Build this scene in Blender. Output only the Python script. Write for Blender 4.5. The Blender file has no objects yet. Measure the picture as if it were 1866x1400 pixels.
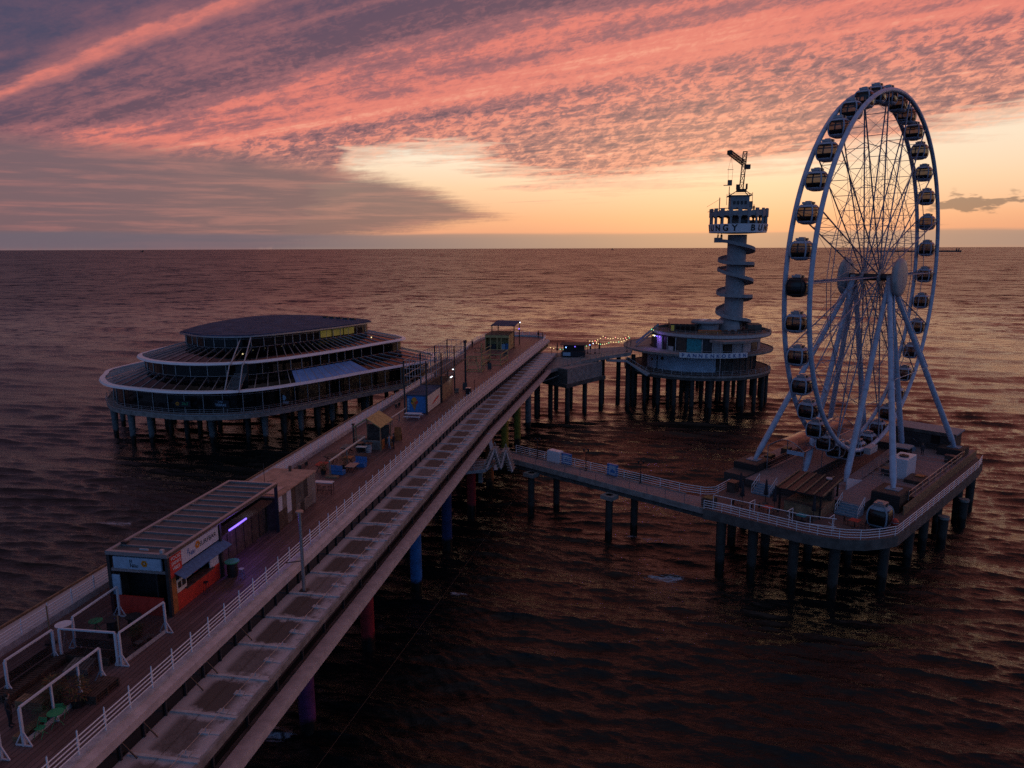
import bpy, bmesh, math, random
import numpy as np
from mathutils import Vector, Matrix
random.seed(7)
SC = bpy.context.scene
COL = SC.collection
PI = math.pi
R = math.radians

# ------------------------------------------------------------------ camera
# world axes: +Y runs along the main pier out to sea, +X to its right, z=0 is the sea
cam_d = bpy.data.cameras.new("camera")
cam_d.sensor_width = 36.0
cam_d.lens = 36.0 * 1320 / 1866
cam_d.clip_start = 0.5
cam_d.clip_end = 120000
cam = bpy.data.objects.new("camera", cam_d)
COL.objects.link(cam)
HEAD = R(9.586)
PITCH = math.atan(247.5 / 1320)
cam.matrix_world = (Matrix.Translation((0, 0, 36)) @ Matrix.Rotation(HEAD, 4, 'Z')
                    @ Matrix.Rotation(PI / 2 - PITCH, 4, 'X') @ Matrix.Rotation(0.0033 * -1, 4, 'Z'))
SC.camera = cam
SC.view_settings.view_transform = 'Standard'
SC.view_settings.look = 'None'
SC.view_settings.exposure = 0
SC.view_settings.gamma = 1
SC.cycles.use_denoising = False
SC.cycles.max_bounces = 6
SC.cycles.transparent_max_bounces = 24
SC.cycles.caustics_reflective = False
SC.cycles.caustics_refractive = False
SC.cycles.sample_clamp_indirect = 3.0

# ------------------------------------------------------------------ small node language
class V:
    """a socket (or a number) with arithmetic that writes Math nodes"""
    nt = None
    def __init__(s, k): s.k = k
    @staticmethod
    def op(o, *a, clamp=False):
        n = V.nt.nodes.new('ShaderNodeMath'); n.operation = o; n.use_clamp = clamp
        for i, q in enumerate(a):
            q = q.k if isinstance(q, V) else q
            if isinstance(q, (int, float)): n.inputs[i].default_value = q
            else: V.nt.links.new(q, n.inputs[i])
        return V(n.outputs[0])
    def __add__(s, o): return V.op('ADD', s, o)
    __radd__ = __add__
    def __sub__(s, o): return V.op('SUBTRACT', s, o)
    def __rsub__(s, o): return V.op('SUBTRACT', o, s)
    def __mul__(s, o): return V.op('MULTIPLY', s, o)
    __rmul__ = __mul__
    def __truediv__(s, o): return V.op('DIVIDE', s, o)
    def __rtruediv__(s, o): return V.op('DIVIDE', o, s)
def clamp01(a): return V.op('ADD', a, 0.0, clamp=True)
def vmax(a, b): return V.op('MAXIMUM', a, b)
def vmin(a, b): return V.op('MINIMUM', a, b)
def smooth(x, a, b):
    n = V.nt.nodes.new('ShaderNodeMapRange'); n.interpolation_type = 'SMOOTHSTEP'
    V.nt.links.new(x.k, n.inputs[0])
    for i, q in ((1, a), (2, b)):
        if isinstance(q, V): V.nt.links.new(q.k, n.inputs[i])
        else: n.inputs[i].default_value = q
    return V(n.outputs[0])
def xyz(a, b, c=0.0):
    n = V.nt.nodes.new('ShaderNodeCombineXYZ')
    for i, q in enumerate((a, b, c)):
        if isinstance(q, V): V.nt.links.new(q.k, n.inputs[i])
        else: n.inputs[i].default_value = q
    return V(n.outputs[0])
def noise(vec, scale=1.0, detail=4.0, rough=0.55, dist=0.0, lac=2.0):
    n = V.nt.nodes.new('ShaderNodeTexNoise')
    V.nt.links.new(vec.k, n.inputs['Vector'])
    n.inputs['Scale'].default_value = scale; n.inputs['Detail'].default_value = detail
    n.inputs['Roughness'].default_value = rough; n.inputs['Distortion'].default_value = dist
    n.inputs['Lacunarity'].default_value = lac
    return V(n.outputs[0])
def ramp(x, stops, mode='EASE'):
    n = V.nt.nodes.new('ShaderNodeValToRGB'); n.color_ramp.interpolation = mode
    e = n.color_ramp.elements
    while len(e) < len(stops): e.new(0.5)
    for el, (p, c) in zip(e, stops):
        el.position = p
        el.color = (c[0], c[1], c[2], 1) if isinstance(c, tuple) else (c, c, c, 1)
    V.nt.links.new(x.k, n.inputs[0])
    return V(n.outputs[0])
def rampx(x, lo, hi, stops, mode='EASE'):
    return ramp((x - lo) / (hi - lo), [((p - lo) / (hi - lo), c) for p, c in stops], mode)
def mix(f, a, b, blend='MIX'):
    n = V.nt.nodes.new('ShaderNodeMix'); n.data_type = 'RGBA'; n.blend_type = blend
    for i, q in ((0, f), (6, a), (7, b)):
        if isinstance(q, V): V.nt.links.new(q.k, n.inputs[i])
        elif isinstance(q, tuple): n.inputs[i].default_value = (q[0], q[1], q[2], 1)
        else: n.inputs[i].default_value = q
    return V(n.outputs[2])

# ------------------------------------------------------------------ sky (world)
def build_world():
    w = bpy.data.worlds.new("World"); SC.world = w; w.use_nodes = True
    nt = w.node_tree; V.nt = nt
    for n in list(nt.nodes): nt.nodes.remove(n)
    tc = nt.nodes.new('ShaderNodeTexCoord')
    rot = nt.nodes.new('ShaderNodeMapping'); rot.vector_type = 'POINT'
    rot.inputs['Rotation'].default_value = (0, 0, -HEAD)
    nt.links.new(tc.outputs['Generated'], rot.inputs['Vector'])
    sp = nt.nodes.new('ShaderNodeSeparateXYZ'); nt.links.new(rot.outputs[0], sp.inputs[0])
    x, y, z = (V(sp.outputs[i]) for i in range(3))
    A = V.op('ARCTAN2', x, y) * (180 / PI)          # degrees right of the middle of the sunset
    E = V.op('ARCSINE', z) * (180 / PI)             # elevation in degrees
    zc = vmax(z, 0.012)
    px, py = x / zc, y / zc                         # a flat cloud sheet overhead
    ang = R(-52)
    L = px * math.sin(ang) + py * math.cos(ang)     # along the cloud streets
    C = px * math.cos(ang) - py * math.sin(ang)     # across them
    big = noise(xyz(L * 0.10, C * 0.35), 1.0, 5, 0.6)
    mid = noise(xyz(L * 0.45, C * 1.5, 3.0), 1.0, 6, 0.62, 0.6)
    tilt = E * 1.55 - A * 0.34
    cell = noise(xyz(A * 0.80, tilt * 1.15, 8.0), 1.0, 7.0, 0.64, 0.8)
    cellb = noise(xyz(A * 1.5, tilt * 2.3, 31.0), 1.0, 5.0, 0.62, 0.9)
    cell2 = noise(xyz(L * 0.75, C * 2.3, 14.0), 1.0, 7.0, 0.64, 0.9)
    strk = noise(xyz(L * 0.30, C * 3.4, 6.0), 1.0, 5, 0.6, 0.3)
    fine = noise(xyz(L * 5.0, C * 9.0, 5.0), 1.0, 3, 0.6)
    hz = noise(xyz(A * 0.05, E * 0.75, 2.0), 1.0, 6, 0.6, 0.5)   # long flat wisps near the horizon
    hz2 = noise(xyz(A * 0.11, E * 1.6, 9.0), 1.0, 6, 0.62, 0.4)
    # --- clear sky behind the clouds
    clear = rampx(E, -2, 40, [(-2, (.24, .17, .15)), (0.0, (.30, .21, .185)), (0.75, (.44, .25, .20)), (1.0, (.78, .34, .20)), (2.2, (.90, .44, .235)),
                              (4.5, (.95, .63, .385)), (7.2, (1.0, .84, .65)), (10, (.95, .82, .71)), (16, (.40, .38, .46)), (40, (.10, .12, .22))], 'LINEAR')
    left = smooth(A + (hz - 0.5) * 14, -6, -20)
    clear = mix(left * smooth(E, 5.0, 0.6) * 0.6, clear, (.34, .20, .18))
    cr = smooth(A, 14, 34) * smooth(E, 3.4, 0.4)
    clear = mix(cr * 0.35, clear, (.72, .34, .19))
    clear = mix(smooth(A, 6, 34) * smooth(E, 1.5, 8.0) * 0.45, clear, (.86, .63, .42))
    # --- the cloud deck
    Aw = A + (hz - 0.5) * 9 + (mid - 0.5) * 6 + (hz2 - 0.5) * 5
    Eb = rampx(Aw, -40, 40, [(-40, 0.0), (-17.5, 0.0), (-15, 0.30), (-12, 0.55), (-8, 0.615), (-4, 0.60), (-1.5, 0.52), (2, 0.44), (7, 0.405), (11, 0.45),
                            (18, 0.51), (27, 0.595), (36, 0.70), (40, 0.72)], 'LINEAR') * 13.0 - 1.0
    edge = E - Eb + (mid - 0.5) * 3.2 + (hz2 - 0.5) * 4.6 + (cellb - 0.5) * 0.8 + (fine - 0.5) * 0.5
    deck = smooth(edge, -0.9, 1.5)
    # colour of the deck by street, warped
    wq = smooth(C, 1.3, 3.0) * 0.72 + 0.28
    Cw = C + ((mid - 0.5) * 0.80 + (big - 0.5) * 0.75 + (strk - 0.5) * 0.30) * wq + (fine - 0.5) * 0.10
    slate, purple, coral, peach = (.050, .056, .115), (.140, .072, .105), (.76, .205, .160), (.84, .335, .225)
    lit = rampx(Cw, 0, 12, [(0, 0.06), (1.5, 0.04), (1.78, 0.18), (1.84, 0.66), (1.89, 0.60), (1.98, 0.12), (2.6, 0.16), (2.9, 0.36), (3.3, 0.56), (3.62, 0.78), (3.9, 0.90), (4.1, 0.46), (4.8, 0.42),
                            (6.5, 0.47), (9, 0.54), (12, 0.58)], 'LINEAR')
    cellf = smooth(cell * 0.55 + cellb * 0.45 + (fine - 0.5) * 0.12, 0.34, 0.64)
    amp = rampx(C, 0, 12, [(0, 0.05), (1.7, 0.12), (2.1, 0.30), (2.6, 0.62), (3.3, 0.60), (3.8, 0.34), (4.2, 0.60), (8, 0.66), (12, 0.45)], 'LINEAR')
    strk2 = noise(xyz(L * 0.16, C * 6.5, 16.0), 1.0, 4, 0.6, 0.2)
    t = lit * 0.80 + 0.06 + (cellf - 0.5) * amp * (smooth(C, 3.2, 4.6) * 0.62 + 0.42) + (cell2 - 0.5) * 1.35 * amp + (mid - 0.5) * (smooth(C, 1.0, 2.3) * 0.6 + 0.06) + ((strk - 0.5) * 0.75 + (strk2 - 0.5) * 0.45) * smooth(C, 1.2, 2.2)
    t = clamp01(t)
    lowleft = smooth(A + (hz - 0.5) * 16, 2, -24) * smooth(E + (hz2 - 0.5) * 2.0, 7.4, 4.2)
    wis = smooth(hz2 * 0.6 + hz * 0.4, 0.46, 0.70)
    t = t * (1 - lowleft) + lowleft * (0.12 + wis * 0.14 + clamp01((mid - 0.30) * 0.55))
    dark = mix(smooth(C, 1.2, 2.8), slate, purple)
    dark = mix(smooth(C, 3.6, 6.0), dark, (.215, .115, .130))
    dark = mix(lowleft, dark, (.190, .105, .122))
    dark = mix(smooth(A, -10, -36) * smooth(E, 3.0, 0.2), dark, (.135, .095, .130))
    nearsun = smooth(C, 3.2, 6.5)
    rose = mix(nearsun, (.33, .125, .140), (.43, .190, .165))
    rose = mix(lowleft, rose, (.34, .155, .150))
    warm = mix(nearsun, coral, peach)
    warm = mix(lowleft, warm, (.60, .23, .18))
    pale = mix(nearsun, (.88, .33, .23), (.95, .50, .33))
    col = mix(smooth(t, 0.00, 0.40), dark, rose)
    col = mix(smooth(t, 0.34, 0.72), col, warm)
    col = mix(smooth(t, 0.70, 1.05), col, pale)
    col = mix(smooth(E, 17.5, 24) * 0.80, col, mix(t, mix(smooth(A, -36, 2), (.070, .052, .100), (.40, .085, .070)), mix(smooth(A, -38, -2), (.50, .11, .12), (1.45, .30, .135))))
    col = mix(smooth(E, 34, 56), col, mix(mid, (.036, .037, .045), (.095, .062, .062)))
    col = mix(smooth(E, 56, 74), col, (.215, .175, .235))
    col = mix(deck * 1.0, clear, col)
    # bright rims where the deck thins out over the clear strip
    rim = smooth(edge, -0.25, 0.45) * smooth(edge, 1.5, 0.5) * smooth(A, -24, -10)
    col = mix(rim * 0.45, col, (1.0, .60, .40))
    # --- the grey-mauve tongue reaching in from the left under the clear patch
    up = rampx(A, -40, 10, [(-40, 0.62), (-20, 0.56), (-14, 0.50), (-10, 0.47), (-6, 0.37), (-3, 0.26), (-0.6, 0.195), (1.5, 0.16), (10, 0.1)], 'LINEAR') * 12
    lo = rampx(A, -40, 10, [(-40, -0.2), (-18, -0.15), (-14, 0.045), (-10, 0.085), (-6, 0.125), (-2, 0.165), (-0.6, 0.180), (3, 0.22), (10, 0.25)], 'LINEAR') * 12
    tn = (hz2 - 0.5) * 1.5 + (hz - 0.5) * 1.2
    tn = tn + (mid - 0.5) * 1.6 + (cellb - 0.5) * 0.5
    tong = smooth(up - E + tn, -0.5, 1.0) * smooth(E - lo + tn * 0.8, -0.3, 0.7)
    tcol = mix(smooth(hz2, 0.42, 0.66), (.215, .128, .130), (.38, .180, .155))
    tcol = mix(smooth(A, -12, -34), tcol, mix(smooth(hz2, 0.45, 0.68), (.175, .108, .130), (.31, .140, .145)))
    col = mix(tong * 0.93, col, tcol)
    # thin grey bank lying on the horizon, and small dark clouds to the right
    bank = smooth(E + (hz - 0.5) * 0.5, 1.25, 0.95)
    bcol = mix(smooth(A, -22, 4), (.135, .115, .155), (.33, .235, .20))
    col = mix(bank * 0.8 * smooth(E, -0.3, 0.25), col, bcol)
    pn = noise(xyz(A * 0.30, E * 0.9, 20.0), 1.0, 4, 0.6)
    puff = smooth(pn, 0.53, 0.60) * smooth(A, 26.5, 29) * smooth(E, 1.2, 1.8) * smooth(E, 4.0, 3.1)
    col = mix(puff * 0.8, col, (.20, .13, .11))
    # --- east side behind the camera: blue dusk
    east = smooth(y, 0.10, -0.55)
    ecol = rampx(E, 0, 90, [(0, (.075, .150, .330)), (20, (.095, .200, .440)), (52, (.070, .090, .150)), (70, (.16, .155, .23)), (90, (.20, .17, .23))], 'LINEAR')
    col = mix(east * smooth(E, 82, 50), col, ecol)
    bg = nt.nodes.new('ShaderNodeBackground'); out = nt.nodes.new('ShaderNodeOutputWorld')
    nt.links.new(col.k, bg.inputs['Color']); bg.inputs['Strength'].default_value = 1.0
    # a little physical twilight from the sky texture under the clouds
    sky = nt.nodes.new('ShaderNodeTexSky'); sky.sky_type = 'NISHITA'; sky.sun_disc = False
    sky.sun_elevation = R(6); sky.sun_rotation = -HEAD + R(16)
    bg2 = nt.nodes.new('ShaderNodeBackground'); bg2.inputs['Strength'].default_value = 0.004
    nt.links.new(sky.outputs[0], bg2.inputs['Color'])
    ad = nt.nodes.new('ShaderNodeAddShader')
    nt.links.new(bg.outputs[0], ad.inputs[0]); nt.links.new(bg2.outputs[0], ad.inputs[1])
    nt.links.new(ad.outputs[0], out.inputs[0])
    w.cycles.sampling_method = 'MANUAL'; w.cycles.sample_map_resolution = 1024
build_world()
sd = bpy.data.lights.new("sun", 'SUN'); sd.energy = 0.06; sd.angle = R(70); sd.color = (1.0, .42, .20)
so = bpy.data.objects.new("sun", sd); COL.objects.link(so)
_saz = HEAD - R(16)      # counter-clockwise from +Y
so.rotation_euler = Vector((math.sin(_saz) * math.cos(R(6)), -math.cos(_saz) * math.cos(R(6)), -math.sin(R(6)))).to_track_quat('-Z', 'Y').to_euler()

# ------------------------------------------------------------------ materials
def mat(name, col, rough=0.6, metal=0.0, var=0.25, scale=3.0, bump=0.0, spec=0.5, emit=None, estr=0.0, detail=5):
    m = bpy.data.materials.new(name); m.use_nodes = True
    nt = m.node_tree; V.nt = nt
    b = nt.nodes['Principled BSDF']
    b.inputs['Roughness'].default_value = rough; b.inputs['Metallic'].default_value = metal
    b.inputs['Specular IOR Level'].default_value = spec
    tc = nt.nodes.new('ShaderNodeTexCoord'); P = V(tc.outputs['Object'])
    n = noise(P, scale, detail, 0.62)
    lo = tuple(c * (1 - var) for c in col); hi = tuple(min(1, c * (1 + var)) for c in col)
    c = mix(smooth(n, 0.3, 0.7), lo, hi)
    nt.links.new(c.k, b.inputs['Base Color'])
    if bump:
        bn = nt.nodes.new('ShaderNodeBump'); bn.inputs['Strength'].default_value = bump; bn.inputs['Distance'].default_value = 0.03
        nt.links.new(n.k, bn.inputs['Height']); nt.links.new(bn.outputs[0], b.inputs['Normal'])
    if emit:
        b.inputs['Emission Color'].default_value = (*emit, 1); b.inputs['Emission Strength'].default_value = estr
    return m
# ------------------------------------------------------------------ water
def build_water():
    rng = np.random.default_rng(11)
    da = R(0.085)
    fine = np.arange(-R(43), R(43), da)
    coarse = np.linspace(R(43), 2 * PI - R(43), 90)
    az = np.concatenate([fine, coarse])
    az_sp = np.concatenate([np.full(len(fine), da), np.full(len(coarse), coarse[1] - coarse[0])])
    H = 36.0
    dl = []; d_ = R(60)
    while d_ > R(2.6):
        dl.append(d_); r_ = H / math.tan(d_); d_ -= max(R(0.045), 0.16 * H / (r_ * r_ + H * H))
    dep = np.array(dl)
    r1 = H / np.tan(dep)
    r = np.concatenate([[8.0, 14.0], r1, np.geomspace(r1[-1] * 1.05, 70000, 60)])
    dr = np.gradient(r)
    th = az[None, :]; rr = r[:, None]
    a0 = HEAD
    X = rr * np.sin(th - a0); Y = rr * np.cos(th - a0)
    spc = np.maximum(dr[:, None], rr * az_sp[None, :])
    Z = np.zeros_like(X); DX = np.zeros_like(X); DY = np.zeros_like(X)
    nw = 150
    lam = np.concatenate([np.exp(rng.uniform(np.log(0.5), np.log(1.2), 40)), np.exp(rng.uniform(np.log(1.2), np.log(4.0), 70)), np.exp(rng.uniform(np.log(4.0), np.log(11.0), 33)), rng.uniform(15, 32, 7)])
    base = R(-90) - a0 + R(8)                       # waves run in towards the shore, out of the view
    for i in range(nw):
        d = base + rng.normal(0, R(10) if lam[i] > 2 else R(18))
        k = 2 * PI / lam[i]
        # slope per component, weaker for the shortest and the longest
        s = 0.046 if lam[i] < 1.2 else (0.052 if lam[i] < 4.0 else (0.026 if lam[i] < 12 else 0.042))
        a = s / k * rng.uniform(0.6, 1.3)
        ph = rng.uniform(0, 2 * PI)
        kx, ky = k * math.cos(d), k * math.sin(d)
        g = np.clip((lam[i] / spc - 2.0) / 1.6, 0, 1)
        arg = kx * X + ky * Y + ph
        Z += g * a * np.cos(arg)
        DX -= g * a * 0.75 * math.cos(d) * np.sin(arg); DY -= g * a * 0.75 * math.sin(d) * np.sin(arg)
    # patches of rougher and calmer water
    pat = 0.75 + 0.3 * np.sin(X * 0.05 + 1.3 * np.sin(Y * 0.031)) * np.sin(Y * 0.043 + np.sin(X * 0.027))
    Z *= pat
    co = np.stack([X + DX, Y + DY, Z], -1).reshape(-1, 3)
    nr, na = X.shape
    idx = np.arange(nr * na).reshape(nr, na)
    nxt = np.roll(idx, -1, axis=1)
    q = np.stack([idx[:-1], nxt[:-1], nxt[1:], idx[1:]], -1).reshape(-1, 4)[:, ::-1]
    co = np.concatenate([co, [[0, 0, 0]]]); c0 = len(co) - 1
    tri = np.stack([np.full(na, c0), nxt[0], idx[0]], -1)[:, ::-1]
    me = bpy.data.meshes.new("water")
    me.vertices.add(len(co)); me.vertices.foreach_set("co", co.astype(np.float32).ravel())
    loops = np.concatenate([q.ravel(), tri.ravel()])
    ls = np.concatenate([np.arange(len(q)) * 4, len(q) * 4 + np.arange(len(tri)) * 3])
    me.loops.add(len(loops)); me.loops.foreach_set("vertex_index", loops.astype(np.int32))
    me.polygons.add(len(ls)); me.polygons.foreach_set("loop_start", ls.astype(np.int32))
    me.update(calc_edges=True); me.validate()
    me.shade_smooth()
    if me.polygons[0].normal.z < 0: me.flip_normals()
    o = bpy.data.objects.new("water", me); COL.objects.link(o); o['kind'] = 'structure'
    m = bpy.data.materials.new("sea_water"); m.use_nodes = True
    nt = m.node_tree; V.nt = nt; b = nt.nodes['Principled BSDF']
    geo = nt.nodes.new('ShaderNodeNewGeometry'); P = V(geo.outputs['Position'])
    sp = nt.nodes.new('ShaderNodeSeparateXYZ'); nt.links.new(P.k, sp.inputs[0])
    x, y = V(sp.outputs[0]), V(sp.outputs[1])
    dist = V.op('SQRT', x * x + y * y)
    n1 = noise(xyz(x * 0.8, y * 2.6), 1.0, 6, 0.66, 0.9)
    n2 = noise(xyz(x * 0.16, y * 0.42, 4.0), 1.0, 4, 0.6, 0.6)
    bn = nt.nodes.new('ShaderNodeBump'); bn.inputs['Strength'].default_value = 1.0; bn.inputs['Distance'].default_value = 0.11
    h = n1 + n2 * 0.7
    nt.links.new(h.k, bn.inputs['Height'])
    # slopes of the waves that are too small for the mesh at their distance
    t = (noise(xyz(x * 0.16, y * 0.40, 1.0), 1.0, 3, 0.6, 0.5) - 0.5) * smooth(dist, 180, 420) * 1.5
    t = t + (noise(xyz(x * 0.045, y * 0.11, 2.0), 1.0, 3, 0.6, 0.5) - 0.5) * smooth(dist, 260, 700) * 2.3
    t = t + (noise(xyz(x * 0.014, y * 0.034, 3.0), 1.0, 3, 0.6, 0.4) - 0.5) * smooth(dist, 300, 1200) * 2.3
    t = t + (noise(xyz(x * 0.0028, y * 0.0075, 5.0), 1.0, 3, 0.6, 0.4) - 0.5) * smooth(dist, 800, 4000) * 2.2
    tx = (noise(xyz(x * 0.09, y * 0.16, 6.0), 1.0, 3, 0.6, 0.4) - 0.5) * smooth(dist, 150, 400) * 0.35
    va = nt.nodes.new('ShaderNodeVectorMath'); va.operation = 'ADD'
    nt.links.new(bn.outputs[0], va.inputs[0]); nt.links.new(xyz(tx, t).k, va.inputs[1])
    vn = nt.nodes.new('ShaderNodeVectorMath'); vn.operation = 'NORMALIZE'
    nt.links.new(va.outputs[0], vn.inputs[0]); nt.links.new(vn.outputs[0], b.inputs['Normal'])
    # foam where swell breaks round the piles and further in
    f = None
    for (fx, fy, rx, ry) in FOAM:
        d = V.op('SQRT', ((x - fx) / rx) * ((x - fx) / rx) + ((y - fy) / ry) * ((y - fy) / ry))
        k = smooth(d, 1.0, 0.25)
        f = k if f is None else vmax(f, k)
    fn = noise(xyz(x * 0.9, y * 2.4, 11), 1.0, 6, 0.7, 1.2)
    foam = clamp01(smooth(f * 0.62 + (fn - 0.5) * 1.7, 0.46, 0.78))
    col = mix(foam, (.0050, .0080, .0080), (.34, .40, .48))
    nt.links.new(col.k, b.inputs['Base Color'])
    rg = foam * 0.7 + 0.06 + smooth(dist, 80, 260) * 0.05 + smooth(dist, 220, 700) * 0.22
    nt.links.new(rg.k, b.inputs['Roughness'])
    b.inputs['IOR'].default_value = 1.333
    me.materials.append(m)
FOAM = [(3.2, 87.2, 2.6, 0.9), (0.6, 87.8, 1.8, 0.6), (4.2, 77.6, 4.2, 1.5), (-25.5, 45.0, 2.6, 1.4), (-17.5, 68.8, 1.8, 0.6), (-68, 82, 5, 2.0), (-46, 46, 3.0, 1.4), (-44, 53, 3.0, 1.0), (-21, 40, 4.0, 2.0)]
build_water()
# ------------------------------------------------------------------ mesh helpers
class MB:
    """collects shapes; build() links them as ONE mesh object"""
    def __init__(s): s.v = []; s.f = []; s.m = []; s.cur = 0; s.sm = []
    def add(s, vs, fs, smooth=False):
        o = len(s.v); s.v += [tuple(p) for p in vs]
        for f in fs: s.f.append(tuple(o + i for i in f)); s.m.append(s.cur); s.sm.append(smooth)
        return s
    def box(s, c, d, rz=0.0):
        cx, cy, cz = c; hx, hy, hz = d[0] / 2, d[1] / 2, d[2] / 2
        co, si = math.cos(rz), math.sin(rz)
        vs = []
        for z in (-hz, hz):
            for x, y in ((-hx, -hy), (hx, -hy), (hx, hy), (-hx, hy)):
                vs.append((cx + x * co - y * si, cy + x * si + y * co, cz + z))
        return s.add(vs, [(3, 2, 1, 0), (4, 5, 6, 7), (0, 1, 5, 4), (1, 2, 6, 5), (2, 3, 7, 6), (3, 0, 4, 7)])
    def span(s, x0, x1, y0, y1, z0, z1):
        return s.box(((x0 + x1) / 2, (y0 + y1) / 2, (z0 + z1) / 2), (abs(x1 - x0), abs(y1 - y0), abs(z1 - z0)))
    def bar(s, a, b, w, h=None, up=(0, 0, 1)):
        a, b = Vector(a), Vector(b); h = h or w
        d = (b - a)
        if d.length < 1e-6: return s
        d.normalize(); u = Vector(up)
        if abs(d.dot(u)) > 0.99: u = Vector((1, 0, 0))
        x = d.cross(u).normalized(); y = x.cross(d)
        vs = []
        for p in (a, b):
            for i, j in ((-1, -1), (1, -1), (1, 1), (-1, 1)): vs.append(p + x * i * w / 2 + y * j * h / 2)
        return s.add(vs, [(3, 2, 1, 0), (4, 5, 6, 7), (0, 1, 5, 4), (1, 2, 6, 5), (2, 3, 7, 6), (3, 0, 4, 7)])
    def tube(s, pts, r, n=8, r2=None, closed=False, cap=True):
        pts = [Vector(p) for p in pts]; m = len(pts); vs = []; prev = None
        for i, p in enumerate(pts):
            if closed: d = pts[(i + 1) % m] - pts[i - 1]
            else: d = pts[min(i + 1, m - 1)] - pts[max(i - 1, 0)]
            d.normalize()
            if prev is None:
                u = Vector((0, 0, 1)) if abs(d.z) < 0.9 else Vector((1, 0, 0))
                x = d.cross(u).normalized()
            else:
                x = (prev - d * prev.dot(d)).normalized()
            prev = x; y = d.cross(x)
            rr = r if r2 is None else r + (r2 - r) * i / (m - 1)
            for k in range(n):
                t = 2 * PI * k / n; vs.append(p + x * rr * math.cos(t) + y * rr * math.sin(t))
        fs = []
        for i in range(m if closed else m - 1):
            a, b = i * n, ((i + 1) % m) * n
            for k in range(n): fs.append((a + k, a + (k + 1) % n, b + (k + 1) % n, b + k))
        s.add(vs, fs, True)
        if cap and not closed:
            s.add(vs[:n], [tuple(range(n - 1, -1, -1))]); s.add(vs[-n:], [tuple(range(n))])
        return s
    def lathe(s, prof, c=(0, 0, 0), n=24, smooth=True, a0=0.0, a1=2 * PI):
        full = abs(a1 - a0 - 2 * PI) < 1e-6; k = n if full else n + 1; vs = []
        for r, z in prof:
            for i in range(k):
                t = a0 + (a1 - a0) * i / n; vs.append((c[0] + r * math.cos(t), c[1] + r * math.sin(t), c[2] + z))
        fs = []
        for j in range(len(prof) - 1):
            for i in range(n):
                p, q = j * k + i, j * k + (i + 1) % k; fs.append((p, q, q + k, p + k))
        return s.add(vs, fs, smooth)
    def cyl(s, c, r, h, n=16, r2=None):
        r2 = r if r2 is None else r2
        s.lathe([(r, 0), (r2, h)], c, n)
        t = [(c[0] + q * math.cos(2 * PI * i / n), c[1] + q * math.sin(2 * PI * i / n), c[2] + z) for q, z in ((r, 0), (r2, h)) for i in range(n)]
        return s.add(t, [tuple(range(n - 1, -1, -1)), tuple(range(n, 2 * n))])
    def prism(s, pts, z0, z1):
        n = len(pts)
        area = sum(pts[i][0] * pts[(i + 1) % n][1] - pts[(i + 1) % n][0] * pts[i][1] for i in range(n))
        if area < 0: pts = pts[::-1]
        vs = [(x, y, z0) for x, y in pts] + [(x, y, z1) for x, y in pts]
        return s.add(vs, [tuple(range(n - 1, -1, -1)), tuple(range(n, 2 * n))] + [(i, (i + 1) % n, n + (i + 1) % n, n + i) for i in range(n)])
    def quad(s, a, b, c, d): return s.add([a, b, c, d], [(0, 1, 2, 3)])
    def slab(s, a, b, c, d, t):
        """a sheet with thickness t below it"""
        q = [Vector(p) for p in (a, b, c, d)]; n = (q[1] - q[0]).cross(q[3] - q[0]).normalized()
        lo = [p - n * t for p in q]
        return s.add(lo + q, [(3, 2, 1, 0), (4, 5, 6, 7), (0, 1, 5, 4), (1, 2, 6, 5), (2, 3, 7, 6), (3, 0, 4, 7)])
    def ribbon(s, pts, z0, z1, t, closed=False):
        """an upright wall along a plan line, t thick"""
        n = len(pts); P = [Vector((p[0], p[1], 0)) for p in pts]; off = []
        for i in range(n):
            d = (P[(i + 1) % n] - P[i - 1]) if closed else (P[min(i + 1, n - 1)] - P[max(i - 1, 0)])
            d.normalize(); off.append(Vector((d.y, -d.x, 0)) * t / 2)
        vs = []
        for i in range(n):
            for sg, z in ((1, z0), (-1, z0), (-1, z1), (1, z1)):
                q = P[i] + off[i] * sg; vs.append((q.x, q.y, z))
        fs = []
        for i in range(n if closed else n - 1):
            a, b = i * 4, ((i + 1) % n) * 4
            for k in range(4): fs.append((a + k, b + k, b + (k + 1) % 4, a + (k + 1) % 4))
        if not closed: fs += [(0, 1, 2, 3), ((n - 1) * 4 + 3, (n - 1) * 4 + 2, (n - 1) * 4 + 1, (n - 1) * 4)]
        return s.add(vs, fs)
    def ball(s, c, r, n=10, sz=1.0):
        pr = [(max(1e-4, r * math.sin(PI * i / n)), -r * sz * math.cos(PI * i / n)) for i in range(n + 1)]
        return s.lathe(pr, c, n + 4)
    def build(s, name, m, parent=None, loc=None, bevel=0.0):
        me = bpy.data.meshes.new(name); me.from_pydata(s.v, [], s.f)
        ms = m if isinstance(m, (list, tuple)) else [m]
        for q in ms: me.materials.append(q)
        me.polygons.foreach_set("use_smooth", s.sm)
        if len(ms) > 1: me.polygons.foreach_set("material_index", s.m)
        me.update()
        bm = bmesh.new(); bm.from_mesh(me); bmesh.ops.recalc_face_normals(bm, faces=bm.faces); bm.to_mesh(me); bm.free()
        o = bpy.data.objects.new(name, me); COL.objects.link(o)
        if parent: o.parent = parent
        if loc: o.location = loc
        if bevel:
            md = o.modifiers.new("bevel", 'BEVEL'); md.width = bevel; md.segments = 2; md.limit_method = 'ANGLE'
        return o

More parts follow.
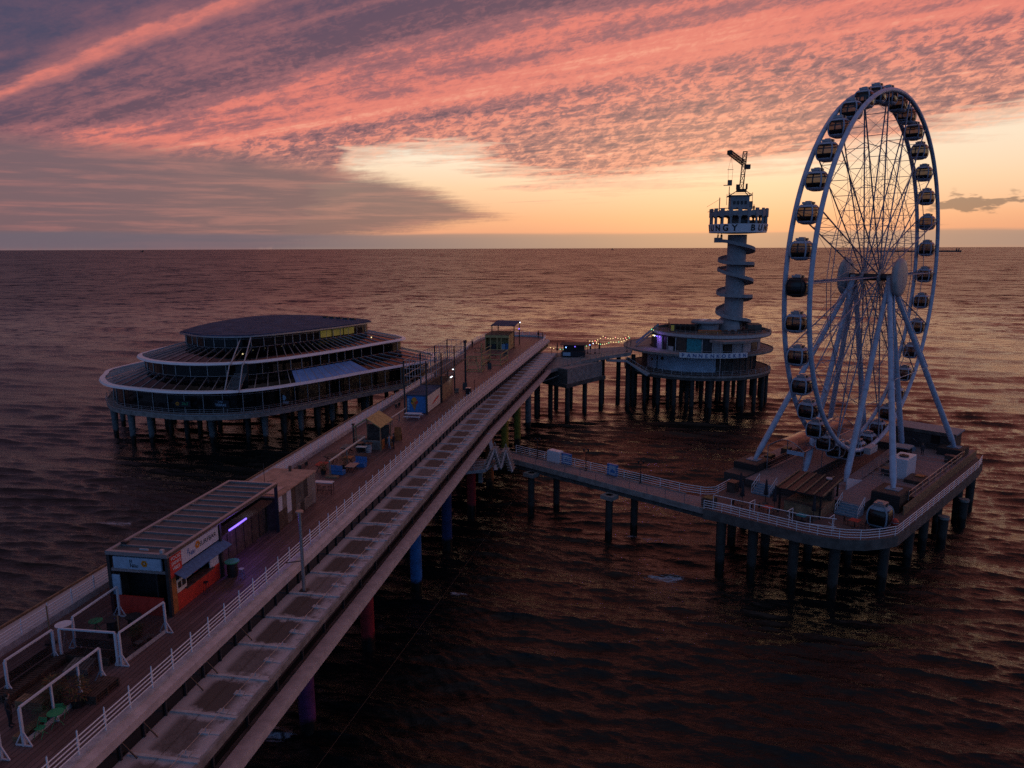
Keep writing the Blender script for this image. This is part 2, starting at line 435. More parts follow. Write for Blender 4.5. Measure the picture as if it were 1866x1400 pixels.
def tag(o, label, cat, group=None, kind=None):
    o['label'] = label; o['category'] = cat
    if group: o['group'] = group
    if kind: o['kind'] = kind
    return o
def thing(name, label, cat, loc=(0, 0, 0), rz=0.0, group=None):
    o = bpy.data.objects.new(name, None); COL.objects.link(o)
    o.location = loc; o.rotation_euler = (0, 0, rz); o.empty_display_size = 0.3
    return tag(o, label, cat, group)
def inst(src, parent, loc=(0, 0, 0), rz=0.0, label=None, name=None, m=None):
    """a copy of a part, sharing its mesh"""
    c = src.copy(); COL.objects.link(c); c.parent = parent; c.location = loc; c.rotation_euler = (0, 0, rz)
    if label: c['label'] = label
    elif 'label' in c: del c['label']
    if m:
        c.data = src.data.copy(); c.data.materials.clear(); c.data.materials.append(m)
    return c
def dup(root, loc, rz=None, label=None, group=None):
    c = root.copy(); COL.objects.link(c); c.location = loc
    if rz is not None: c.rotation_euler = (0, 0, rz)
    if label: c['label'] = label
    if group: c['group'] = group
    for ch in list(root.children):
        d = ch.copy(); COL.objects.link(d); d.parent = c
        for g in list(ch.children):
            e = g.copy(); COL.objects.link(e); e.parent = d
    return c
_font = None
def text(name, s, size, m, parent, loc, rot, ext=0.01, align='CENTER', bold=0.0, sx=1.0):
    cu = bpy.data.curves.new(name, 'FONT'); cu.body = s; cu.size = size; cu.extrude = ext; cu.align_x = align; cu.align_y = 'CENTER'; cu.offset = bold
    o = bpy.data.objects.new(name, cu); COL.objects.link(o)
    bpy.context.view_layer.update()
    me = bpy.data.meshes.new_from_object(o); bpy.data.objects.remove(o); bpy.data.curves.remove(cu)
    me.materials.clear(); me.materials.append(m)
    p = bpy.data.objects.new(name, me); COL.objects.link(p); p.parent = parent; p.location = loc; p.rotation_euler = rot; p.scale = (sx, 1, 1)
    return p

# ------------------------------------------------------------------ palette
M = {}
M['white'] = mat('white_paint', (.58, .62, .70), 0.45, 0, .10, 6, .05)
M['white_old'] = mat('weathered_white_paint', (.42, .42, .44), 0.6, 0, .22, 2.5, .1)
M['kerb'] = mat('pale_concrete_coping', (.50, .44, .44), 0.75, 0, .16, 1.6, .15)
M['concrete'] = mat('concrete', (.24, .225, .215), 0.85, 0, .30, 1.2, .25)
M['concrete_dark'] = mat('dark_concrete', (.085, .08, .075), 0.9, 0, .40, 1.0, .25)
M['concrete_blue'] = mat('painted_concrete', (.27, .285, .31), 0.8, 0, .15, 1.5, .12)
M['galv'] = mat('galvanised_steel', (.36, .37, .39), 0.42, 0.75, .15, 8, .0)
M['rail'] = mat('white_railing_paint', (.74, .78, .84), 0.4, 0.0, .06, 8)
M['dark_steel'] = mat('dark_steel', (.045, .046, .05), 0.45, 0.3, .25, 5)
M['black'] = mat('black_paint', (.016, .016, .018), 0.5, 0, .3, 5)
M['wood_dark'] = mat('dark_timber', (.065, .045, .036), 0.75, 0, .45, 2.5, .3)
M['wood'] = mat('timber', (.23, .15, .085), 0.7, 0, .35, 2.5, .25)
M['wood_yellow'] = mat('yellowish_timber', (.40, .30, .12), 0.7, 0, .30, 3, .2)
M['wood_grey'] = mat('grey_timber', (.17, .15, .135), 0.8, 0, .35, 3, .3)
M['red'] = mat('red_paint', (.52, .045, .030), 0.5, 0, .18, 3, .05)
M['orange'] = mat('rusty_orange_panel', (.36, .13, .035), 0.65, 0, .35, 3, .1)
M['blue'] = mat('blue_paint', (.035, .16, .42), 0.5, 0, .2, 4, .05)
M['blue_pale'] = mat('pale_blue_panel', (.30, .42, .56), 0.55, 0, .14, 3)
M['awning'] = mat('blue_awning_cloth', (.07, .16, .32), 0.8, 0, .2, 4)
M['green'] = mat('green_metal', (.03, .30, .12), 0.5, 0, .15, 5)
M['leaf'] = mat('leaf', (.05, .075, .02), 0.6, 0, .5, 6)
M['leaf_dry'] = mat('dry_leaf', (.16, .075, .025), 0.7, 0, .5, 6)
M['skin'] = mat('skin', (.42, .24, .17), 0.6, 0, .08, 8)
M['cloth_dark'] = mat('dark_cloth', (.022, .023, .03), 0.9, 0, .3, 12, .2)
M['cloth_grey'] = mat('grey_cloth', (.26, .27, .33), 0.9, 0, .2, 12, .2)
M['hair'] = mat('dark_hair', (.02, .014, .01), 0.6, 0, .3, 20)
M['red_cloth'] = mat('red_cloth', (.45, .05, .03), 0.85, 0, .2, 12)
M['tan_roof'] = mat('tan_roof_panel', (.40, .25, .185), 0.75, 0, .20, 1.5, .1)
M['ceil'] = mat('lead_roof', (.050, .080, .140), 0.8, 0, .30, .35, .05, spec=.08)
M['roof_grey'] = mat('grey_roof_sheet', (.085, .085, .09), .6, 0, .25, 1.5, .05)
M['blue_sheet'] = mat('blue_sheeting', (.13, .30, .62), .5, 0, .15, .6, .05)
M['ring'] = mat('white_ring_panel', (.76, .77, .82), .4, 0, .06, 1.2)
M['spoke'] = mat('grey_spoke_paint', (.22, .26, .34), .45, .2, .15, 4)
M['letter'] = mat('black_lettering', (.012, .012, .014), 0.5, 0, .1, 5)
M['letter_white'] = mat('white_lettering', (.75, .75, .75), 0.5, 0, .1, 5)
M['letter_blue'] = mat('blue_lettering', (.03, .10, .32), 0.5, 0, .1, 5)
M['flower'] = mat('orange_flower', (.62, .24, .02), 0.6, 0, .2, 10)
M['cream'] = mat('cream_panel', (.62, .58, .52), 0.6, 0, .12, 4)
M['teal'] = mat('teal_panel', (.02, .26, .30), 0.5, 0, .25, 2)
M['led_white'] = mat('white_led', (.9, .9, 1), 0.5, emit=(.85, .90, 1.0), estr=2.6)
M['led_purple'] = mat('purple_led', (.2, .1, .9), 0.5, emit=(.22, .13, 1.0), estr=1.8)
M['bulb_warm'] = mat('warm_bulb', (1, .8, .4), 0.5, emit=(1.0, .70, .30), estr=1.6)
M['bulb_green'] = mat('green_bulb', (.2, 1, .4), 0.5, emit=(.20, 1.0, .45), estr=1.3)
M['bulb_blue'] = mat('blue_bulb', (.2, .4, 1), 0.5, emit=(.20, .40, 1.0), estr=4)
M['bulb_red'] = mat('red_bulb', (1, .2, .2), 0.5, emit=(1.0, .22, .18), estr=3)
M['spot'] = mat('interior_spot', (1, .8, .4), 0.5, emit=(1.0, .74, .36), estr=2.2)
M['lit_yellow'] = mat('lit_yellow_panel', (.42, .36, .07), 0.5, var=.3, scale=1.2, emit=(.75, .60, .10), estr=.045)
for nm, c in (('pile_purple', (.100, .022, .105)), ('pile_red', (.25, .014, .020)), ('pile_blue', (.018, .13, .36)), ('pile_navy', (.010, .030, .11)),
              ('pile_orange', (.22, .07, .015)), ('pile_yellow', (.25, .20, .02)), ('pile_olive', (.18, .17, .02))):
    M[nm] = mat(nm, c, .6, 0, .25, 1.5, .1)
def wet_pile_mat(name, col):
    """pile that turns black and wet-looking up to the tide mark"""
    m = mat(name, col, .75, 0, .3, 1.2, .25); nt = m.node_tree; V.nt = nt; b = nt.nodes['Principled BSDF']
    g = nt.nodes.new('ShaderNodeNewGeometry'); sp = nt.nodes.new('ShaderNodeSeparateXYZ'); nt.links.new(g.outputs['Position'], sp.inputs[0])
    n = noise(V(g.outputs['Position']), 1.3, 4)
    k = smooth(V(sp.outputs[2]) + (n - 0.5) * 1.6, 1.8, 1.0)
    src = b.inputs['Base Color'].links[0].from_socket
    nt.links.new(mix(k, V(src), (.008, .0085, .007)).k, b.inputs['Base Color'])
    nt.links.new((0.75 - k * 0.4).k, b.inputs['Roughness'])
    return m
for k in [q for q in M if q.startswith('pile_')]:
    c = tuple(M[k].node_tree.nodes['Mix'].inputs[6].default_value)[:3]
    M[k] = wet_pile_mat(k + '_wet', tuple(x / .75 for x in c))
M['pile'] = wet_pile_mat('concrete_pile', (.036, .034, .031))
M['pile_blue_grey'] = wet_pile_mat('pale_concrete_pile', (.13, .145, .155))

def glass(name, tint, trans=0.5, rough=0.05):
    m = bpy.data.materials.new(name); m.use_nodes = True; nt = m.node_tree
    for n in list(nt.nodes):
        if n.type == 'BSDF_PRINCIPLED': nt.nodes.remove(n)
    out = nt.nodes['Material Output']
    t = nt.nodes.new('ShaderNodeBsdfTransparent'); t.inputs[0].default_value = (*tint, 1)
    g = nt.nodes.new('ShaderNodeBsdfGlossy'); g.inputs['Color'].default_value = (.8, .8, .8, 1); g.inputs['Roughness'].default_value = rough
    d = nt.nodes.new('ShaderNodeBsdfDiffuse'); d.inputs[0].default_value = (.01, .011, .012, 1)
    lw = nt.nodes.new('ShaderNodeLayerWeight'); lw.inputs[0].default_value = .5; V.nt = nt
    fr = (V.op('POWER', V(lw.outputs['Facing']), 4.0) * .75 + .045).k.node
    a = nt.nodes.new('ShaderNodeMixShader'); a.inputs[0].default_value = trans
    nt.links.new(d.outputs[0], a.inputs[1]); nt.links.new(t.outputs[0], a.inputs[2])
    b = nt.nodes.new('ShaderNodeMixShader'); nt.links.new(fr.outputs[0], b.inputs[0])
    nt.links.new(a.outputs[0], b.inputs[1]); nt.links.new(g.outputs[0], b.inputs[2])
    nt.links.new(b.outputs[0], out.inputs[0]); return m
M['glass'] = glass('clear_glass', (.80, .84, .88), .92)
M['glass_dark'] = glass('dark_glass', (.22, .24, .26), .45)
M['glass_cabin'] = glass('tinted_cabin_glass', (.40, .37, .35), .72)
M['disc'] = mat('hub_disc_paint', (.36, .36, .37), .5, 0, .15, .8)
M['wall_blue'] = mat('pale_blue_wall', (.50, .62, .78), .7, 0, .14, .5, .05)
M['wheel'] = mat('wheel_paint', (.42, .50, .64), .45, 0, .16, 1.5, .05)
M['cabin_shell'] = mat('cabin_shell', (.36, .42, .52), .4, 0, .15, 4)
M['glass_black'] = glass('black_glass', (.05, .05, .05), .05, .12)
M['glass_roof'] = glass('roof_glass', (.55, .60, .66), .80)
M['glass_red'] = glass('tent_plastic', (.72, .66, .66), .55, .3)

def plank_mat(name, col, width, axis='X', var=.35, gap=.012, rough=.75, org=0.0):
    """boards laid side by side across one axis of the object, each its own tone"""
    m = bpy.data.materials.new(name); m.use_nodes = True; nt = m.node_tree; V.nt = nt; b = nt.nodes['Principled BSDF']
    tc = nt.nodes.new('ShaderNodeTexCoord'); sp = nt.nodes.new('ShaderNodeSeparateXYZ'); nt.links.new(tc.outputs['Object'], sp.inputs[0])
    ax = {'X': 0, 'Y': 1, 'Z': 2}[axis]
    a = V(sp.outputs[ax]) / width; l = V(sp.outputs[1 if ax == 0 else 0])
    i = V.op('FLOOR', a); fr = V.op('FRACT', a)
    wn = nt.nodes.new('ShaderNodeTexWhiteNoise'); wn.noise_dimensions = '2D'
    row = V.op('FLOOR', l / 4.1 + V.op('FRACT', i * 0.37))
    nt.links.new(xyz(i, row).k, wn.inputs['Vector'])
    g = noise(xyz(l * 0.9, a * 3.0), 1.0, 5, .65)
    big = noise(V(tc.outputs['Object']), .35, 4, .6)
    v = V(wn.outputs[0]) * 0.55 + g * 0.45
    lo = tuple(c * (1 - var) for c in col); hi = tuple(c * (1 + var) for c in col)
    c = mix(v, lo, hi); c = mix(smooth(big, .45, .75) * .5, c, tuple(x * .5 for x in col))
    gp = smooth(V.op('ABSOLUTE', fr - .5), .5 - gap / width, .5 - gap / width * .4)
    c = mix(gp * .8, c, tuple(x * .15 for x in col))
    nt.links.new(c.k, b.inputs['Base Color']); b.inputs['Roughness'].default_value = rough
    bn = nt.nodes.new('ShaderNodeBump'); bn.inputs['Strength'].default_value = .5; bn.inputs['Distance'].default_value = .01
    nt.links.new((g - gp * 1.5).k, bn.inputs['Height']); nt.links.new(bn.outputs[0], b.inputs['Normal'])
    return m
M['deck'] = plank_mat('deck_boards', (.125, .078, .076), .30, 'X', .55, .03, rough=.58)
M['deck_cross'] = plank_mat('deck_boards_across', (.26, .20, .205), .2, 'Y', .28)
M['deck_low'] = plank_mat('lower_deck_boards', (.12, .082, .078), .25, 'Y', .35)
M['edge_dark'] = mat('weathered_edge_concrete', (.095, .085, .078), .85, 0, .35, 1.0, .25)
M['cladding'] = plank_mat('horizontal_cladding', (.060, .052, .050), .22, 'Z', .35, .03)
M['cladding_dark'] = plank_mat('dark_horizontal_cladding', (.028, .026, .026), .24, 'Z', .5, .05)
M['steps'] = mat('blue_grey_steps', (.17, .26, .34), .6, 0, .2, 4, .1)

def ledge_mat():
    """concrete roof panels with dirt that settles in the middle of every bay"""
    m = bpy.data.materials.new('stained_roof_panels'); m.use_nodes = True; nt = m.node_tree; V.nt = nt; b = nt.nodes['Principled BSDF']
    tc = nt.nodes.new('ShaderNodeTexCoord'); P = V(tc.outputs['Object'])
    sp = nt.nodes.new('ShaderNodeSeparateXYZ'); nt.links.new(P.k, sp.inputs[0]); x, y = V(sp.outputs[0]), V(sp.outputs[1])
    f = V.op('FRACT', (y - 29.94) / 3.265)
    e = vmin(f, 1 - f) * 3.265
    ex = vmin(x + 22.75, -19.0 - x * 1.0)
    n = noise(P, 1.1, 8, .72); n2 = noise(P, 7.0, 7, .75, 1.0)
    dx = smooth(x + 22.75, .35, 1.0) * smooth(-19.9 - x, -.3, .5)
    dirt = smooth(e + (n - .5) * 1.7, .08, .60) * dx
    wn = nt.nodes.new('ShaderNodeTexWhiteNoise'); wn.noise_dimensions = '1D'; nt.links.new(V.op('FLOOR', (y - 29.94) / 3.265).k, wn.inputs['W'])
    n3 = noise(P, 2.6, 6, .7, 1.2)
    dirt = clamp01(dirt * (0.42 + n2 * .6 + n3 * .7) * (V(wn.outputs[0]) * .55 + .72))
    base = mix(n2, (.36, .33, .34), (.50, .47, .48))
    c = mix(dirt * .93, base, mix(n, (.030, .022, .018), (.085, .065, .055)))
    w = smooth(x, -20.4, -19.6) * smooth(n2, .48, .66)
    c = mix(w * .8, c, (.56, .54, .56))
    c = mix(smooth(x, -20.5, -19.6) * smooth(n, .50, .66) * .75, c, (.060, .055, .048))
    nt.links.new(c.k, b.inputs['Base Color']); b.inputs['Roughness'].default_value = .85
    bn = nt.nodes.new('ShaderNodeBump'); bn.inputs['Strength'].default_value = .4; bn.inputs['Distance'].default_value = .02
    nt.links.new(n2.k, bn.inputs['Height']); nt.links.new(bn.outputs[0], b.inputs['Normal'])
    return m
M['ledge'] = ledge_mat()
# ------------------------------------------------------------------ pier
def ux(s): return 0.0 if s <= 97 else 0.036 * (s - 97)
def sweep(prof, ss, b=None):
    """cross-section (u, z) carried along the pier, following its slight bend"""
    b = b or MB(); n = len(prof); vs = []
    for s in ss:
        for u, z in prof: vs.append((u + ux(s), s, z))
    fs = []
    for i in range(len(ss) - 1):
        for k in range(n): fs.append((i * n + k, i * n + (k + 1) % n, (i + 1) * n + (k + 1) % n, (i + 1) * n + k))
    fs += [tuple(range(n - 1, -1, -1)), tuple(range((len(ss) - 1) * n, len(ss) * n))]
    return b.add(vs, fs)
def rect(u0, u1, z0, z1): return [(u0, z0), (u1, z0), (u1, z1), (u0, z1)]
S_ = [-6] + list(range(0, 97, 12)) + [97, 110, 125, 140, 155, 168, 174]
pier = thing('pier', 'long two-level pier with a boarded upper deck and coloured piles running out to sea', 'pier')
deck_poly = [(-34, -6), (-34, 112), (-34.6, 130), (-36.0, 150), (-36.7, 160), (-36.9, 170), (-36.2, 176), (-33.5, 180), (-28, 181), (-24, 180), (-21.9, 177.5), (-21.0, 174),
             (-21.4, 160), (-22.5, 122), (-23.4, 97), (-23.4, -6)]
b = MB().prism(deck_poly, 13.45, 14.0); b.build('deck', M['deck'], pier)
# left kerb and far-end kerb follow the deck edge
edgeL = [p for p in deck_poly[:11]]
b = MB().ribbon(edgeL, 13.3, 14.42, 0.34); b.build('kerb', M['white_old'], pier)
b = sweep(rect(-23.62, -23.2, 13.6, 14.28), S_); b.build('kerb', M['white_old'], pier)
b = sweep([(-23.2, 13.6), (-22.80, 13.6), (-22.80, 14.06), (-23.2, 14.16)], S_); b.build('coping', M['kerb'], pier)
# lower storey
Sl = S_[:-2] + [161]
b = sweep(rect(-38.3, -19.25, 12.55, 12.80), Sl); b.build('lower_roof', M['ledge'], pier)
b = sweep(rect(-38.44, -38.30, 12.45, 12.95), Sl); b.build('roof_edging', M['wood'], pier)
b = sweep(rect(-19.25, -19.08, 12.40, 12.83), Sl); b.build('roof_edging', M['concrete'], pier)
b = sweep(rect(-37.4, -19.75, 10.95, 12.55), Sl); b.build('gallery_glazing', M['glass_black'], pier)
b = sweep(rect(-34.0, -22.86, 12.80, 13.6), S_); b.build('clerestory_glazing', M['glass_black'], pier)
b = sweep(rect(-38.6, -19.45, 10.35, 10.95), Sl); b.build('lower_floor', M['concrete_dark'], pier)
b = sweep(rect(-19.45, -18.66, 10.45, 11.02), S_[:-3] + [149]); b.build('edge_beam', M['kerb'], pier)
# mullions of the clerestory and of the gallery
mul = None; s = 21.3
while s < 172:
    if mul is None:
        mul = MB().span(-0.05, 0.06, -0.05, 0.05, 0, 0.82).build('mullion', M['dark_steel'], pier); mul.location = (-22.82 + ux(s), s, 12.79)
    else: inst(mul, pier, (-22.82 + ux(s), s, 12.79))
    s += 1.66
gm = None; s = 22.0
while s < 158:
    if gm is None:
        gm = MB().span(-0.05, 0.09, -0.06, 0.06, 0, 1.55).build('gallery_post', M['dark_steel'], pier); gm.location = (-19.74, s, 10.98)
    else: inst(gm, pier, (-19.74 + ux(s), s, 10.98))
    s += 3.265
# ribs and anchors on the lower roof
rb = None
for i in range(-3, 40):
    s = 29.94 + 3.265 * i
    if s > 158: break
    if rb is None:
        rb = MB().span(-1.83, 1.78, -0.09, 0.09, 0, 0.10).build('roof_rib', M['white_old'], pier); rb.location = (-20.92, s, 12.79)
    else: inst(rb, pier, (-20.92 + ux(s), s, 12.79))
an = None
for i in range(-4, 62):
    s = 30.28 + 1.59 * i
    if an is None:
        q = MB(); q.span(-.30, .22, -.16, .16, 0, .09); q.cyl((0, 0, .09), .035, .20, 6); q.box((.5, .02, .02), (.5, .22, .03))
        an = q.build('cable_anchor', [M['white_old'], M['galv']], pier); an.location = (-20.06, s, 12.80)
    else: inst(an, pier, (-20.06 + ux(s), s, 12.80), random.uniform(-.1, .1))
pts = []
for i in range(-4, 78):
    s = 30.28 + 1.59 * i
    pts.append((-20.06 + ux(s), s, 13.08)); pts.append((-20.06 + ux(s + .8), s + .8, 13.05))
MB().tube(pts, .018, 5).build('safety_cable', M['galv'], pier)
MB().tube([(-21.15, 20, 12.86), (-21.15, 60, 12.86)], .012, 4).build('safety_cable', M['black'], pier)
# slanting struts in front of the clerestory, near end
st = None
for s in (26.4, 27.9, 31.7, 33.2, 36.8):
    if st is None:
        st = MB().bar((0, 0, 0), (.62, 0.1, -.78), .05).build('strut', M['dark_steel'], pier); st.location = (-22.78, s, 13.6)
    else: inst(st, pier, (-22.78, s, 13.6))
# piles: painted row on the right, plain rows behind
PR = [(33.8, -23.4, 'pile_navy'), (45.7, -23.4, 'pile_purple'), (57.7, -23.15, 'pile_red'), (69.3, -22.1, 'pile_blue'), (80.7, -21.7, 'pile_navy'), (92.8, -21.4, 'pile_red'),
      (104.2, -21.1, 'pile_orange'), (118.0, -21.2, 'pile_yellow'), (128.4, -20.7, 'pile_olive'), (141.5, -20.6, 'pile_blue_grey'), (154.0, -20.4, 'pile')]
pl = MB().cyl((0, 0, -3), .62, 13.4, 20).build('pile', M['pile'], pier); pl.location = (-33.5, 33.8, 0)
names = {'pile_purple': 'purple painted pile', 'pile_red': 'red painted pile', 'pile_blue': 'bright blue painted pile', 'pile_navy': 'navy blue painted pile', 'pile_orange': 'orange painted pile',
         'pile_yellow': 'yellow painted pile', 'pile_olive': 'olive yellow painted pile'}
for s, u, k in PR:
    inst(pl, pier, (u, s, 0), label=names.get(k), m=M[k])
    inst(pl, pier, (u - 5.2, s + .8, 0)); inst(pl, pier, (-34.3 + ux(s), s + .4, 0))
    bm_ = MB().span(-37.5, -19.6, s - .45, s + .45, 9.6, 10.35).build('cross_beam', M['concrete_dark'], pier)
# deck-level services
def railing(name, label, pts, base, n_rails, height, spacing, group=None, post_over=.0, rail_r=.032, m='rail', cat='railing'):
    """rails along a plan line with separate posts"""
    t = thing(name, label, cat, (pts[0][0], pts[0][1], base), 0, group)
    o = Vector((pts[0][0], pts[0][1], base))
    for i in range(n_rails):
        z = height * (i + 1) / n_rails if n_rails > 1 else height
        MB().tube([(p[0] - o.x, p[1] - o.y, z) for p in pts], rail_r, 6).build('rail', M[m], t)
    d = 0.0; nxt = 0.0; src = None; cnt = 0
    for a, c in zip(pts[:-1], pts[1:]):
        L = math.hypot(c[0] - a[0], c[1] - a[1])
        while nxt <= d + L + 1e-6 and cnt < 99:
            f = (nxt - d) / L; x, y = a[0] + (c[0] - a[0]) * f - o.x, a[1] + (c[1] - a[1]) * f - o.y
            rz = math.atan2(c[1] - a[1], c[0] - a[0])
            if src is None:
                q = MB(); q.box((0, 0, (height + post_over) / 2), (.05, .05, height + post_over))
                if post_over > 0.1: q.add([(-.07, -.02, height * .55), (.07, -.02, height * .55), (0, -.02, height + post_over + .05), (-.07, .02, height * .55), (.07, .02, height * .55), (0, .02, height + post_over + .05)],
                                          [(0, 1, 2), (5, 4, 3), (0, 3, 4, 1), (1, 4, 5, 2), (2, 5, 3, 0)])
                src = q.build('post', M[m], t); src.location = (x, y, 0); src.rotation_euler = (0, 0, rz)
            else: inst(src, t, (x, y, 0), rz)
            nxt += spacing; cnt += 1
        d += L
    return t
ptsR = [(-23.42 + ux(s), s) for s in ([18.0] + list(range(24, 97, 12)) + [97, 110, 125, 140, 155, 168, 176])]
ptsR[-1] = (-21.2, 175.0)
railing('pier_railing', 'white railing with pointed posts along the right edge of the pier deck', ptsR, 14.26, 4, .86, 1.66, 'railings of the upper pier deck', .30)
railing('pier_railing', 'white railing along the left edge of the pier deck, curving round its far end', [(-34, 12)] + edgeL[1:], 14.38, 4, .74, 1.9, 'railings of the upper pier deck', .18)

# ------------------------------------------------------------------ people
def jacket_mat(name, top, legs, skin=(.40, .24, .17), cut=.92, shoe=(.03, .03, .03)):
    m = bpy.data.materials.new(name); m.use_nodes = True; nt = m.node_tree; V.nt = nt; b = nt.nodes['Principled BSDF']
    tc = nt.nodes.new('ShaderNodeTexCoord'); sp = nt.nodes.new('ShaderNodeSeparateXYZ'); nt.links.new(tc.outputs['Object'], sp.inputs[0])
    x, z = V(sp.outputs[0]), V(sp.outputs[2])
    c = mix(smooth(z, cut - .01, cut + .01), legs, top)
    c = mix(smooth(z, .075, .085), shoe, c)
    hands = smooth(V.op('ABSOLUTE', x), .215, .22) * smooth(z, .86, .85)
    c = mix(hands, c, skin); c = mix(smooth(z, 1.475, 1.485), c, skin)
    nt.links.new(c.k, b.inputs['Base Color']); b.inputs['Roughness'].default_value = .85
    return m
def person(label, loc, rz, top, legs, group=None, walk=0.0, hair='hair', cut=.92, scale=1.0, arm=0.0):
    t = thing('person', label, 'person', loc, rz, group); t.scale = (scale,) * 3
    V_, E_, R_ = [], [], []
    def ch(par, *pts):
        i = par
        for x, y, z, r in pts:
            V_.append((x, y, z)); R_.append(r)
            if i is not None: E_.append((i, len(V_) - 1))
            i = len(V_) - 1
        return i
    pel = ch(None, (0, 0, .95, .155)); ch(pel, (0, .01, 1.10, .145), (0, .0, 1.28, .165)); ctop = len(V_) - 1
    nk = ch(ctop, (0, -.005, 1.42, .085), (0, .005, 1.50, .052)); hd = ch(nk, (0, .015, 1.58, .088), (0, .02, 1.66, .098), (0, .015, 1.72, .072))
    ch(hd - 1, (0, .112, 1.625, .016))
    for sg in (-1, 1):
        k = ch(pel, (sg * .10, .01, .86, .098), (sg * .11, .03 + walk * sg * .13, .49, .062), (sg * .11, walk * sg * .26 - .02, .10, .043))
        ch(k, (sg * .12, walk * sg * .26 + .14, .045, .040))
        e = ch(ctop, (sg * .19, 0, 1.37, .064), (sg * .235, -.03 - walk * sg * .05, 1.10, .048), (sg * .245, .06 + arm * .12 - walk * sg * .14, .87 + arm * .22, .033))
        hx, hy, hz = V_[e]
        pm = ch(e, (hx, hy + .03, hz - .075, .030))
        for q, (fx, ln) in enumerate(((-.027, .070), (-.009, .080), (.009, .075), (.027, .058))):
            ch(pm, (hx + fx, hy + .045, hz - .10 - ln * .5, .0095), (hx + fx, hy + .035, hz - .10 - ln, .008))
        ch(pm, (hx - sg * .045, hy + .05, hz - .085, .010), (hx - sg * .05, hy + .065, hz - .115, .008))
    me = bpy.data.meshes.new('body'); me.from_pydata(V_, E_, []); me.update()
    o = bpy.data.objects.new('body', me); COL.objects.link(o); o.parent = t
    o.modifiers.new('skin', 'SKIN'); me.skin_vertices or None
    for i, r in enumerate(R_): me.skin_vertices[0].data[i].radius = (r * (1.15 if i < 3 else 1), r * (.8 if i < 3 else 1))
    me.skin_vertices[0].data[0].use_root = True
    sub = o.modifiers.new('smooth', 'SUBSURF'); sub.levels = 1; sub.render_levels = 2
    me.materials.append(jacket_mat('clothes', top, legs, cut=cut))
    q = MB(); q.lathe([(.001, .115), (.06, .105), (.100, .055), (.108, 0), (.104, -.06)], (0, -.012, 1.665), 14); q.build('hair', M[hair], t)
    for sg in (-1, 1):
        MB().ball((sg * .034, .103, 1.655), .011, 6).build('eye', M['black'], t)
    return t
person('person in dark jacket and trousers standing beside the white windscreen at the near end', (-28.3, 26.1, 14.0), R(-60), (.025, .026, .032), (.018, .02, .028), arm=.5)
person('person in a long pale grey coat standing by the timber hut', (-26.50, 74.75, 14.0), R(100), (.27, .28, .34), (.20, .20, .25), walk=.5, cut=.55)
person('person in black standing close beside the grey-coated one', (-26.02, 74.85, 14.0), R(80), (.012, .012, .015), (.012, .012, .016), walk=.4, scale=1.04)
person('person in black leaning on the railing at the far right corner of the pier end', (-22.0, 175.4, 14.0), R(-80), (.012, .012, .016), (.02, .02, .03), arm=.8)
person('person with a dark coat, left of two at the pier end railing', (-23.4, 178.3, 14.0), R(-20), (.03, .02, .02), (.018, .018, .022))
person('person in dark clothes alone at the left railing near the pier end', (-35.6, 157.5, 14.0), R(70), (.012, .012, .015), (.014, .014, .018), scale=1.08)

# ------------------------------------------------------------------ things on the deck, near end
Z = 14.0
def tri_foot(q, x, y, w=.42):
    q.bar((x - w, y, Z + .03), (x, y, Z + .75), .05); q.bar((x + w, y, Z + .03), (x, y, Z + .75), .05); q.bar((x - w, y, Z + .03), (x + w, y, Z + .03), .06)
def screen(label, a, c, posts, plank=True, feet=True):
    """white windscreen frame with clear panes between its posts"""
    t = thing('windscreen', label, 'windscreen', (a[0], a[1], Z), 0, 'white windscreens round the pallet lounge')
    off = Vector((a[0], a[1], Z))
    A_, C_ = Vector((a[0], a[1], 0)), Vector((c[0], c[1], 0))
    def L_(q): q.v = [(p[0] - off.x, p[1] - off.y, p[2] - off.z) for p in q.v]; return q
    L_(MB().bar((*a, Z + 1.92), (*c, Z + 1.92), .09)).build('top_rail', M['white'], t)
    for k, f in enumerate(posts):
        p = A_.lerp(C_, f); q = MB(); wd = .09 if k not in (0, len(posts) - 1) else .11
        q.box((p.x, p.y, Z + .94), (wd, wd, 1.87))
        if feet: tri_foot(q, p.x, p.y, .42 if k in (0, len(posts) - 1) else .22)
        L_(q).build('post', M['white'], t)
    for f0, f1 in zip(posts[:-1], posts[1:]):
        p, r = A_.lerp(C_, f0), A_.lerp(C_, f1)
        L_(MB().ribbon([p.lerp(r, .03), p.lerp(r, .97)], Z + .2, Z + 1.86, .015)).build('pane', M['glass'], t)
    if plank: L_(MB().bar((*a, Z + .13), (*c, Z + .13), .05, .24)).build('bottom_board', M['white_old'], t)
    return t
screen('white windscreen with four posts along the walkway side of the pallet lounge', (-26.6, 25.05), (-26.6, 30.0), (0, .36, .70, 1.0))
screen('white windscreen beside the small bench, reaching towards the snack bar', (-26.62, 31.5), (-26.42, 35.0), (0, 1.0))
screen('white windscreen set crosswise behind the pallet lounge', (-30.15, 31.4), (-26.85, 31.5), (0, 1.0), False, False)
screen('white windscreen on the sea side of the pallet lounge', (-30.4, 28.2), (-30.4, 31.2), (0, 1.0), False)
screen('white windscreen on the sea side beside the green bistro table and snack bar', (-30.35, 32.6), (-30.45, 36.3), (0, 1.0), False)
screen('white windscreen cut off by the bottom left corner of the view', (-26.9, 19.6), (-26.85, 24.1), (0, 1.0))
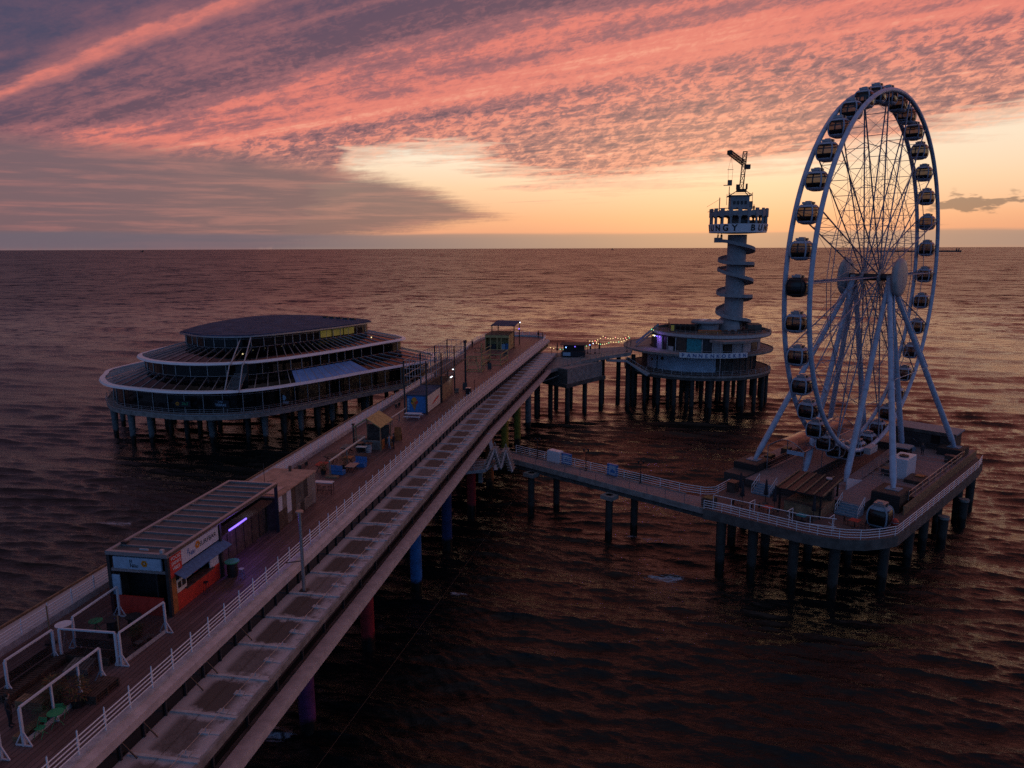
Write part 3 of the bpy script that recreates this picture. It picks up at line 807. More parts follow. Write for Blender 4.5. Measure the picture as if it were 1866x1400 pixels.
def pallet(label, x, y, w, d, layers, m='wood_dark', rz=0.0, back=None):
    t = thing('pallet_furniture', label, 'pallet seat', (x, y, Z), rz, 'pallet furniture in the lounge')
    for l in range(layers):
        q = MB(); z = l * .145
        for k in (-1, 0, 1): q.box((0, k * (d / 2 - .06), z + .05), (w, .10, .10))
        n = max(5, int(w / .16))
        for i in range(n): q.box(((i + .5) / n * w - w / 2, 0, z + .118), (w / n * .74, d, .025))
        q.build('pallet', M[m], t)
    if back:
        q = MB()
        for i in range(5): q.box((0, back * (d / 2 + .03), layers * .145 + .08 + i * .10), (w, .025, .075))
        q.build('backrest', M[m], t)
    return t
pallet('dark pallet bench with backrest along the sea side of the lounge', -30.25, 29.6, 4.0, .9, 3, rz=R(90), back=1)
pallet('dark pallet bench with backrest against the crosswise windscreen', -28.6, 31.75, 2.6, .8, 3, back=-1 * -1)
pallet('low dark platform of pallets in the middle of the lounge', -29.3, 29.2, 1.5, 2.2, 1)
pallet('grey slatted pallet table in the middle of the lounge', -28.45, 30.75, 1.25, 1.3, 3, 'wood_grey', R(15))
pallet('reddish brown slatted pallet seat standing out on the walkway', -26.05, 29.1, 1.0, 1.7, 3, 'wood_dark')
pallet('weathered pallet bench at the near end of the lounge', -28.5, 27.65, 1.5, .6, 3, 'wood')
pallet('low plank bench behind the walkway windscreen', -27.1, 26.3, .5, 2.2, 2, 'wood')
def round_table(label, x, y, r, h, mtop, mleg, group=None, chairs=0):
    t = thing('bistro_table', label, 'table', (x, y, Z), 0, group)
    MB().cyl((0, 0, h - .03), r, .03, 20).build('tabletop', M[mtop], t)
    for k in range(3):
        a = 2 * PI * k / 3 + .4
        MB().tube([(.30 * math.cos(a), .30 * math.sin(a), 0), (-.10 * math.cos(a), -.10 * math.sin(a), h - .03)], .014, 6).build('leg', M[mleg], t)
    return t
round_table('green round bistro table by the walkway end of the lounge', -26.2, 26.5, .36, .74, 'green', 'green', 'green bistro tables')
round_table('green round bistro table behind the sea side windscreen', -30.5, 34.4, .38, .74, 'green', 'green', 'green bistro tables')
round_table('white round table top at the corner of two windscreens', -30.3, 31.9, .42, 1.9, 'white', 'white_old')
def folding_chair(label, x, y, rz, m='green'):
    t = thing('folding_chair', label, 'chair', (x, y, Z), rz, 'green folding chairs')
    q = MB(); [q.box((0, -.15 + i * .075, .45), (.38, .055, .015)) for i in range(5)]; q.build('seat', M[m], t)
    q = MB(); [q.box((0, -.20, .62 + i * .09), (.38, .015, .06)) for i in range(3)]; q.build('backrest', M[m], t)
    for sg in (-1, 1):
        MB().bar((sg * .19, .22, 0), (sg * .19, -.21, .86), .02).build('leg', M[m], t); MB().bar((sg * .17, -.22, 0), (sg * .17, .17, .44), .02).build('leg', M[m], t)
folding_chair('green folding chair beside the green table at the walkway', -26.35, 25.75, R(180))
folding_chair('green folding chair by the planter side of the walkway table', -26.5, 27.15, R(20))
def plant(label, x, y, h, w, seed, pot='black', leaf='leaf', dry=.4, potr=.28):
    rng = random.Random(seed)
    t = thing('potted_plant', label, 'plant', (x, y, Z), 0, 'plants round the lounge')
    MB().cyl((0, 0, 0), potr * .8, .42, 14, potr).build('pot', M[pot], t)
    for mm, sh in ((leaf, 1 - dry), (leaf + '_dry' if leaf == 'leaf' else leaf, dry)):
        q = MB()
        for i in range(int(260 * sh)):
            a = rng.uniform(0, 2 * PI); r = w * math.sqrt(rng.random()); zz = .42 + h * rng.random() ** .8
            r *= (1 - .5 * abs(zz - .42 - h * .45) / h)
            c = Vector((r * math.cos(a), r * math.sin(a), zz)); d = Vector((math.cos(a) + rng.uniform(-.6, .6), math.sin(a) + rng.uniform(-.6, .6), rng.uniform(-.3, 1.0))).normalized()
            s_ = d.cross(Vector((0, 0, 1))).normalized() * rng.uniform(.018, .04); l = rng.uniform(.12, .26)
            q.add([c - s_, c + s_, c + d * l + s_ * .3 + Vector((0, 0, -.04)), c + d * l - s_ * .3 + Vector((0, 0, -.04))], [(0, 1, 2, 3)])
        q.build('foliage', M[mm], t)
    return t
plant('bushy rust-tinged plant in a black pot beside the walkway pallet seat', -26.35, 28.0, .95, .62, 1, dry=.6)
plant('spiky green plant in a black pot behind the walkway windscreen', -27.2, 27.5, .8, .5, 2, dry=.1)
plant('leafy plant in a black pot at the near edge of the lounge', -27.9, 28.35, .8, .5, 3, dry=.6)
plant('small leafy plant in a pot next to the small bench', -27.3, 33.6, .8, .4, 4, dry=.2)
def barrel(label, x, y, top='black', r=.30, h=1.0, body='black'):
    t = thing('barrel', label, 'barrel', (x, y, Z), 0, 'barrels used as tables')
    MB().lathe([(r * .86, 0), (r * .98, h * .3), (r, h * .5), (r * .98, h * .7), (r * .86, h)], (0, 0, 0), 20).build('staves', M[body], t)
    for z in (.18, .34, .66, .82): MB().lathe([(r * 1.0, -.02), (r * 1.01, .02)], (0, 0, h * z), 20).build('hoop', M['dark_steel'], t)
    MB().cyl((0, 0, h), r * 1.35, .05, 20).build('tabletop', M[top], t)
    return t
barrel('black barrel table in front of the snack bar', -29.2, 34.2, 'black', .33)
barrel('black barrel table close to the snack bar counter end', -28.4, 34.9, 'black', .33, .9)
barrel('black barrel table with a dull green top at the end of the red counter', -26.62, 42.55, 'green', .36, 1.02)
def stool(label, x, y, seat='white_old', leg='blue', h=.75):
    t = thing('bar_stool', label, 'stool', (x, y, Z), 0, 'bar stools')
    MB().cyl((0, 0, h - .04), .17, .04, 16).build('seat', M[seat], t)
    for k in range(4):
        a = PI / 4 + k * PI / 2
        MB().tube([(.22 * math.cos(a), .22 * math.sin(a), 0), (.12 * math.cos(a), .12 * math.sin(a), h - .04)], .016, 6).build('leg', M[leg], t)
    MB().tube([(.19 * math.cos(i * PI / 8), .19 * math.sin(i * PI / 8), .28) for i in range(16)], .010, 5, closed=True).build('foot_ring', M[leg], t)
    return t
stool('white topped bar stool with blue legs in the purple light', -25.75, 42.2)
stool('dark bar stool standing against the red counter', -26.92, 39.9, 'black', 'black', .8)
def bench(label, x, y, rz, l=1.5, m='wood_grey'):
    t = thing('bench', label, 'bench', (x, y, Z), rz)
    q = MB(); [q.box((0, -.15 + .1 * i, .44), (l, .085, .04)) for i in range(4)]; q.build('seat', M[m], t)
    for sg in (-1, 1): MB().box((sg * (l / 2 - .18), 0, .21), (.06, .34, .42)).build('leg', M['wood_dark'], t)
bench('small plain wooden bench inside the windscreen nearest the snack bar', -26.75, 33.5, R(80), 1.1)
t = thing('lamp_post', 'tall grey lamp post with a flat round cap standing on the lower roof', 'lamp post', (-21.95, 43.5, 12.8))
MB().cyl((0, 0, 0), .13, 5.7, 14, .10).build('pole', M['galv'], t); MB().cyl((0, 0, 5.7), .26, .10, 18).build('cap', M['tan_roof'], t)
MB().box((0, 0, .03), (.55, .5, .06)).build('base_plate', M['dark_steel'], t); MB().bar((0, 0, 2.2), (-1.2, -.1, 2.0), .06).build('bracket', M['dark_steel'], t)
t = thing('parasol_post', 'slim bare wooden parasol post beside the crosswise windscreen', 'post', (-27.0, 32.0, Z)); MB().cyl((0, 0, 0), .035, 2.6, 8).build('pole', M['wood'], t)
MB().cyl((0, 0, 0), .3, .12, 12).build('base', M['black'], t)
t = thing('parasol_post', 'slim bare wooden post at the left railing near the lounge', 'post', (-32.2, 32.9, Z)); MB().cyl((0, 0, 0), .04, 2.3, 8).build('pole', M['wood'], t)
MB().cyl((0, 0, 0), .3, .12, 12).build('base', M['black'], t)

# ------------------------------------------------------------------ snack bar with slatted roof
x0, x1, y0, y1, zt = -31.15, -27.25, 36.75, 50.3, 18.05
bar_ = thing('snack_bar', 'beach snack bar with slatted flat roof, blue awning and red counter', 'snack bar', (x1, y0, Z))
def LB(q, o): q.v = [(p[0] - o[0], p[1] - o[1], p[2] - o[2]) for p in q.v]; return q
O = (x1, y0, Z)
for (px_, py_) in ((x0, y0), (x1, y0), (x0, y1), (x1, y1), (x1, 42.35), (x0, 42.35)):
    LB(MB().span(px_ - .1, px_ + .1, py_ - .1, py_ + .1, Z, zt - .24), O).build('post', M['dark_steel'], bar_)
q = MB(); q.span(x0 - .12, x1 + .12, y0 - .12, y0 + .12, zt - .24, zt); q.span(x0 - .12, x1 + .12, y1 - .12, y1 + .12, zt - .24, zt)
q.span(x0 - .12, x0 + .12, y0 + .12, y1 - .12, zt - .24, zt); q.span(x1 - .12, x1 + .12, y0 + .12, y1 - .12, zt - .24, zt)
LB(q, O).build('roof_frame', M['galv'], bar_)
q = MB(); LB(q.span(x0 + .12, x1 - .12, y0 + .12, y1 - .12, zt - .20, zt - .14), O).build('roof_sheet', M['roof_grey'], bar_)
for i in range(1, 13):
    yy = y0 + (y1 - y0) * i / 13
    LB(MB().span(x0 + .12, x1 - .12, yy - .04, yy + .04, zt - .14, zt - .04), O).build('roof_batten', M['galv'], bar_)
LB(MB().span(x0 + .1, x0 + .5, y0 + 1.0, y0 + 1.25, zt, zt + .12), O).build('roof_box', M['black'], bar_)
LB(MB().span(x1 - .5, x1 - .3, y0 + .1, y0 + .3, zt, zt + .18), O).build('roof_lamp', M['white_old'], bar_)
LB(MB().span(x0 + 1.9, x0 + 2.5, y0 + .30, y0 + .36, zt + .0, zt + .10), O).build('roof_light', M['white_old'], bar_)
# booth walls
yb = 42.2
q = MB(); q.span(x0 + .1, x1 - .1, yb - .08, yb, Z, zt - .26); LB(q, O).build('end_wall', M['wood_dark'], bar_)
q = MB(); q.span(x0 + .02, x0 + .10, y0 + .2, y1 - .2, Z, zt - .26); LB(q, O).build('rear_wall', M['wood_dark'], bar_)
q = MB(); q.span(x1 - .14, x1 - .04, y0 + .75, yb - .1, Z, Z + 1.12); LB(q, O).build('counter_front', M['red'], bar_)
q = MB(); q.span(x1 - .14, x1 - .03, y0 + .12, y0 + .74, Z, Z + 2.35); LB(q, O).build('corner_panel', M['orange'], bar_)
q = MB(); q.span(x1 - .5, x1 + .14, y0 + 1.5, yb - .9, Z + 1.12, Z + 1.18); LB(q, O).build('counter_top', M['wood_dark'], bar_)
q = MB(); q.span(x1 - .13, x1 - .05, y0 + .75, y0 + 1.75, Z + 1.13, Z + 1.95); LB(q, O).build('menu_board', M['cream'], bar_)
for a_, c_ in ((.14, .46), (.56, .92)): LB(MB().span(x1 - .05, x1 - .035, y0 + .75 + a_, y0 + .75 + c_, Z + 1.40, Z + 1.80), O).build('menu_sheet', M['black'], bar_)
q = MB(); q.span(x1 - .13, x1 - .05, yb - 1.1, yb - .12, Z + 1.12, Z + 2.1); LB(q, O).build('notice_panel', M['white'], bar_)
q = MB(); q.span(x1 - 1.0, x1 - .9, y0 + .2, yb - .1, Z + .02, Z + 2.9); LB(q, O).build('back_partition', M['black'], bar_)
q = MB(); q.slab((x1 - .05, y0 + .55, Z + 2.62), (x1 + .72, y0 + .55, Z + 2.28), (x1 + .72, yb + .4, Z + 2.28), (x1 - .05, yb + .4, Z + 2.62), .03); LB(q, O).build('awning', M['awning'], bar_)
sg = LB(MB().span(x1 - .10, x1 + .03, y0 + 1.35, yb - .04, Z + 2.75, zt - .30), O).build('sign_board', M['white'], bar_)
LB(MB().span(x1 - .10, x1 + .028, y0 + .12, y0 + 1.345, Z + 2.35, zt - .30), O).build('sign_board', M['red'], bar_)['label'] = 'red sign board'
rz90 = (PI / 2, 0, PI / 2)
def tx(s, yy, zz, size, m, **k): return text('lettering', s, size, M[m], bar_, (x1 + .032 - O[0], yy - O[1], zz - O[2]), rz90, **k)
tx('FOOD', y0 + .80, zt - .52, .30, 'letter_white', sx=1.1); tx('DRINKS', y0 + .80, zt - .85, .30, 'letter_white', sx=.85); tx('VIBES', y0 + .78, zt - 1.18, .30, 'letter_white', sx=1.0)
tx('SURFBAR', yb - 1.25, zt - .76, .44, 'letter', sx=1.05); tx('El', y0 + 2.05, zt - .68, .42, 'letter_blue', sx=.8); tx('Niño', y0 + 2.45, zt - .92, .40, 'letter_blue', sx=.8)
def flower(parent, c, r, ax):
    q = MB()
    for k in range(6):
        a = k * PI / 3; pts_ = []
        for j in range(10):
            tt = j * PI / 5; u_ = r * .62 * math.cos(a) + r * .42 * math.cos(tt); w_ = r * .62 * math.sin(a) + r * .42 * math.sin(tt)
            pts_.append((c[0] + .003, c[1] + u_, c[2] + w_) if ax == 'X' else (c[0] + u_, c[1] - .003, c[2] + w_))
        q.add(pts_, [tuple(range(10))])
    q.build('flower_emblem', M['flower'], parent)
flower(bar_, (.036, y0 + 3.05 - O[1], zt - .66 - O[2]), .26, 'X')
LB(MB().span(x0 + .35, x1 - .35, y0 - .10, y0 + .03, zt - 1.08, zt - .34), O).build('sign_board', M['blue_pale'], bar_)['label'] = 'pale blue end sign board'
rx90 = (PI / 2, 0, 0)
text('lettering', 'El', .34, M['letter'], bar_, (-2.35, -.105, zt - .60 - Z), rx90, sx=.8); text('lettering', 'Niño', .34, M['letter'], bar_, (-2.15, -.105, zt - .86 - Z), rx90, sx=.8)
flower(bar_, (-1.45, -.108, zt - .68 - Z), .22, 'Y')
q = MB(); q.span(x0 + .45, x1 - .45, y0 - .06, y0 + .06, Z, Z + 1.15); LB(q, O).build('counter_front', M['red'], bar_)
q = MB(); q.span(x0 + .10, x0 + .62, y0 - .04, y0 + .04, Z + 1.2, Z + 2.5); LB(q, O).build('side_panel', M['blue_pale'], bar_)
q = MB(); q.span(x0 + .12, x1 - .12, y0 - .05, y0 + .05, Z + 2.75, Z + 2.94); LB(q, O).build('beam', M['galv'], bar_)
q = MB(); q.span(x0 + .3, x1 - .2, y0 + 1.2, y0 + 1.3, Z, Z + 2.9); LB(q, O).build('back_partition', M['black'], bar_)
# open bay behind the booth: set-back store of dark panels with LED strips
q = MB(); q.span(x1 - 1.05, x1 - .95, yb + .02, y1 - .15, Z, Z + 2.55); LB(q, O).build('store_wall', M['wood_dark'], bar_)
for k in range(7): LB(MB().span(x1 - .95, x1 - .92, yb + .3 + k * 1.1, yb + .36 + k * 1.1, Z, Z + 2.5), O).build('wall_batten', M['black'], bar_)
q = MB(); q.span(x1 - 1.2, x1 - .2, yb + .05, y1 - .15, Z + 2.56, Z + 2.66); LB(q, O).build('store_roof', M['wood_dark'], bar_)
LB(MB().span(x1 - .22, x1 - .14, yb + 1.6, yb + 3.9, Z + 2.68, Z + 2.78), O).build('light_strip', M['led_purple'], bar_)
LB(MB().span(x1 - .40, x1 - .30, yb + 4.4, yb + 5.0, zt - .36, zt - .27), O).build('light_strip', M['led_white'], bar_)['label'] = 'white light strip'
def lamp(name, loc, col, power, size):
    ld = bpy.data.lights.new(name, 'POINT'); ld.energy = power; ld.color = col; ld.shadow_soft_size = size
    lo = bpy.data.objects.new(name, ld); COL.objects.link(lo); lo.location = loc
lamp('purple_light', (-26.95, 45.1, 16.6), (.25, .12, 1.0), 55, .4); lamp('white_light', (-27.7, 46.9, 17.4), (.6, .65, 1.0), 5, .2)
# patchwork-panelled store next to it
st_ = thing('storage_cabin', 'cabin clad in patchwork panels with a flat tan roof', 'cabin', (-27.3, 50.6, Z)); O = (-27.3, 50.6, Z)
cx0, cx1, cy0, cy1, cz = -31.2, -27.35, 50.55, 57.5, 16.85
q = MB(); q.span(cx0, cx1, cy0, cy1, Z, cz - .12); LB(q, O).build('walls', M['wood_dark'], st_)
pat = ['wood_dark', 'white', 'wood_dark', 'wood_grey', 'wood_grey', 'white', 'wood_dark', 'wood_dark', 'wood_grey', 'concrete_dark', 'dark_steel', 'concrete_dark', 'wood_grey', 'dark_steel', 'wood_grey', 'galv', 'concrete', 'galv']
rng = random.Random(5)
for i in range(9):
    ya = cy0 + .05 + i * .76
    cut = Z + rng.choice((.9, 1.1, 1.5, 1.75))
    for (za, zb_, k) in ((Z + .02, cut - .01, pat[i * 2]), (cut, cz - .13, pat[i * 2 + 1])):
        LB(MB().span(cx1 + .002, cx1 + .03, ya, ya + .75, za, zb_), O).build('panel', M[k], st_)
LB(MB().span(cx0 - .08, cx1 + .12, cy0 - .05, cy1 + .08, cz - .12, cz), O).build('roof', M['tan_roof'], st_)
LB(MB().span(cx0 + 2.0, cx0 + 3.4, cy0 + .4, cy0 + 2.2, cz, cz + .05), O).build('roof_hatch', M['galv'], st_)
LB(MB().cyl((-29.4, 57.0, cz), .13, .45, 12), O).build('flue', M['wood_dark'], st_)
q = MB(); q.cyl((-28.4, 50.75, cz), .025, 2.6, 6); q.bar((-28.9, 50.75, cz + 2.0), (-27.9, 50.75, cz + 2.1), .02); q.bar((-28.4, 50.3, cz + 1.1), (-27.6, 51.2, cz + 1.2), .02); LB(q, O).build('antenna', M['dark_steel'], st_)
t = thing('high_table', 'white topped high bar table beside the patchwork cabin', 'table', (-27.5, 59.6, Z))
MB().box((0, 0, 1.08), (1.75, .62, .07)).build('tabletop', M['white'], t)
for sx_ in (-.8, .8):
    for sy_ in (-.25, .25): MB().bar((sx_, sy_, 0), (sx_, sy_, 1.05), .04).build('leg', M['black'], t)
MB().bar((-.8, 0, .3), (.8, 0, .3), .03).build('stretcher', M['black'], t)
for k, (dx, dy) in enumerate(((-.5, .1), (.05, -.15), (.45, .15))):
    stool(('black bar stool tucked under the left end of the white high table', 'black bar stool under the middle of the white high table', 'black bar stool under the right end of the white high table')[k], -27.5 + dx, 59.6 + dy, 'black', 'black', .72)
# ------------------------------------------------------------------ seating, hut, kiosk further out
t = thing('festoon_beam', 'pale timber beam on posts above the blue benches', 'beam', (-28.95, 64.2, Z))
MB().bar((0, 0, 1.62), (0, 9.5, 1.62), .12).build('beam', M['cream'], t)
for yy in (0.05, 4.4, 9.4): MB().bar((0, yy, 0), (0, yy, 1.56), .11).build('post', M['wood_grey'], t)
MB().box((.25, -.05, .08), (1.2, .5, .16)).build('base', M['wood'], t)
def slat_bench(label, x, y, rz):
    t = thing('slatted_bench', label, 'bench', (x, y, Z), rz, 'blue slatted pallet benches')
    q = MB(); [q.box((-.6 + .15 * i, 0, .42), (.12, .6, .035)) for i in range(9)]; q.build('seat', M['blue'], t)
    q = MB(); [q.box((-.6 + .15 * i, -.32, .68), (.12, .04, .60)) for i in range(9)]; q.build('backrest', M['blue'], t)
    q = MB(); q.box((0, 0, .20), (1.3, .55, .38)); q.build('base', M['blue'], t)
slat_bench('blue slatted bench facing out to sea beside the pale beam', -28.55, 65.3, R(-8)); slat_bench('blue slatted bench facing back along the pier', -27.35, 68.0, R(172))
def plank_table(label, x, y, w, d, m, h=.74, rz=0.0):
    t = thing('plank_table', label, 'table', (x, y, Z), rz, 'plank tables on the deck')
    q = MB(); n = 5; [q.box((0, -d / 2 + d * (i + .5) / n, h), (w, d / n * .93, .05)) for i in range(n)]; q.build('tabletop', M[m], t)
    for sg in (-1, 1):
        q = MB(); q.bar((sg * (w / 2 - .2), -d / 2, 0), (sg * (w / 2 - .2), d / 2, h - .03), .06); q.build('leg', M['black'], t)
        q = MB(); q.bar((sg * (w / 2 - .2), d / 2, 0), (sg * (w / 2 - .2), -d / 2, h - .03), .06); q.build('leg', M['black'], t)
plank_table('plain plank table between the two blue benches', -27.6, 66.5, 1.0, 1.5, 'tan_roof', .6); plank_table('reddish plank table on the sea side of the pale beam', -30.6, 66.0, 1.0, 1.3, 'red_cloth')
plank_table('orange-brown plank table behind the sea-facing blue bench', -28.9, 68.8, .9, .9, 'orange', .7); plank_table('dark plank bench with slatted seat behind the landward blue bench', -28.0, 70.2, 1.3, 1.0, 'wood_dark', .6)
plank_table('grey plank table with seats left of the hut', -30.6, 72.6, 1.1, 1.6, 'wood_grey'); plank_table('grey plank table close to the hut steps', -30.8, 76.8, 1.2, 1.5, 'wood_grey')
plant('dark leafy plant in a pot behind the blue bench', -28.7, 67.1, .9, .45, 7, dry=.5); plant('dark leafy plant at the near end of the reddish table', -30.0, 65.0, .7, .35, 8, dry=.2)
t = thing('post_lamp', 'dark wooden lamp post behind the reddish table', 'lamp post', (-31.3, 76.3, Z)); MB().cyl((0, 0, 0), .11, 2.25, 10).build('pole', M['wood_dark'], t); MB().box((0, 0, 2.3), (.3, .3, .14)).build('lamp_head', M['wood_dark'], t)
hut = thing('timber_hut', 'small open timber hut with a pitched straw-coloured roof', 'hut', (-27.2, 73.8, Z)); O = (-27.2, 73.8, Z)
for x_ in (-30.0, -27.2):
    for y_ in (73.85, 77.3): LB(MB().span(x_ - .06, x_ + .06, y_ - .06, y_ + .06, Z, 16.75), O).build('post', M['wood'], hut)
rg_, ev = 17.75, 16.72
LB(MB().slab((-28.6, 73.5, rg_), (-27.0, 73.5, ev), (-27.0, 77.6, ev), (-28.6, 77.6, rg_), .09), O).build('roof_slope', M['wood_yellow'], hut)
LB(MB().slab((-30.2, 73.5, ev), (-28.6, 73.5, rg_), (-28.6, 77.6, rg_), (-30.2, 77.6, ev), .09), O).build('roof_slope', M['wood_yellow'], hut)
q = MB(); [q.bar((-30.1, y_, ev - .06), (-28.6, y_, rg_ - .12), .09) or q.bar((-27.1, y_, ev - .06), (-28.6, y_, rg_ - .12), .09) or q.bar((-30.1, y_, ev - .1), (-27.1, y_, ev - .1), .09) for y_ in (73.6, 77.4)]; LB(q, O).build('truss', M['wood'], hut)
LB(MB().span(-29.9, -27.3, 74.3, 74.4, Z, Z + 1.05), O).build('counter', M['wood_grey'], hut); LB(MB().span(-27.32, -27.24, 74.4, 75.3, Z, Z + 1.05), O).build('side_panel', M['orange'], hut)
LB(MB().span(-29.9, -27.3, 77.1, 77.2, Z, Z + 2.2), O).build('back_wall', M['wood_dark'], hut)
barrel('striped grey and white barrel in front of the timber hut', -28.4, 73.3, 'black', .36, .95, 'white_old'); barrel('black barrel left of the striped one by the hut', -29.4, 73.4, 'black', .36, .95)
barrel('orange barrel by the walkway side of the hut', -26.75, 76.0, 'orange', .33, .95, 'orange')
t = thing('market_board', 'orange sandwich board behind the timber hut', 'board', (-26.85, 78.8, Z)); MB().slab((-.4, -.3, 0), (.4, -.3, 0), (.4, 0, 1.5), (-.4, 0, 1.5), .04).build('panel', M['orange'], t); MB().slab((-.4, .3, 0), (.4, .3, 0), (.4, .02, 1.5), (-.4, .02, 1.5), .04).build('panel', M['orange'], t)
t = thing('picnic_table', 'white picnic table in front of the ice-cream kiosk', 'table', (-28.2, 89.2, Z))
MB().box((0, 0, .76), (2.2, .75, .05)).build('tabletop', M['white'], t)
for sg in (-1, 1): MB().box((0, sg * .75, .45), (2.2, .28, .05)).build('seat', M['white'], t)
for sg in (-1, 1): MB().bar((sg * .8, -.75, .40), (sg * .8, .75, .40), .06).build('frame', M['white_old'], t); MB().bar((sg * .8, -.3, 0), (sg * .8, .3, .74), .06).build('leg', M['white_old'], t); MB().bar((sg * .8, .3, 0), (sg * .8, -.3, .74), .06).build('leg', M['white_old'], t)
t = thing('pale_beam', 'pale timber rail on posts leading to the ice-cream kiosk', 'beam', (-29.9, 85.6, Z)); MB().bar((0, 0, 1.0), (.1, 5.6, 1.0), .1).build('rail', M['cream'], t); [MB().bar((.05 * k, 2.7 * k, 0), (.05 * k, 2.7 * k, .96), .09).build('post', M['wood_grey'], t) for k in range(3)]
ks = thing('ice_cream_kiosk', 'blue kiosk with a big ice-cream cone picture on its end', 'kiosk', (-27.25, 92.2, Z)); O = (-27.25, 92.2, Z)
kx0, kx1, ky0, ky1, kz = -30.1, -27.3, 92.3, 99.4, 16.5
LB(MB().span(kx0, kx1, ky0 + .05, ky1, Z, kz - .1), O).build('walls', M['wood_dark'], ks)
LB(MB().span(kx0 - .05, kx1 + .05, ky0 - .05, ky1 + .05, kz - .1, kz + .1), O).build('roof', M['ceil'], ks)
LB(MB().span(kx0 + .1, kx1 - .1, ky0 - .04, ky0 + .04, Z + .1, kz - .12), O).build('end_panel', M['blue'], ks)
LB(MB().span(kx1 - .01, kx1 + .04, ky0 + .2, ky1 - .2, Z + .1, kz - .14), O).build('side_panel', M['cream'], ks)
q = MB(); q.add([(kx1 + .05, ky0 + 2.6, Z + .7), (kx1 + .05, ky0 + 6.0, Z + 1.15), (kx1 + .05, ky0 + 6.0, Z + 1.5), (kx1 + .05, ky0 + 2.9, Z + .95)], [(0, 1, 2, 3)]); LB(q, O).build('red_stripe', M['red'], ks)
q = MB(); q.add([(-29.35, ky0 - .06, Z + 1.35), (-28.65, ky0 - .06, Z + 1.35), (-28.95, ky0 - .06, Z + .35)], [(0, 1, 2)]); LB(q, O).build('cone_picture', M['orange'], ks)
for cx_, cz_, r_, mm in ((-29.1, 1.55, .36, 'flower'), (-28.75, 1.62, .30, 'red'), (-28.98, 1.92, .34, 'lit_yellow'), (-29.25, 1.75, .24, 'leaf')):
    q = MB(); q.add([(cx_ + r_ * math.cos(i * PI / 9), ky0 - .052 - cz_ * .004, Z + cz_ + r_ * math.sin(i * PI / 9)) for i in range(18)], [tuple(range(18))]); LB(q, O).build('scoop_picture', M['flower'] if mm == 'lit_yellow' else M[mm], ks)
for k in range(4): LB(MB().span(kx0 + .12, kx0 + .42, ky0 - .06, ky0 - .03, Z + .5 + k * .42, Z + .82 + k * .42), O).build('price_card', M['blue_pale'], ks)
cl = thing('timber_store', 'brown timber-clad store beyond the ice-cream kiosk', 'store', (-27.3, 100.0, Z)); MB().span(-2.8, 0, 0, 6.8, 0, 2.5).build('walls', M['wood'], cl); MB().span(-2.9, .1, -.1, 6.9, 2.5, 2.62).build('roof', M['wood_dark'], cl)
cg = thing('scaffold_cage', 'tall open cage of steel bars over the ice-cream kiosk', 'scaffold', (-27.25, 92.1, Z)); O = (-27.25, 92.1, Z)
gx0, gx1, gy0, gy1, z0_, z1_ = -30.25, -27.15, 92.0, 115.0, 18.15, 21.3
for y_ in (92.0, 99.7, 107.4, 115.0):
    for x_ in (gx0, gx1): LB(MB().span(x_ - .09, x_ + .09, y_ - .09, y_ + .09, Z, z1_), O).build('upright', M['dark_steel'], cg)
q = MB()
for x_ in (gx0, gx1): q.bar((x_, gy0, z0_), (x_, gy1, z0_), .16)
LB(q, O).build('floor_beam', M['wood_dark'], cg)
q = MB(); q.span(gx0 + .1, gx1 - .1, 101, gy1, z0_ - .12, z0_ - .08); LB(q, O).build('floor', M['wood_dark'], cg)
for j, zz in enumerate((19.2, 20.2, z1_ - .03)):
    q = MB()
    for x_ in (gx0, gx1): q.bar((x_, gy0, zz), (x_, gy1, zz), .07)
    for y_ in (gy0, 99.7, 107.4, gy1): q.bar((gx0, y_, zz), (gx1, y_, zz), .06)
    LB(q, O).build('rail', M['galv'], cg)
k = 0; y_ = gy0
while y_ < gy1:
    for x_ in (gx0, gx1): LB(MB().span(x_ - .03, x_ + .03, y_ - .03, y_ + .03, z0_ + .08, z1_ - .1), O).build('bar', M['galv'], cg)
    y_ += 1.28
for x_ in np.linspace(gx0, gx1, 5)[1:-1]:
    for y_ in (gy0, 99.7, 107.4, gy1): LB(MB().span(x_ - .025, x_ + .025, y_ - .025, y_ + .025, z0_, z1_ - .1), O).build('bar', M['galv'], cg)
for (bx_, by_, bw, bh, mm) in ((-29.4, 95.5, .9, .5, 'blue_pale'), (-28.2, 94.4, .5, .9, 'white_old'), (-29.7, 94.2, .8, .35, 'red_cloth'), (-28.6, 98.2, .7, .7, 'white'), (-28.3, 112.0, .5, 1.2, 'cloth_grey')):
    pass
LB(MB().span(-27.35, -27.2, 106.8, 107.1, 17.65, 17.75), O).build('lamp_head', M['led_white'], cg); LB(MB().span(-27.25, -27.1, 105.0, 106.0, 16.74, 16.82), O).build('lamp_head', M['led_white'], cg)
lamp('cage_light', (-26.7, 105.3, 16.5), (.7, .75, 1.0), 5, .2)
t = thing('floodlight_mast', 'thick black floodlight post at the far end of the cage', 'lamp post', (-27.35, 115.6, Z)); MB().cyl((0, 0, 0), .17, 6.7, 10).build('pole', M['black'], t); MB().box((0, 0, 6.9), (.5, .5, .5)).build('lamp_head', M['black'], t)
t = thing('litter_bin', 'dark blue litter bin by the right railing of the pier', 'bin', (-24.8, 106.5, Z)); MB().box((0, 0, .45), (.75, .75, .9)).build('bin_body', M['cloth_dark'], t, bevel=.03); MB().box((0, 0, .95), (.82, .82, .08)).build('lid', M['galv'], t)
t = thing('slim_post', 'thin dark flagless post beside the litter bin', 'post', (-24.3, 108.6, Z)); MB().cyl((0, 0, 0), .04, 1.9, 8).build('pole', M['black'], t); MB().cyl((0, 0, 0), .22, .08, 10).build('base', M['black'], t)
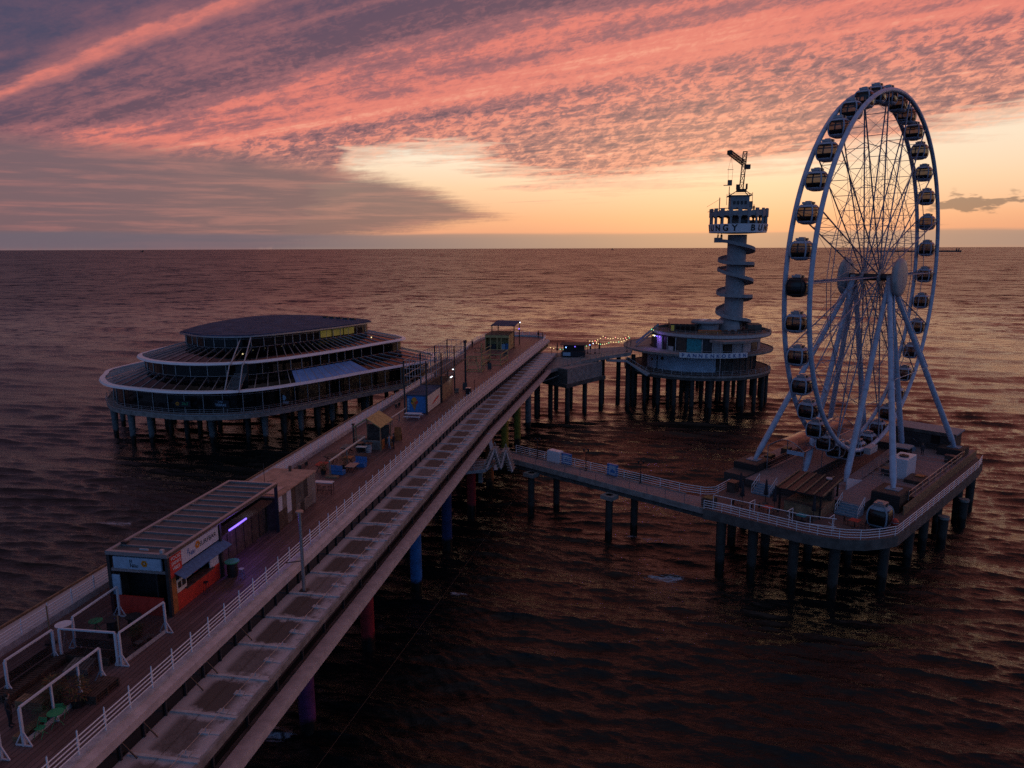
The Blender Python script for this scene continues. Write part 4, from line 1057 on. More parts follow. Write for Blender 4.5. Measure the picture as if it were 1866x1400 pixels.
def yframe(label, x, y, w, h, d, rz, diag=True):
    t = thing('timber_goal', label, 'frame', (x, y, Z), rz, 'yellow timber frames on the far deck'); m = M['wood_yellow']
    for sx_ in (0, w):
        for sy_ in (0, d): MB().bar((sx_, sy_, 0), (sx_, sy_, h), .13).build('post', m, t)
    for zz in (.1, h * .5, h - .07):
        q = MB()
        for sy_ in (0, d): q.bar((0, sy_, zz), (w, sy_, zz), .11)
        for sx_ in (0, w): q.bar((sx_, 0, zz), (sx_, d, zz), .11)
        q.build('crosspiece', m, t)
    if diag: MB().bar((w * .65, 0, h), (w * .85, 0, .1), .13).build('brace', m, t)
yframe('yellow timber frame with a slanting brace beside the black floodlight post', -30.0, 126.4, 3.1, 2.6, 2.2, 0)
yframe('taller yellow timber frame with swing bar behind the first one', -28.4, 134.2, 3.6, 2.2, 6.5, R(-2), False)
t = thing('timber_mast', 'yellow timber mast with a crossbar beside the tall frame', 'mast', (-28.5, 134.0, Z)); MB().bar((0, 0, 0), (0, 0, 4.3), .14).build('pole', M['wood_yellow'], t); MB().bar((0, 0, 2.9), (1.4, 2.4, 3.5), .1).build('crossbar', M['wood_yellow'], t)
plank_table('dark picnic table left of the yellow frames', -31.5, 140, 1.6, 1.8, 'wood_dark'); plank_table('dark picnic table in front of the end kiosk', -29.0, 148, 1.6, 1.8, 'wood_dark')
kk = thing('end_kiosk', 'yellow timber kiosk with open front under a dark flat canopy', 'kiosk', (-26.8, 155.2, Z)); O = (-26.8, 155.2, Z)
ex0, ex1, ey0, ey1, ez = -32.2, -26.9, 155.3, 163, 17.25
LB(MB().span(ex0, ex0 + .15, ey0, ey1, Z, ez), O).build('side_wall', M['wood_yellow'], kk); LB(MB().span(ex1 - .15, ex1, ey0, ey1, Z, ez), O).build('side_wall', M['wood_yellow'], kk)
LB(MB().span(ex0 + .15, ex1 - .15, ey0 + 2.2, ey0 + 2.3, Z, ez), O).build('rear_wall', M['wood_yellow'], kk); LB(MB().span(ex0, ex1, ey0 - .1, ey0, ez - .55, ez), O).build('fascia', M['wood_yellow'], kk)
LB(MB().span(ex0, ex1, ey0, ey1, ez, ez + .12), O).build('roof', M['wood_dark'], kk)
for x_ in (-31.0, -29.5, -28.6): LB(MB().span(x_ - .09, x_ + .09, ey0 - .08, ey0 + .08, Z, ez - .55), O).build('post', M['wood_yellow'], kk)
LB(MB().span(-28.9, -27.9, ey0 + 1.0, ey0 + 1.8, Z, Z + 1.2), O).build('freezer', M['blue_pale'], kk); LB(MB().span(-27.8, -27.2, ey0 + 1.0, ey0 + 1.8, Z, Z + 1.3), O).build('fridge', M['blue'], kk); LB(MB().span(-31.9, -30.0, ey0 + 1.0, ey0 + 1.6, Z, Z + 1.1), O).build('counter', M['dark_steel'], kk)
LB(MB().slab((-31.4, 157.8, 19.2), (-26.0, 157.8, 19.2), (-26.0, 166.0, 19.5), (-31.4, 166.0, 19.5), .18), O).build('canopy', M['ceil'], kk)
for x_ in (-31.2, -26.2):
    for y_ in (158.1, 165.7): LB(MB().span(x_ - .1, x_ + .1, y_ - .1, y_ + .1, Z, 19.05), O).build('canopy_post', M['black'], kk)
LB(MB().span(-26.1, -25.95, 165.2, 165.7, 19.0, 19.2), O).build('lamp_head', M['led_white'], kk); LB(MB().span(-26.1, -25.95, 163.5, 164.6, 17.7, 17.85), O).build('lamp_head', M['led_purple'], kk)

# more clutter along the middle and far deck
def crate_stack(label, x, y, n, m, rz=0.0):
    t = thing('crate_stack', label, 'crates', (x, y, Z), rz, 'stacked crates on the deck')
    for k in range(n): MB().box((random.uniform(-.04, .04), random.uniform(-.04, .04), .16 + k * .33), (.62, .46, .31)).build('crate', M[m], t, bevel=.015)
crate_stack('stack of three dark crates behind the striped barrel', -29.6, 75.2, 3, 'wood_dark', .2); crate_stack('stack of two blue crates inside the cage, near its front', -28.4, 94.2 + 7.2, 2, 'blue', .1)
crate_stack('stack of two grey crates against the far end of the timber store', -26.9, 107.6, 2, 'wood_grey', .3)
plank_table('dark plank table with a plain top beyond the reddish table', -31.0, 69.2, 1.2, 1.5, 'wood_dark'); plank_table('narrow pale plank table in front of the timber hut counter', -28.7, 72.0, 1.1, .6, 'cream', .95)
plank_table('grey picnic table beyond the floodlight post', -31.4, 120.5, 1.6, 1.8, 'wood_grey'); plank_table('dark picnic table at the left railing before the yellow frames', -32.6, 126.0, 1.6, 1.8, 'wood_dark'); plank_table('dark picnic table nearest the left side wall of the end kiosk', -33.2, 152.5, 1.6, 1.8, 'wood_dark')
plank_table('dark picnic table behind the tall yellow frame', -28.2, 143.5, 1.6, 1.6, 'wood_dark')
bench('dark bench between the yellow frames and the end kiosk', -26.9, 150.5, R(90), 1.8, 'wood_dark'); bench('grey bench by the left railing opposite the ice-cream kiosk', -32.8, 96.5, R(90), 1.8, 'wood_grey'); bench('grey bench by the left railing opposite the blue benches', -33.1, 67.0, R(90), 1.8, 'wood_grey')
plant('low leafy plant at the foot of the yellow mast', -27.6, 136.2, .9, .5, 11, dry=.4); plant('bushy plant in a pot beside the end kiosk counter', -32.7, 154.6, 1.0, .55, 12, dry=.2)
for k, (y_, nm_) in enumerate(((110.2, 'beside the timber store'), (130.2, 'behind the first yellow frame'), (146.8, 'in front of the end kiosk'))):
    t = thing('sandwich_board', 'dark sandwich board on the walkway ' + nm_, 'board', (-26.2, y_, Z), R(20), 'sandwich boards on the walkway')
    MB().slab((-.35, -.25, 0), (.35, -.25, 0), (.35, 0, 1.1), (-.35, 0, 1.1), .03).build('panel', M['black'], t); MB().slab((.35, .25, 0), (-.35, .25, 0), (-.35, .03, 1.1), (.35, .03, 1.1), .03).build('panel', M['wood'], t)
# gutter, cables and a lamp on the snack bar, gas bottles by the cabin
O = (x1, y0, Z)
LB(MB().tube([(x1 + .16, y0 + .1, zt - .1), (x1 + .16, y1 - .1, zt - .1)], .05, 6), O).build('gutter', M['dark_steel'], bar_); LB(MB().tube([(x1 + .14, y1 - .1, zt - .1), (x1 + .14, y1 - .1, Z + .1)], .045, 6), O).build('downpipe', M['dark_steel'], bar_)
for k in range(3): LB(MB().ball((x1 + .45, y0 + 1.7 + k * 1.4, Z + 2.2), .06, 6), O).build('pendant_lamp', M['dark_steel'], bar_)
for k in range(4): LB(MB().box((x1 - .75, y0 + 2.0 + k * .8, Z + 1.5), (.3, .55, .5)), O).build('shelf_goods', M[('wood', 'cream', 'red', 'teal')[k]], bar_)
for k in range(2):
    t = thing('gas_bottle', 'grey gas bottle at the far end of the patchwork cabin, ' + ('nearer the walkway' if k == 0 else 'nearer the high table'), 'gas bottle', (-27.9 - k * .5, 57.9, Z), 0, 'gas bottles'); MB().lathe([(.001, 0), (.17, .03), (.17, .95), (.10, 1.12), (.04, 1.15), (.04, 1.25), (.001, 1.25)], (0, 0, 0), 14).build('bottle', M['galv'], t)
# ------------------------------------------------------------------ round pavilion on the left
def closed_curve(ctrl, n=144, c=(-76, 143)):
    """smooth closed outline, resampled by angle about c"""
    m = len(ctrl); P = []
    for i in range(m):
        p0, p1, p2, p3 = (Vector((*ctrl[(i + k) % m], 0)) for k in (-1, 0, 1, 2))
        for j in range(16):
            t = j / 16
            P.append(.5 * ((2 * p1) + (-p0 + p2) * t + (2 * p0 - 5 * p1 + 4 * p2 - p3) * t * t + (-p0 + 3 * p1 - 3 * p2 + p3) * t ** 3))
    A = [(math.atan2(p.y - c[1], p.x - c[0]), math.hypot(p.x - c[0], p.y - c[1])) for p in P]; A.sort()
    an = np.array([a for a, _ in A]); ra = np.array([r for _, r in A])
    an = np.concatenate([an - 2 * PI, an, an + 2 * PI]); ra = np.tile(ra, 3)
    th = np.linspace(-PI, PI, n, endpoint=False); r = np.interp(th, an, ra)
    return [(c[0] + q * math.cos(t), c[1] + q * math.sin(t)) for t, q in zip(th, r)]
CC = (-76, 143)
def inset(P, d): return [(CC[0] + (x - CC[0]) * (1 - d / math.hypot(x - CC[0], y - CC[1])), CC[1] + (y - CC[1]) * (1 - d / math.hypot(x - CC[0], y - CC[1]))) for x, y in P]
NR = 144
ring1 = closed_curve([(-108.8, 136.4), (-105.4, 128.7), (-102, 123.6), (-95.9, 118.3), (-88, 115.8), (-79.7, 114.4), (-71.2, 115.8), (-65.4, 119.9), (-59.6, 128.8), (-54.4, 139), (-49, 149), (-45, 157.5), (-48.5, 168), (-62, 175), (-80, 177), (-97, 170), (-107, 155)], NR)
ring2 = closed_curve([(-96.2, 130), (-94.9, 125.6), (-90.6, 121.3), (-85.2, 118.5), (-78, 117.4), (-71.6, 119.2), (-65.8, 124.4), (-59.4, 136.9), (-55.3, 148), (-51.8, 157.6), (-53.5, 162), (-58, 166.2), (-64.9, 170.2), (-75, 172), (-87, 166), (-95, 152), (-97.2, 140)], NR)
roof3 = closed_curve([(-89.2, 131.1), (-85, 127), (-80.2, 124.5), (-73.6, 124.4), (-68.2, 129.3), (-62.1, 140.9), (-58.2, 152.4), (-59.2, 157), (-63.4, 161.1), (-79, 167.6), (-87.5, 166.4), (-91.7, 160.7), (-92.6, 145.8)], NR)
z_d, z1, z1b, z2, z2b, z3 = 6.8, 11.0, 13.25, 15.6, 17.65, 19.9
pv = thing('pavilion', 'round three-tiered glass pavilion on piles, with white rings and a dark roof', 'pavilion', (*CC, 0)); OC = (CC[0], CC[1], 0)
def pb(q, name, m): return LB(q, OC).build(name, m, pv)
def loft(A, za, B, zb, b=None, smooth=False):
    b = b or MB(); n = len(A)
    return b.add([(x, y, za) for x, y in A] + [(x, y, zb) for x, y in B], [(i, (i + 1) % n, n + (i + 1) % n, n + i) for i in range(n)], smooth)
rim = inset(ring1, .5)
pb(MB().prism(rim, z_d - .9, z_d), 'deck', M['concrete'])
pb(MB().ribbon(rim, z_d - .15, z_d + .08, .12, True), 'deck_edge', M['galv'])
for zz in (.42, .75, 1.08): pb(MB().tube([(x, y, z_d + zz) for x, y in rim], .028, 5, closed=True), 'balcony_rail', M['galv'])
src = None
for i in range(0, NR, 2):
    p = rim[i]
    if src is None: src = pb(MB().span(p[0] - .03, p[0] + .03, p[1] - .03, p[1] + .03, z_d, z_d + 1.1), 'balcony_post', M['galv']); sp0 = p
    else: inst(src, pv, (p[0] - sp0[0], p[1] - sp0[1], 0))
w1, w2, w3 = inset(ring1, 1.9), inset(ring2, 1.0), inset(roof3, 1.0)
for W_, za, zb, nm in ((w1, z_d, z1 + .05, 'lower'), (w2, z1b - 1.2, z2 + .05, 'middle'), (w3, z2b - .9, z3 - .2, 'upper')):
    pb(loft(W_, za, W_, zb), nm + '_glazing', M['glass_dark'])
    pb(loft(inset(W_, 4.5), za, inset(W_, 4.5), zb), nm + '_core', M['black'])
    pb(MB().prism(inset(W_, .15), za - .05, za + .02), nm + '_floor', M['concrete_dark'])
    for zz in ((za + .03, zb - .9) if nm == 'lower' else (max(za, {'middle': z1b, 'upper': z2b}.get(nm, za)), zb - .45)):
        pb(MB().tube([(x, y, zz) for x, y in inset(W_, -.03)], .055, 4, closed=True), 'transom', M['galv'])
    src = None
    for i in range(0, NR, 3):
        p, q_ = W_[i], inset(W_, -.06)[i]
        if src is None: src = pb(MB().span(q_[0] - .06, q_[0] + .06, q_[1] - .06, q_[1] + .06, za, zb), 'mullion', M['galv']); sp0 = q_
        else: inst(src, pv, (q_[0] - sp0[0], q_[1] - sp0[1], 0))
def ringbeam(R_, z, wid, name):
    o, i_ = inset(R_, -wid * .35), inset(R_, wid * .65); n = len(R_); b = MB()
    vs = [(x, y, z - .10) for x, y in o] + [(x, y, z + .26) for x, y in inset(o, .18)] + [(x, y, z + .30) for x, y in i_] + [(x, y, z - .2) for x, y in i_]
    fs = [(k * n + i, k * n + (i + 1) % n, ((k + 1) % 4) * n + (i + 1) % n, ((k + 1) % 4) * n + i) for k in range(4) for i in range(n)]
    return pb(b.add(vs, fs), name, M['ring'])
ringbeam(ring1, z1, 1.1, 'lower_ring'); ringbeam(ring2, z2, 1.0, 'upper_ring')
def tier(R_, z, W_, zb, name):
    pb(loft(inset(R_, .5), z + .12, W_, zb), name, M['glass_roof'])
    A_, B_ = inset(R_, .5), W_
    for i in range(0, NR, 2):
        if i % 3 == 1: pass
        pb(MB().bar((*A_[i], z + .22), (*B_[i], zb + .10), .13), 'roof_rib', M['galv'])
tier(ring1, z1, inset(w2, .0), z1b, 'lower_glass_roof'); tier(ring2, z2, inset(w3, .0), z2b, 'upper_glass_roof')
# floors that can be seen through the glass roofs, with rows of small lamps
pb(MB().prism(inset(ring1, 2.2), z1 - .6, z1 - .5), 'terrace_floor', M['wood_dark']); pb(MB().prism(inset(ring2, 1.6), z2 - .6, z2 - .5), 'terrace_floor', M['wood_dark'])
pb(MB().prism(roof3, z3 - .22, z3), 'roof', M['ceil']); pb(MB().prism(inset(roof3, .7), z3, z3 + .16), 'roof_sheet', M['ceil'])
pb(MB().ribbon(inset(roof3, -.04), z3 - .24, z3 + .03, .08, True), 'roof_edge', M['galv'])
for k in range(5): pb(MB().span(-72 + k * 2.1, -71 + k * 2.1, 160 - k, 161 - k, z3 + .16, z3 + .62), 'roof_unit', M['dark_steel'])
pb(MB().cyl((-88.2, 133.4, z2b + .1), .12, 1.2, 8), 'vent_pipe', M['black'])
# bay closed with pale blue sheets
i0 = min(range(NR), key=lambda i: math.hypot(ring1[i][0] + 62.1, ring1[i][1] - 124.2)); i1 = min(range(NR), key=lambda i: math.hypot(ring1[i][0] + 53.2, ring1[i][1] - 140.4))
ia, ib = min(i0, i1), max(i0, i1); A_, B_ = inset(ring1, .55), w2; q = MB()
q.add([(*A_[i], z1 + .30) for i in range(ia, ib + 1)] + [(A_[i][0] * .15 + B_[i][0] * .85, A_[i][1] * .15 + B_[i][1] * .85, z1 * .15 + z1b * .85 + .18) for i in range(ia, ib + 1)],
      [(k, k + 1, ib - ia + 2 + k, ib - ia + 1 + k) for k in range(ib - ia)]); pb(q, 'blue_roof_sheet', M['blue_sheet'] if 'blue_sheet' in M else M['blue_pale'])
# stair slot on the front
i2 = min(range(NR), key=lambda i: math.hypot(ring1[i][0] + 70.5, ring1[i][1] - 116))
for dx in (-1.4, 1.4):
    a_, b_ = ring1[i2], w3[i2]
    pb(MB().bar((a_[0] + dx, a_[1] - .2, z1), (a_[0] + dx * .9, a_[1] + 1.9, z2 + .1), .16).bar((a_[0] + dx * .9, a_[1] + 2.2, z2), (b_[0] + dx * .7, b_[1] - .1, z3 - .2), .16), 'stair_stringer', M['white_old'])
q = MB()
for k in range(14): q.box((ring1[i2][0], ring1[i2][1] + .5 + k * .2, z1 + .3 + k * .19), (2.4, .26, .05))
pb(q, 'stair', M['galv'])
pb(MB().span(ring1[i2][0] - 1.2, ring1[i2][0] + 1.2, ring1[i2][1] + 3.6, ring1[i2][1] + 3.8, z1, z2), 'stair_back', M['black'])
for (x, y) in ((-71.9, 123.8), (-72.3, 128.3), (-71.6, 131.6), (-69.6, 134.7), (-68, 136.7), (-64.8, 138.4), (-57.0, 151.5)):
    pb(MB().ball((x, y, 16.75), .14, 6), 'ceiling_lamp', M['spot'])
# lit yellow shutters high on the right, signs on the lower glazing
def wall_pt(W_, u): return min((p for p in W_ if p[1] < 150), key=lambda p: abs(p[0] - u) + (0 if p[1] < 162 else 99))
w3o = inset(roof3, .85)
j0 = min(range(NR), key=lambda i: math.hypot(w3o[i][0] + 62.6, w3o[i][1] - 139.0)); j1 = min(range(NR), key=lambda i: math.hypot(w3o[i][0] + 59.6, w3o[i][1] - 149.2))
a_, b_ = w3o[j0], w3o[j1]
for k in range(3):
    f0, f1 = k / 3 + .015, (k + 1) / 3 - .015
    pb(MB().ribbon([(a_[0] + (b_[0] - a_[0]) * f0, a_[1] + (b_[1] - a_[1]) * f0), (a_[0] + (b_[0] - a_[0]) * f1, a_[1] + (b_[1] - a_[1]) * f1)], z3 - 1.9, z3 - .5, .06), 'lit_shutter', M['lit_yellow'])
for u, zz, wd, hh, l1, l2, m1 in ((-72.9, 8.65, 3.3, 1.35, 'DAK', 'TERRAS', 'blue_pale'), (-79.7, 8.65, 3.0, 1.2, '', 'ZILT', 'green')):
    y_ = wall_pt(inset(ring1, 1.6), u)[1]
    pb(MB().box((u, y_ - .05, zz), (wd, .08, hh)), 'sign_board', M['cloth_dark'])
    if l1: text('lettering', l1, .5, M[m1], pv, (u - CC[0], y_ - .10 - CC[1], zz + .36), rx90)
    text('lettering', l2, .62 if l1 else .66, M[m1], pv, (u - CC[0] + (0 if l1 else .45), y_ - .10 - CC[1], zz - (.24 if l1 else 0)), rx90, bold=.012)
    if not l1: flower(pv, (u - 1.05 - CC[0], y_ - .11 - CC[1], zz), .36, 'Y')
u = -64.3; y_ = wall_pt(inset(ring1, 1.6), u)[1]
q = MB(); q.add([(u + .42 * math.cos(k * PI / 8), y_ - .25, 8.6 + .5 * math.sin(k * PI / 8)) for k in range(16)], [tuple(range(16))]); pb(q, 'emblem', M['blue_pale'])
pb(MB().span(u - .9, u + .9, y_ - .28, y_ - .22, 7.5, 7.95), 'emblem_band', M['cloth_grey'])
# piles: tapered outer ring and plain inner rows
PP_ = [(-99.3, 122.8), (-92.8, 119.1), (-89.3, 119.7), (-77.6, 120.9), (-67.9, 123.0), (-63.6, 129.0), (-60.5, 136.7), (-56.5, 146), (-52.5, 154), (-104, 131), (-105, 141)]
q = MB(); q.cyl((0, 0, -2), .34, 8.0, 18, .70); pile_p = q.build('tapered_pile', M['pile_blue_grey'], pv); pile_p.location = (PP_[0][0] - CC[0], PP_[0][1] - CC[1], 0)
for x, y in PP_[1:]: inst(pile_p, pv, (x - CC[0], y - CC[1], 0))
pile_i = MB().cyl((0, 0, -2), .45, 8.0, 14, .55).build('inner_pile', M['pile'], pv); first = True
for k, (rad, n) in enumerate(((20.5, 20), (13, 12), (6, 6))):
    for i in range(n):
        t_ = 2 * PI * (i + .3 * k) / n
        x, y = rad * math.cos(t_) * 1.0 - 1.5, rad * math.sin(t_) * 1.15 + 2
        if first: pile_i.location = (x, y, 0); first = False
        else: inst(pile_i, pv, (x, y, 0))
for x, y in ((-50, 163), (-46.5, 158), (-58, 150), (-57, 160), (-64, 142), (-70, 134), (-84, 127), (-95, 128)): inst(pile_i, pv, (x - CC[0], y - CC[1], 0))
# ------------------------------------------------------------------ tower island
IC = (15.0, 177.5); T_ = (23.8, 183.0)
isl = thing('tower_island', 'round two-storey restaurant building on a ring of piles below the bungee tower', 'restaurant', (*IC, 0)); OI = (*IC, 0)
def ib_(q, name, m): return LB(q, OI).build(name, m, isl)
def circ(r, n=72, c=IC, a0=0.0, a1=2 * PI): return [(c[0] + r * math.cos(a0 + (a1 - a0) * i / n), c[1] + r * math.sin(a0 + (a1 - a0) * i / n)) for i in range(n + (0 if abs(a1 - a0 - 2 * PI) < 1e-6 else 1))]
ib_(MB().prism(circ(17.0), 7.3, 8.2), 'lower_deck', M['concrete_dark']); ib_(MB().ribbon(circ(17.0), 7.9, 8.35, .2, True), 'deck_kerb', M['concrete'])
for zz in (.4, .75, 1.1): ib_(MB().tube([(x, y, 8.3 + zz) for x, y in circ(16.9)], .022, 5, closed=True), 'rail', M['white_old'])
src = None
for x, y in circ(16.9, 48):
    if src is None: src = ib_(MB().span(x - .03, x + .03, y - .03, y + .03, 8.3, 9.4), 'rail_post', M['white_old']); sp0 = (x, y)
    else: inst(src, isl, (x - sp0[0], y - sp0[1], 0))
aL, aM, aR = R(205), R(284), R(360); WC = (15.3, 179.8)
q = MB().ribbon(circ(13.0, 40, WC, aL, aM), 8.2, 12.3, .3); ib_(q, 'curved_wall', M['wall_blue'])
q = MB().ribbon(circ(13.0, 60, WC, aM + .01, aL + 2 * PI - .01), 8.2, 12.3, .3); ib_(q, 'rear_wall', M['concrete_dark'])
ib_(MB().ribbon(circ(13.18, 2, WC, R(222), R(223.2)), 8.25, 11.8, .06), 'door_frame', M['dark_steel']); ib_(MB().ribbon(circ(13.18, 3, WC, R(213), R(216)), 9.9, 10.5, .06), 'wall_plate', M['dark_steel']); ib_(MB().ribbon(circ(13.2, 3, WC, R(228), R(231)), 10.4, 11.1, .12), 'wall_lamp', M['dark_steel'])
for k in range(9):
    a = R(292 + k * 9); ib_(MB().cyl((IC[0] + 13.6 * math.cos(a), IC[1] + 13.6 * math.sin(a), 8.2), .18, 4.1, 8), 'column', M['concrete_dark'])
ib_(MB().lathe([(11.0, 12.3), (15.5, 12.3), (17.3, 12.55), (17.4, 13.05), (17.2, 13.05), (17.1, 12.85), (11.0, 12.85)], OI, 72, False), 'gallery_slab', M['concrete'])
for zz in (13.45, 13.85): ib_(MB().tube([(x, y, zz) for x, y in circ(17.2)], .022, 5, closed=True), 'rail', M['white_old'])
# upper storey
ib_(MB().ribbon(circ(12.4, 60, (16.8, 177.6), R(0), R(360)), 12.85, 16.0, .25), 'upper_wall', M['wood_dark'])
segs = [(200, 208, 'cloth_dark'), (209, 216, 'white_old'), (217, 224, 'black'), (225, 234, 'glass_black'), (236, 246, 'wood_dark'), (247, 262, 'teal'), (263, 272, 'dark_steel'), (273, 283, 'white_old'), (284, 292, 'wood_dark'), (293, 305, 'white_old'), (306, 318, 'white_old'), (319, 332, 'dark_steel'), (333, 352, 'concrete_blue')]
for a, c, k in segs: ib_(MB().ribbon(circ(12.55, 4, (16.8, 177.6), R(a), R(c)), 12.87, 15.95, .2), 'wall_panel', M[k])
for a in (208.5, 216.5, 224.5, 235, 262.5, 272.5, 305.5): ib_(MB().span(16.8 + 12.8 * math.cos(R(a)) - .09, 16.8 + 12.8 * math.cos(R(a)) + .09, 177.6 + 12.8 * math.sin(R(a)) - .09, 177.6 + 12.8 * math.sin(R(a)) + .09, 12.87, 15.95), 'post', M['white_old'])
ib_(MB().ribbon(circ(12.85, 3, (16.8, 177.6), R(226.5), R(232.5)), 12.9, 13.9, .1), 'parapet_panel', M['white_old'])
RC = (18.2, 177.6)
ib_(MB().lathe([(9, 15.95), (13.3, 15.95), (13.6, 16.2), (13.6, 17.0), (13.35, 17.0), (13.3, 16.45)], (*RC, 0), 72, False), 'roof_edge', M['concrete']); ib_(MB().prism(circ(13.4, 72, RC), 16.1, 16.42), 'roof', M['edge_dark'])
ib_(MB().prism([(IC[0] + r_ * math.cos(R(a)), IC[1] + r_ * math.sin(R(a))) for r_, a in ((14.5, 276), (17.9, 284), (17.8, 300), (17.0, 318), (15.2, 330), (14, 300))], 15.55, 16.05), 'canopy', M['concrete'])
ib_(MB().ribbon(circ(13.72, 30, RC, R(185), R(335)), 16.25, 16.85, .08), 'fascia', M['white_old'])
for zz in (17.3, 17.65): ib_(MB().tube([(x, y, zz) for x, y in circ(13.4, 72, RC)], .02, 5, closed=True), 'roof_rail', M['galv'])
src = None
for x, y in circ(13.4, 36, RC):
    if src is None: src = ib_(MB().span(x - .03, x + .03, y - .03, y + .03, 16.95, 17.7), 'roof_rail_post', M['galv']); sp0 = (x, y)
    else: inst(src, isl, (x - sp0[0], y - sp0[1], 0))
# restaurant sign, letter by letter round the curve
word = 'PANNENKOEKEN'; a_l, a_r = R(256), R(300.5)
ib_(MB().ribbon(circ(17.55, 24, IC, a_l - R(2.6), a_r + R(2.6)), 12.40, 13.50, .1), 'sign_board', M['ring'])
for i, ch_ in enumerate(word):
    a = a_l + (a_r - a_l) * i / (len(word) - 1)
    text('lettering', ch_, 1.12, M['letter_blue'], isl, (17.64 * math.cos(a), 17.64 * math.sin(a), 12.90), (PI / 2, 0, a + PI / 2), bold=.02)
for a, mm in ((208, 'led_purple'), (213, 'led_purple'), (199, 'bulb_warm'), (203, 'led_white')): ib_(MB().ball((16.8 + 12.95 * math.cos(R(a)), 177.6 + 12.95 * math.sin(R(a)), 15.7), .16, 6), 'lamp', M[mm])
lamp('entrance_purple_light', (16.8 + 13.8 * math.cos(R(211)), 177.6 + 13.8 * math.sin(R(211)), 15.2), (.35, .15, 1.0), 60, .3)
# outside stair up to the roof, roof-top cabins
q = MB(); q.slab((.6, 172.9, 12.95), (.6, 174.5, 12.95), (5.9, 178.5, 16.9), (5.9, 176.9, 16.9), .25); ib_(q, 'roof_stair', M['concrete'])
q = MB(); q.bar((.6, 172.9, 13.9), (5.9, 176.9, 17.9), .07, .5); q.bar((.6, 174.5, 13.9), (5.9, 178.5, 17.9), .07, .3); ib_(q, 'stair_rail', M['concrete_blue'])
for k in range(3): ib_(MB().ball((4.2 + k * .5, 175.2, 16.9 - .2 * k), .13, 6), 'lamp', M['bulb_green' if k != 1 else 'bulb_warm'])
ib_(MB().lathe([(.05, 18.95), (3.5, 18.95), (3.8, 18.6), (3.7, 18.3), (2.8, 18.1)], (17.3, 178.5, 0), 36, False), 'cabin_roof', M['concrete_blue']); ib_(MB().cyl((17.3, 178.5, 16.4), 2.7, 1.8, 28), 'cabin_wall', M['concrete_blue'])
for x, y in ((16.9, 179.9), (18.9, 178.6), (16.0, 178.0)): ib_(MB().cyl((x, y, 18.96), .72, .06, 20), 'skylight', M['ring'])
ib_(MB().span(8.6, 14.6, 174.8, 187, 16.4, 18.2), 'roof_cabin', M['wood_dark']); ib_(MB().span(8.4, 14.8, 174.6, 187.2, 18.2, 18.34), 'roof_cabin_top', M['dark_steel'])
ib_(MB().span(8.7, 9.4, 174.6, 174.8, 16.7, 18.0), 'yellow_panel', M['lit_yellow'])
for k in range(5): ib_(MB().span(20.5 + k * 1.6, 21.3 + k * 1.6, 171.5 + k * .9, 172.3 + k * .9, 16.42, 17.3), 'roof_bench', M['wood_dark'])
ib_(MB().span(26.5, 29.5, 176, 181, 16.42, 18.2), 'plant_room', M['concrete_dark'])
ib_(MB().span(14.8, 20.0, 172.2, 173.4, 16.42, 17.1), 'orange_parapet', M['orange'])
for k in range(4): ib_(MB().span(9.8 + k * 1.15, 10.7 + k * 1.15, 174.7, 174.8, 16.8, 17.8), 'window', M['glass_black'])
ip = MB().cyl((0, 0, -2), .50, 9.4, 14).build('pile', M['pile'], isl); first = True
for rad, n, ph in ((16.2, 26, .0), (11.5, 16, .4), (6, 8, .2)):
    for i in range(n):
        a = 2 * PI * (i + ph) / n
        if first: ip.location = (rad * math.cos(a), rad * math.sin(a), 0); first = False
        else: inst(ip, isl, (rad * math.cos(a), rad * math.sin(a), 0))
t = thing('flag_pole', 'thin white flagpole in front of the pancake restaurant', 'flagpole', (18.6, 159.9, 8.2)); MB().cyl((0, 0, 0), .06, 7.6, 8, .04).build('pole', M['white_old'], t); MB().ball((0, 0, 7.65), .09, 6).build('finial', M['white_old'], t)

# ------------------------------------------------------------------ bungee tower
tw = thing('bungee_tower', 'pale concrete tower with a spiral stair, lettered platform ring and crane on top', 'tower', (*T_, 16.4)); OT = (*T_, 16.4)
def tb(q, name, m, o=OT): return LB(q, o).build(name, m, tw)
tb(MB().lathe([(2.25, 16.4), (2.2, 39)], (*T_, 0), 32), 'shaft', M['concrete_blue'])
tb(MB().lathe([(4.6, 16.4), (4.5, 17.0), (3.9, 18.1), (2.9, 19.2), (2.2, 19.6)], (*T_, 0), 32, True, R(150), R(285)), 'flared_base', M['concrete_blue'])
TH = [(-30, 37.5), (0, 37.4), (40, 37.2), (180, 34.9), (360, 32.7), (400, 32.25), (510, 32.0), (540, 31.5), (700, 30.7), (730, 30.4), (900, 27.5), (1080, 24.9), (1110, 24.6), (1230, 24.3), (1260, 23.7), (1440, 20.3), (1500, 19.3), (1560, 18.8), (1620, 17.6), (1680, 16.5)]
ta = np.array([a for a, _ in TH], float); tz = np.array([z for _, z in TH])
def helix(r0, r1, dz0, dz1, th):
    q = MB(); vs = []
    for a in th:
        z = float(np.interp(a, ta, tz)); ang = R(180 + 10) + R(a)       # starts at the left, comes round the front
        c_, s_ = math.cos(ang), math.sin(ang)
        for r, dz in ((r0, dz0), (r1, dz0), (r1, dz1), (r0, dz1)): vs.append((T_[0] + r * c_, T_[1] + r * s_, z + dz))
    n = len(th); fs = [(i * 4 + k, i * 4 + (k + 1) % 4, i * 4 + 4 + (k + 1) % 4, i * 4 + 4 + k) for i in range(n - 1) for k in range(4)]
    fs += [(3, 2, 1, 0), tuple((n - 1) * 4 + k for k in range(4))]
    return q.add(vs, fs)
th = np.arange(-30, 1681, 6)
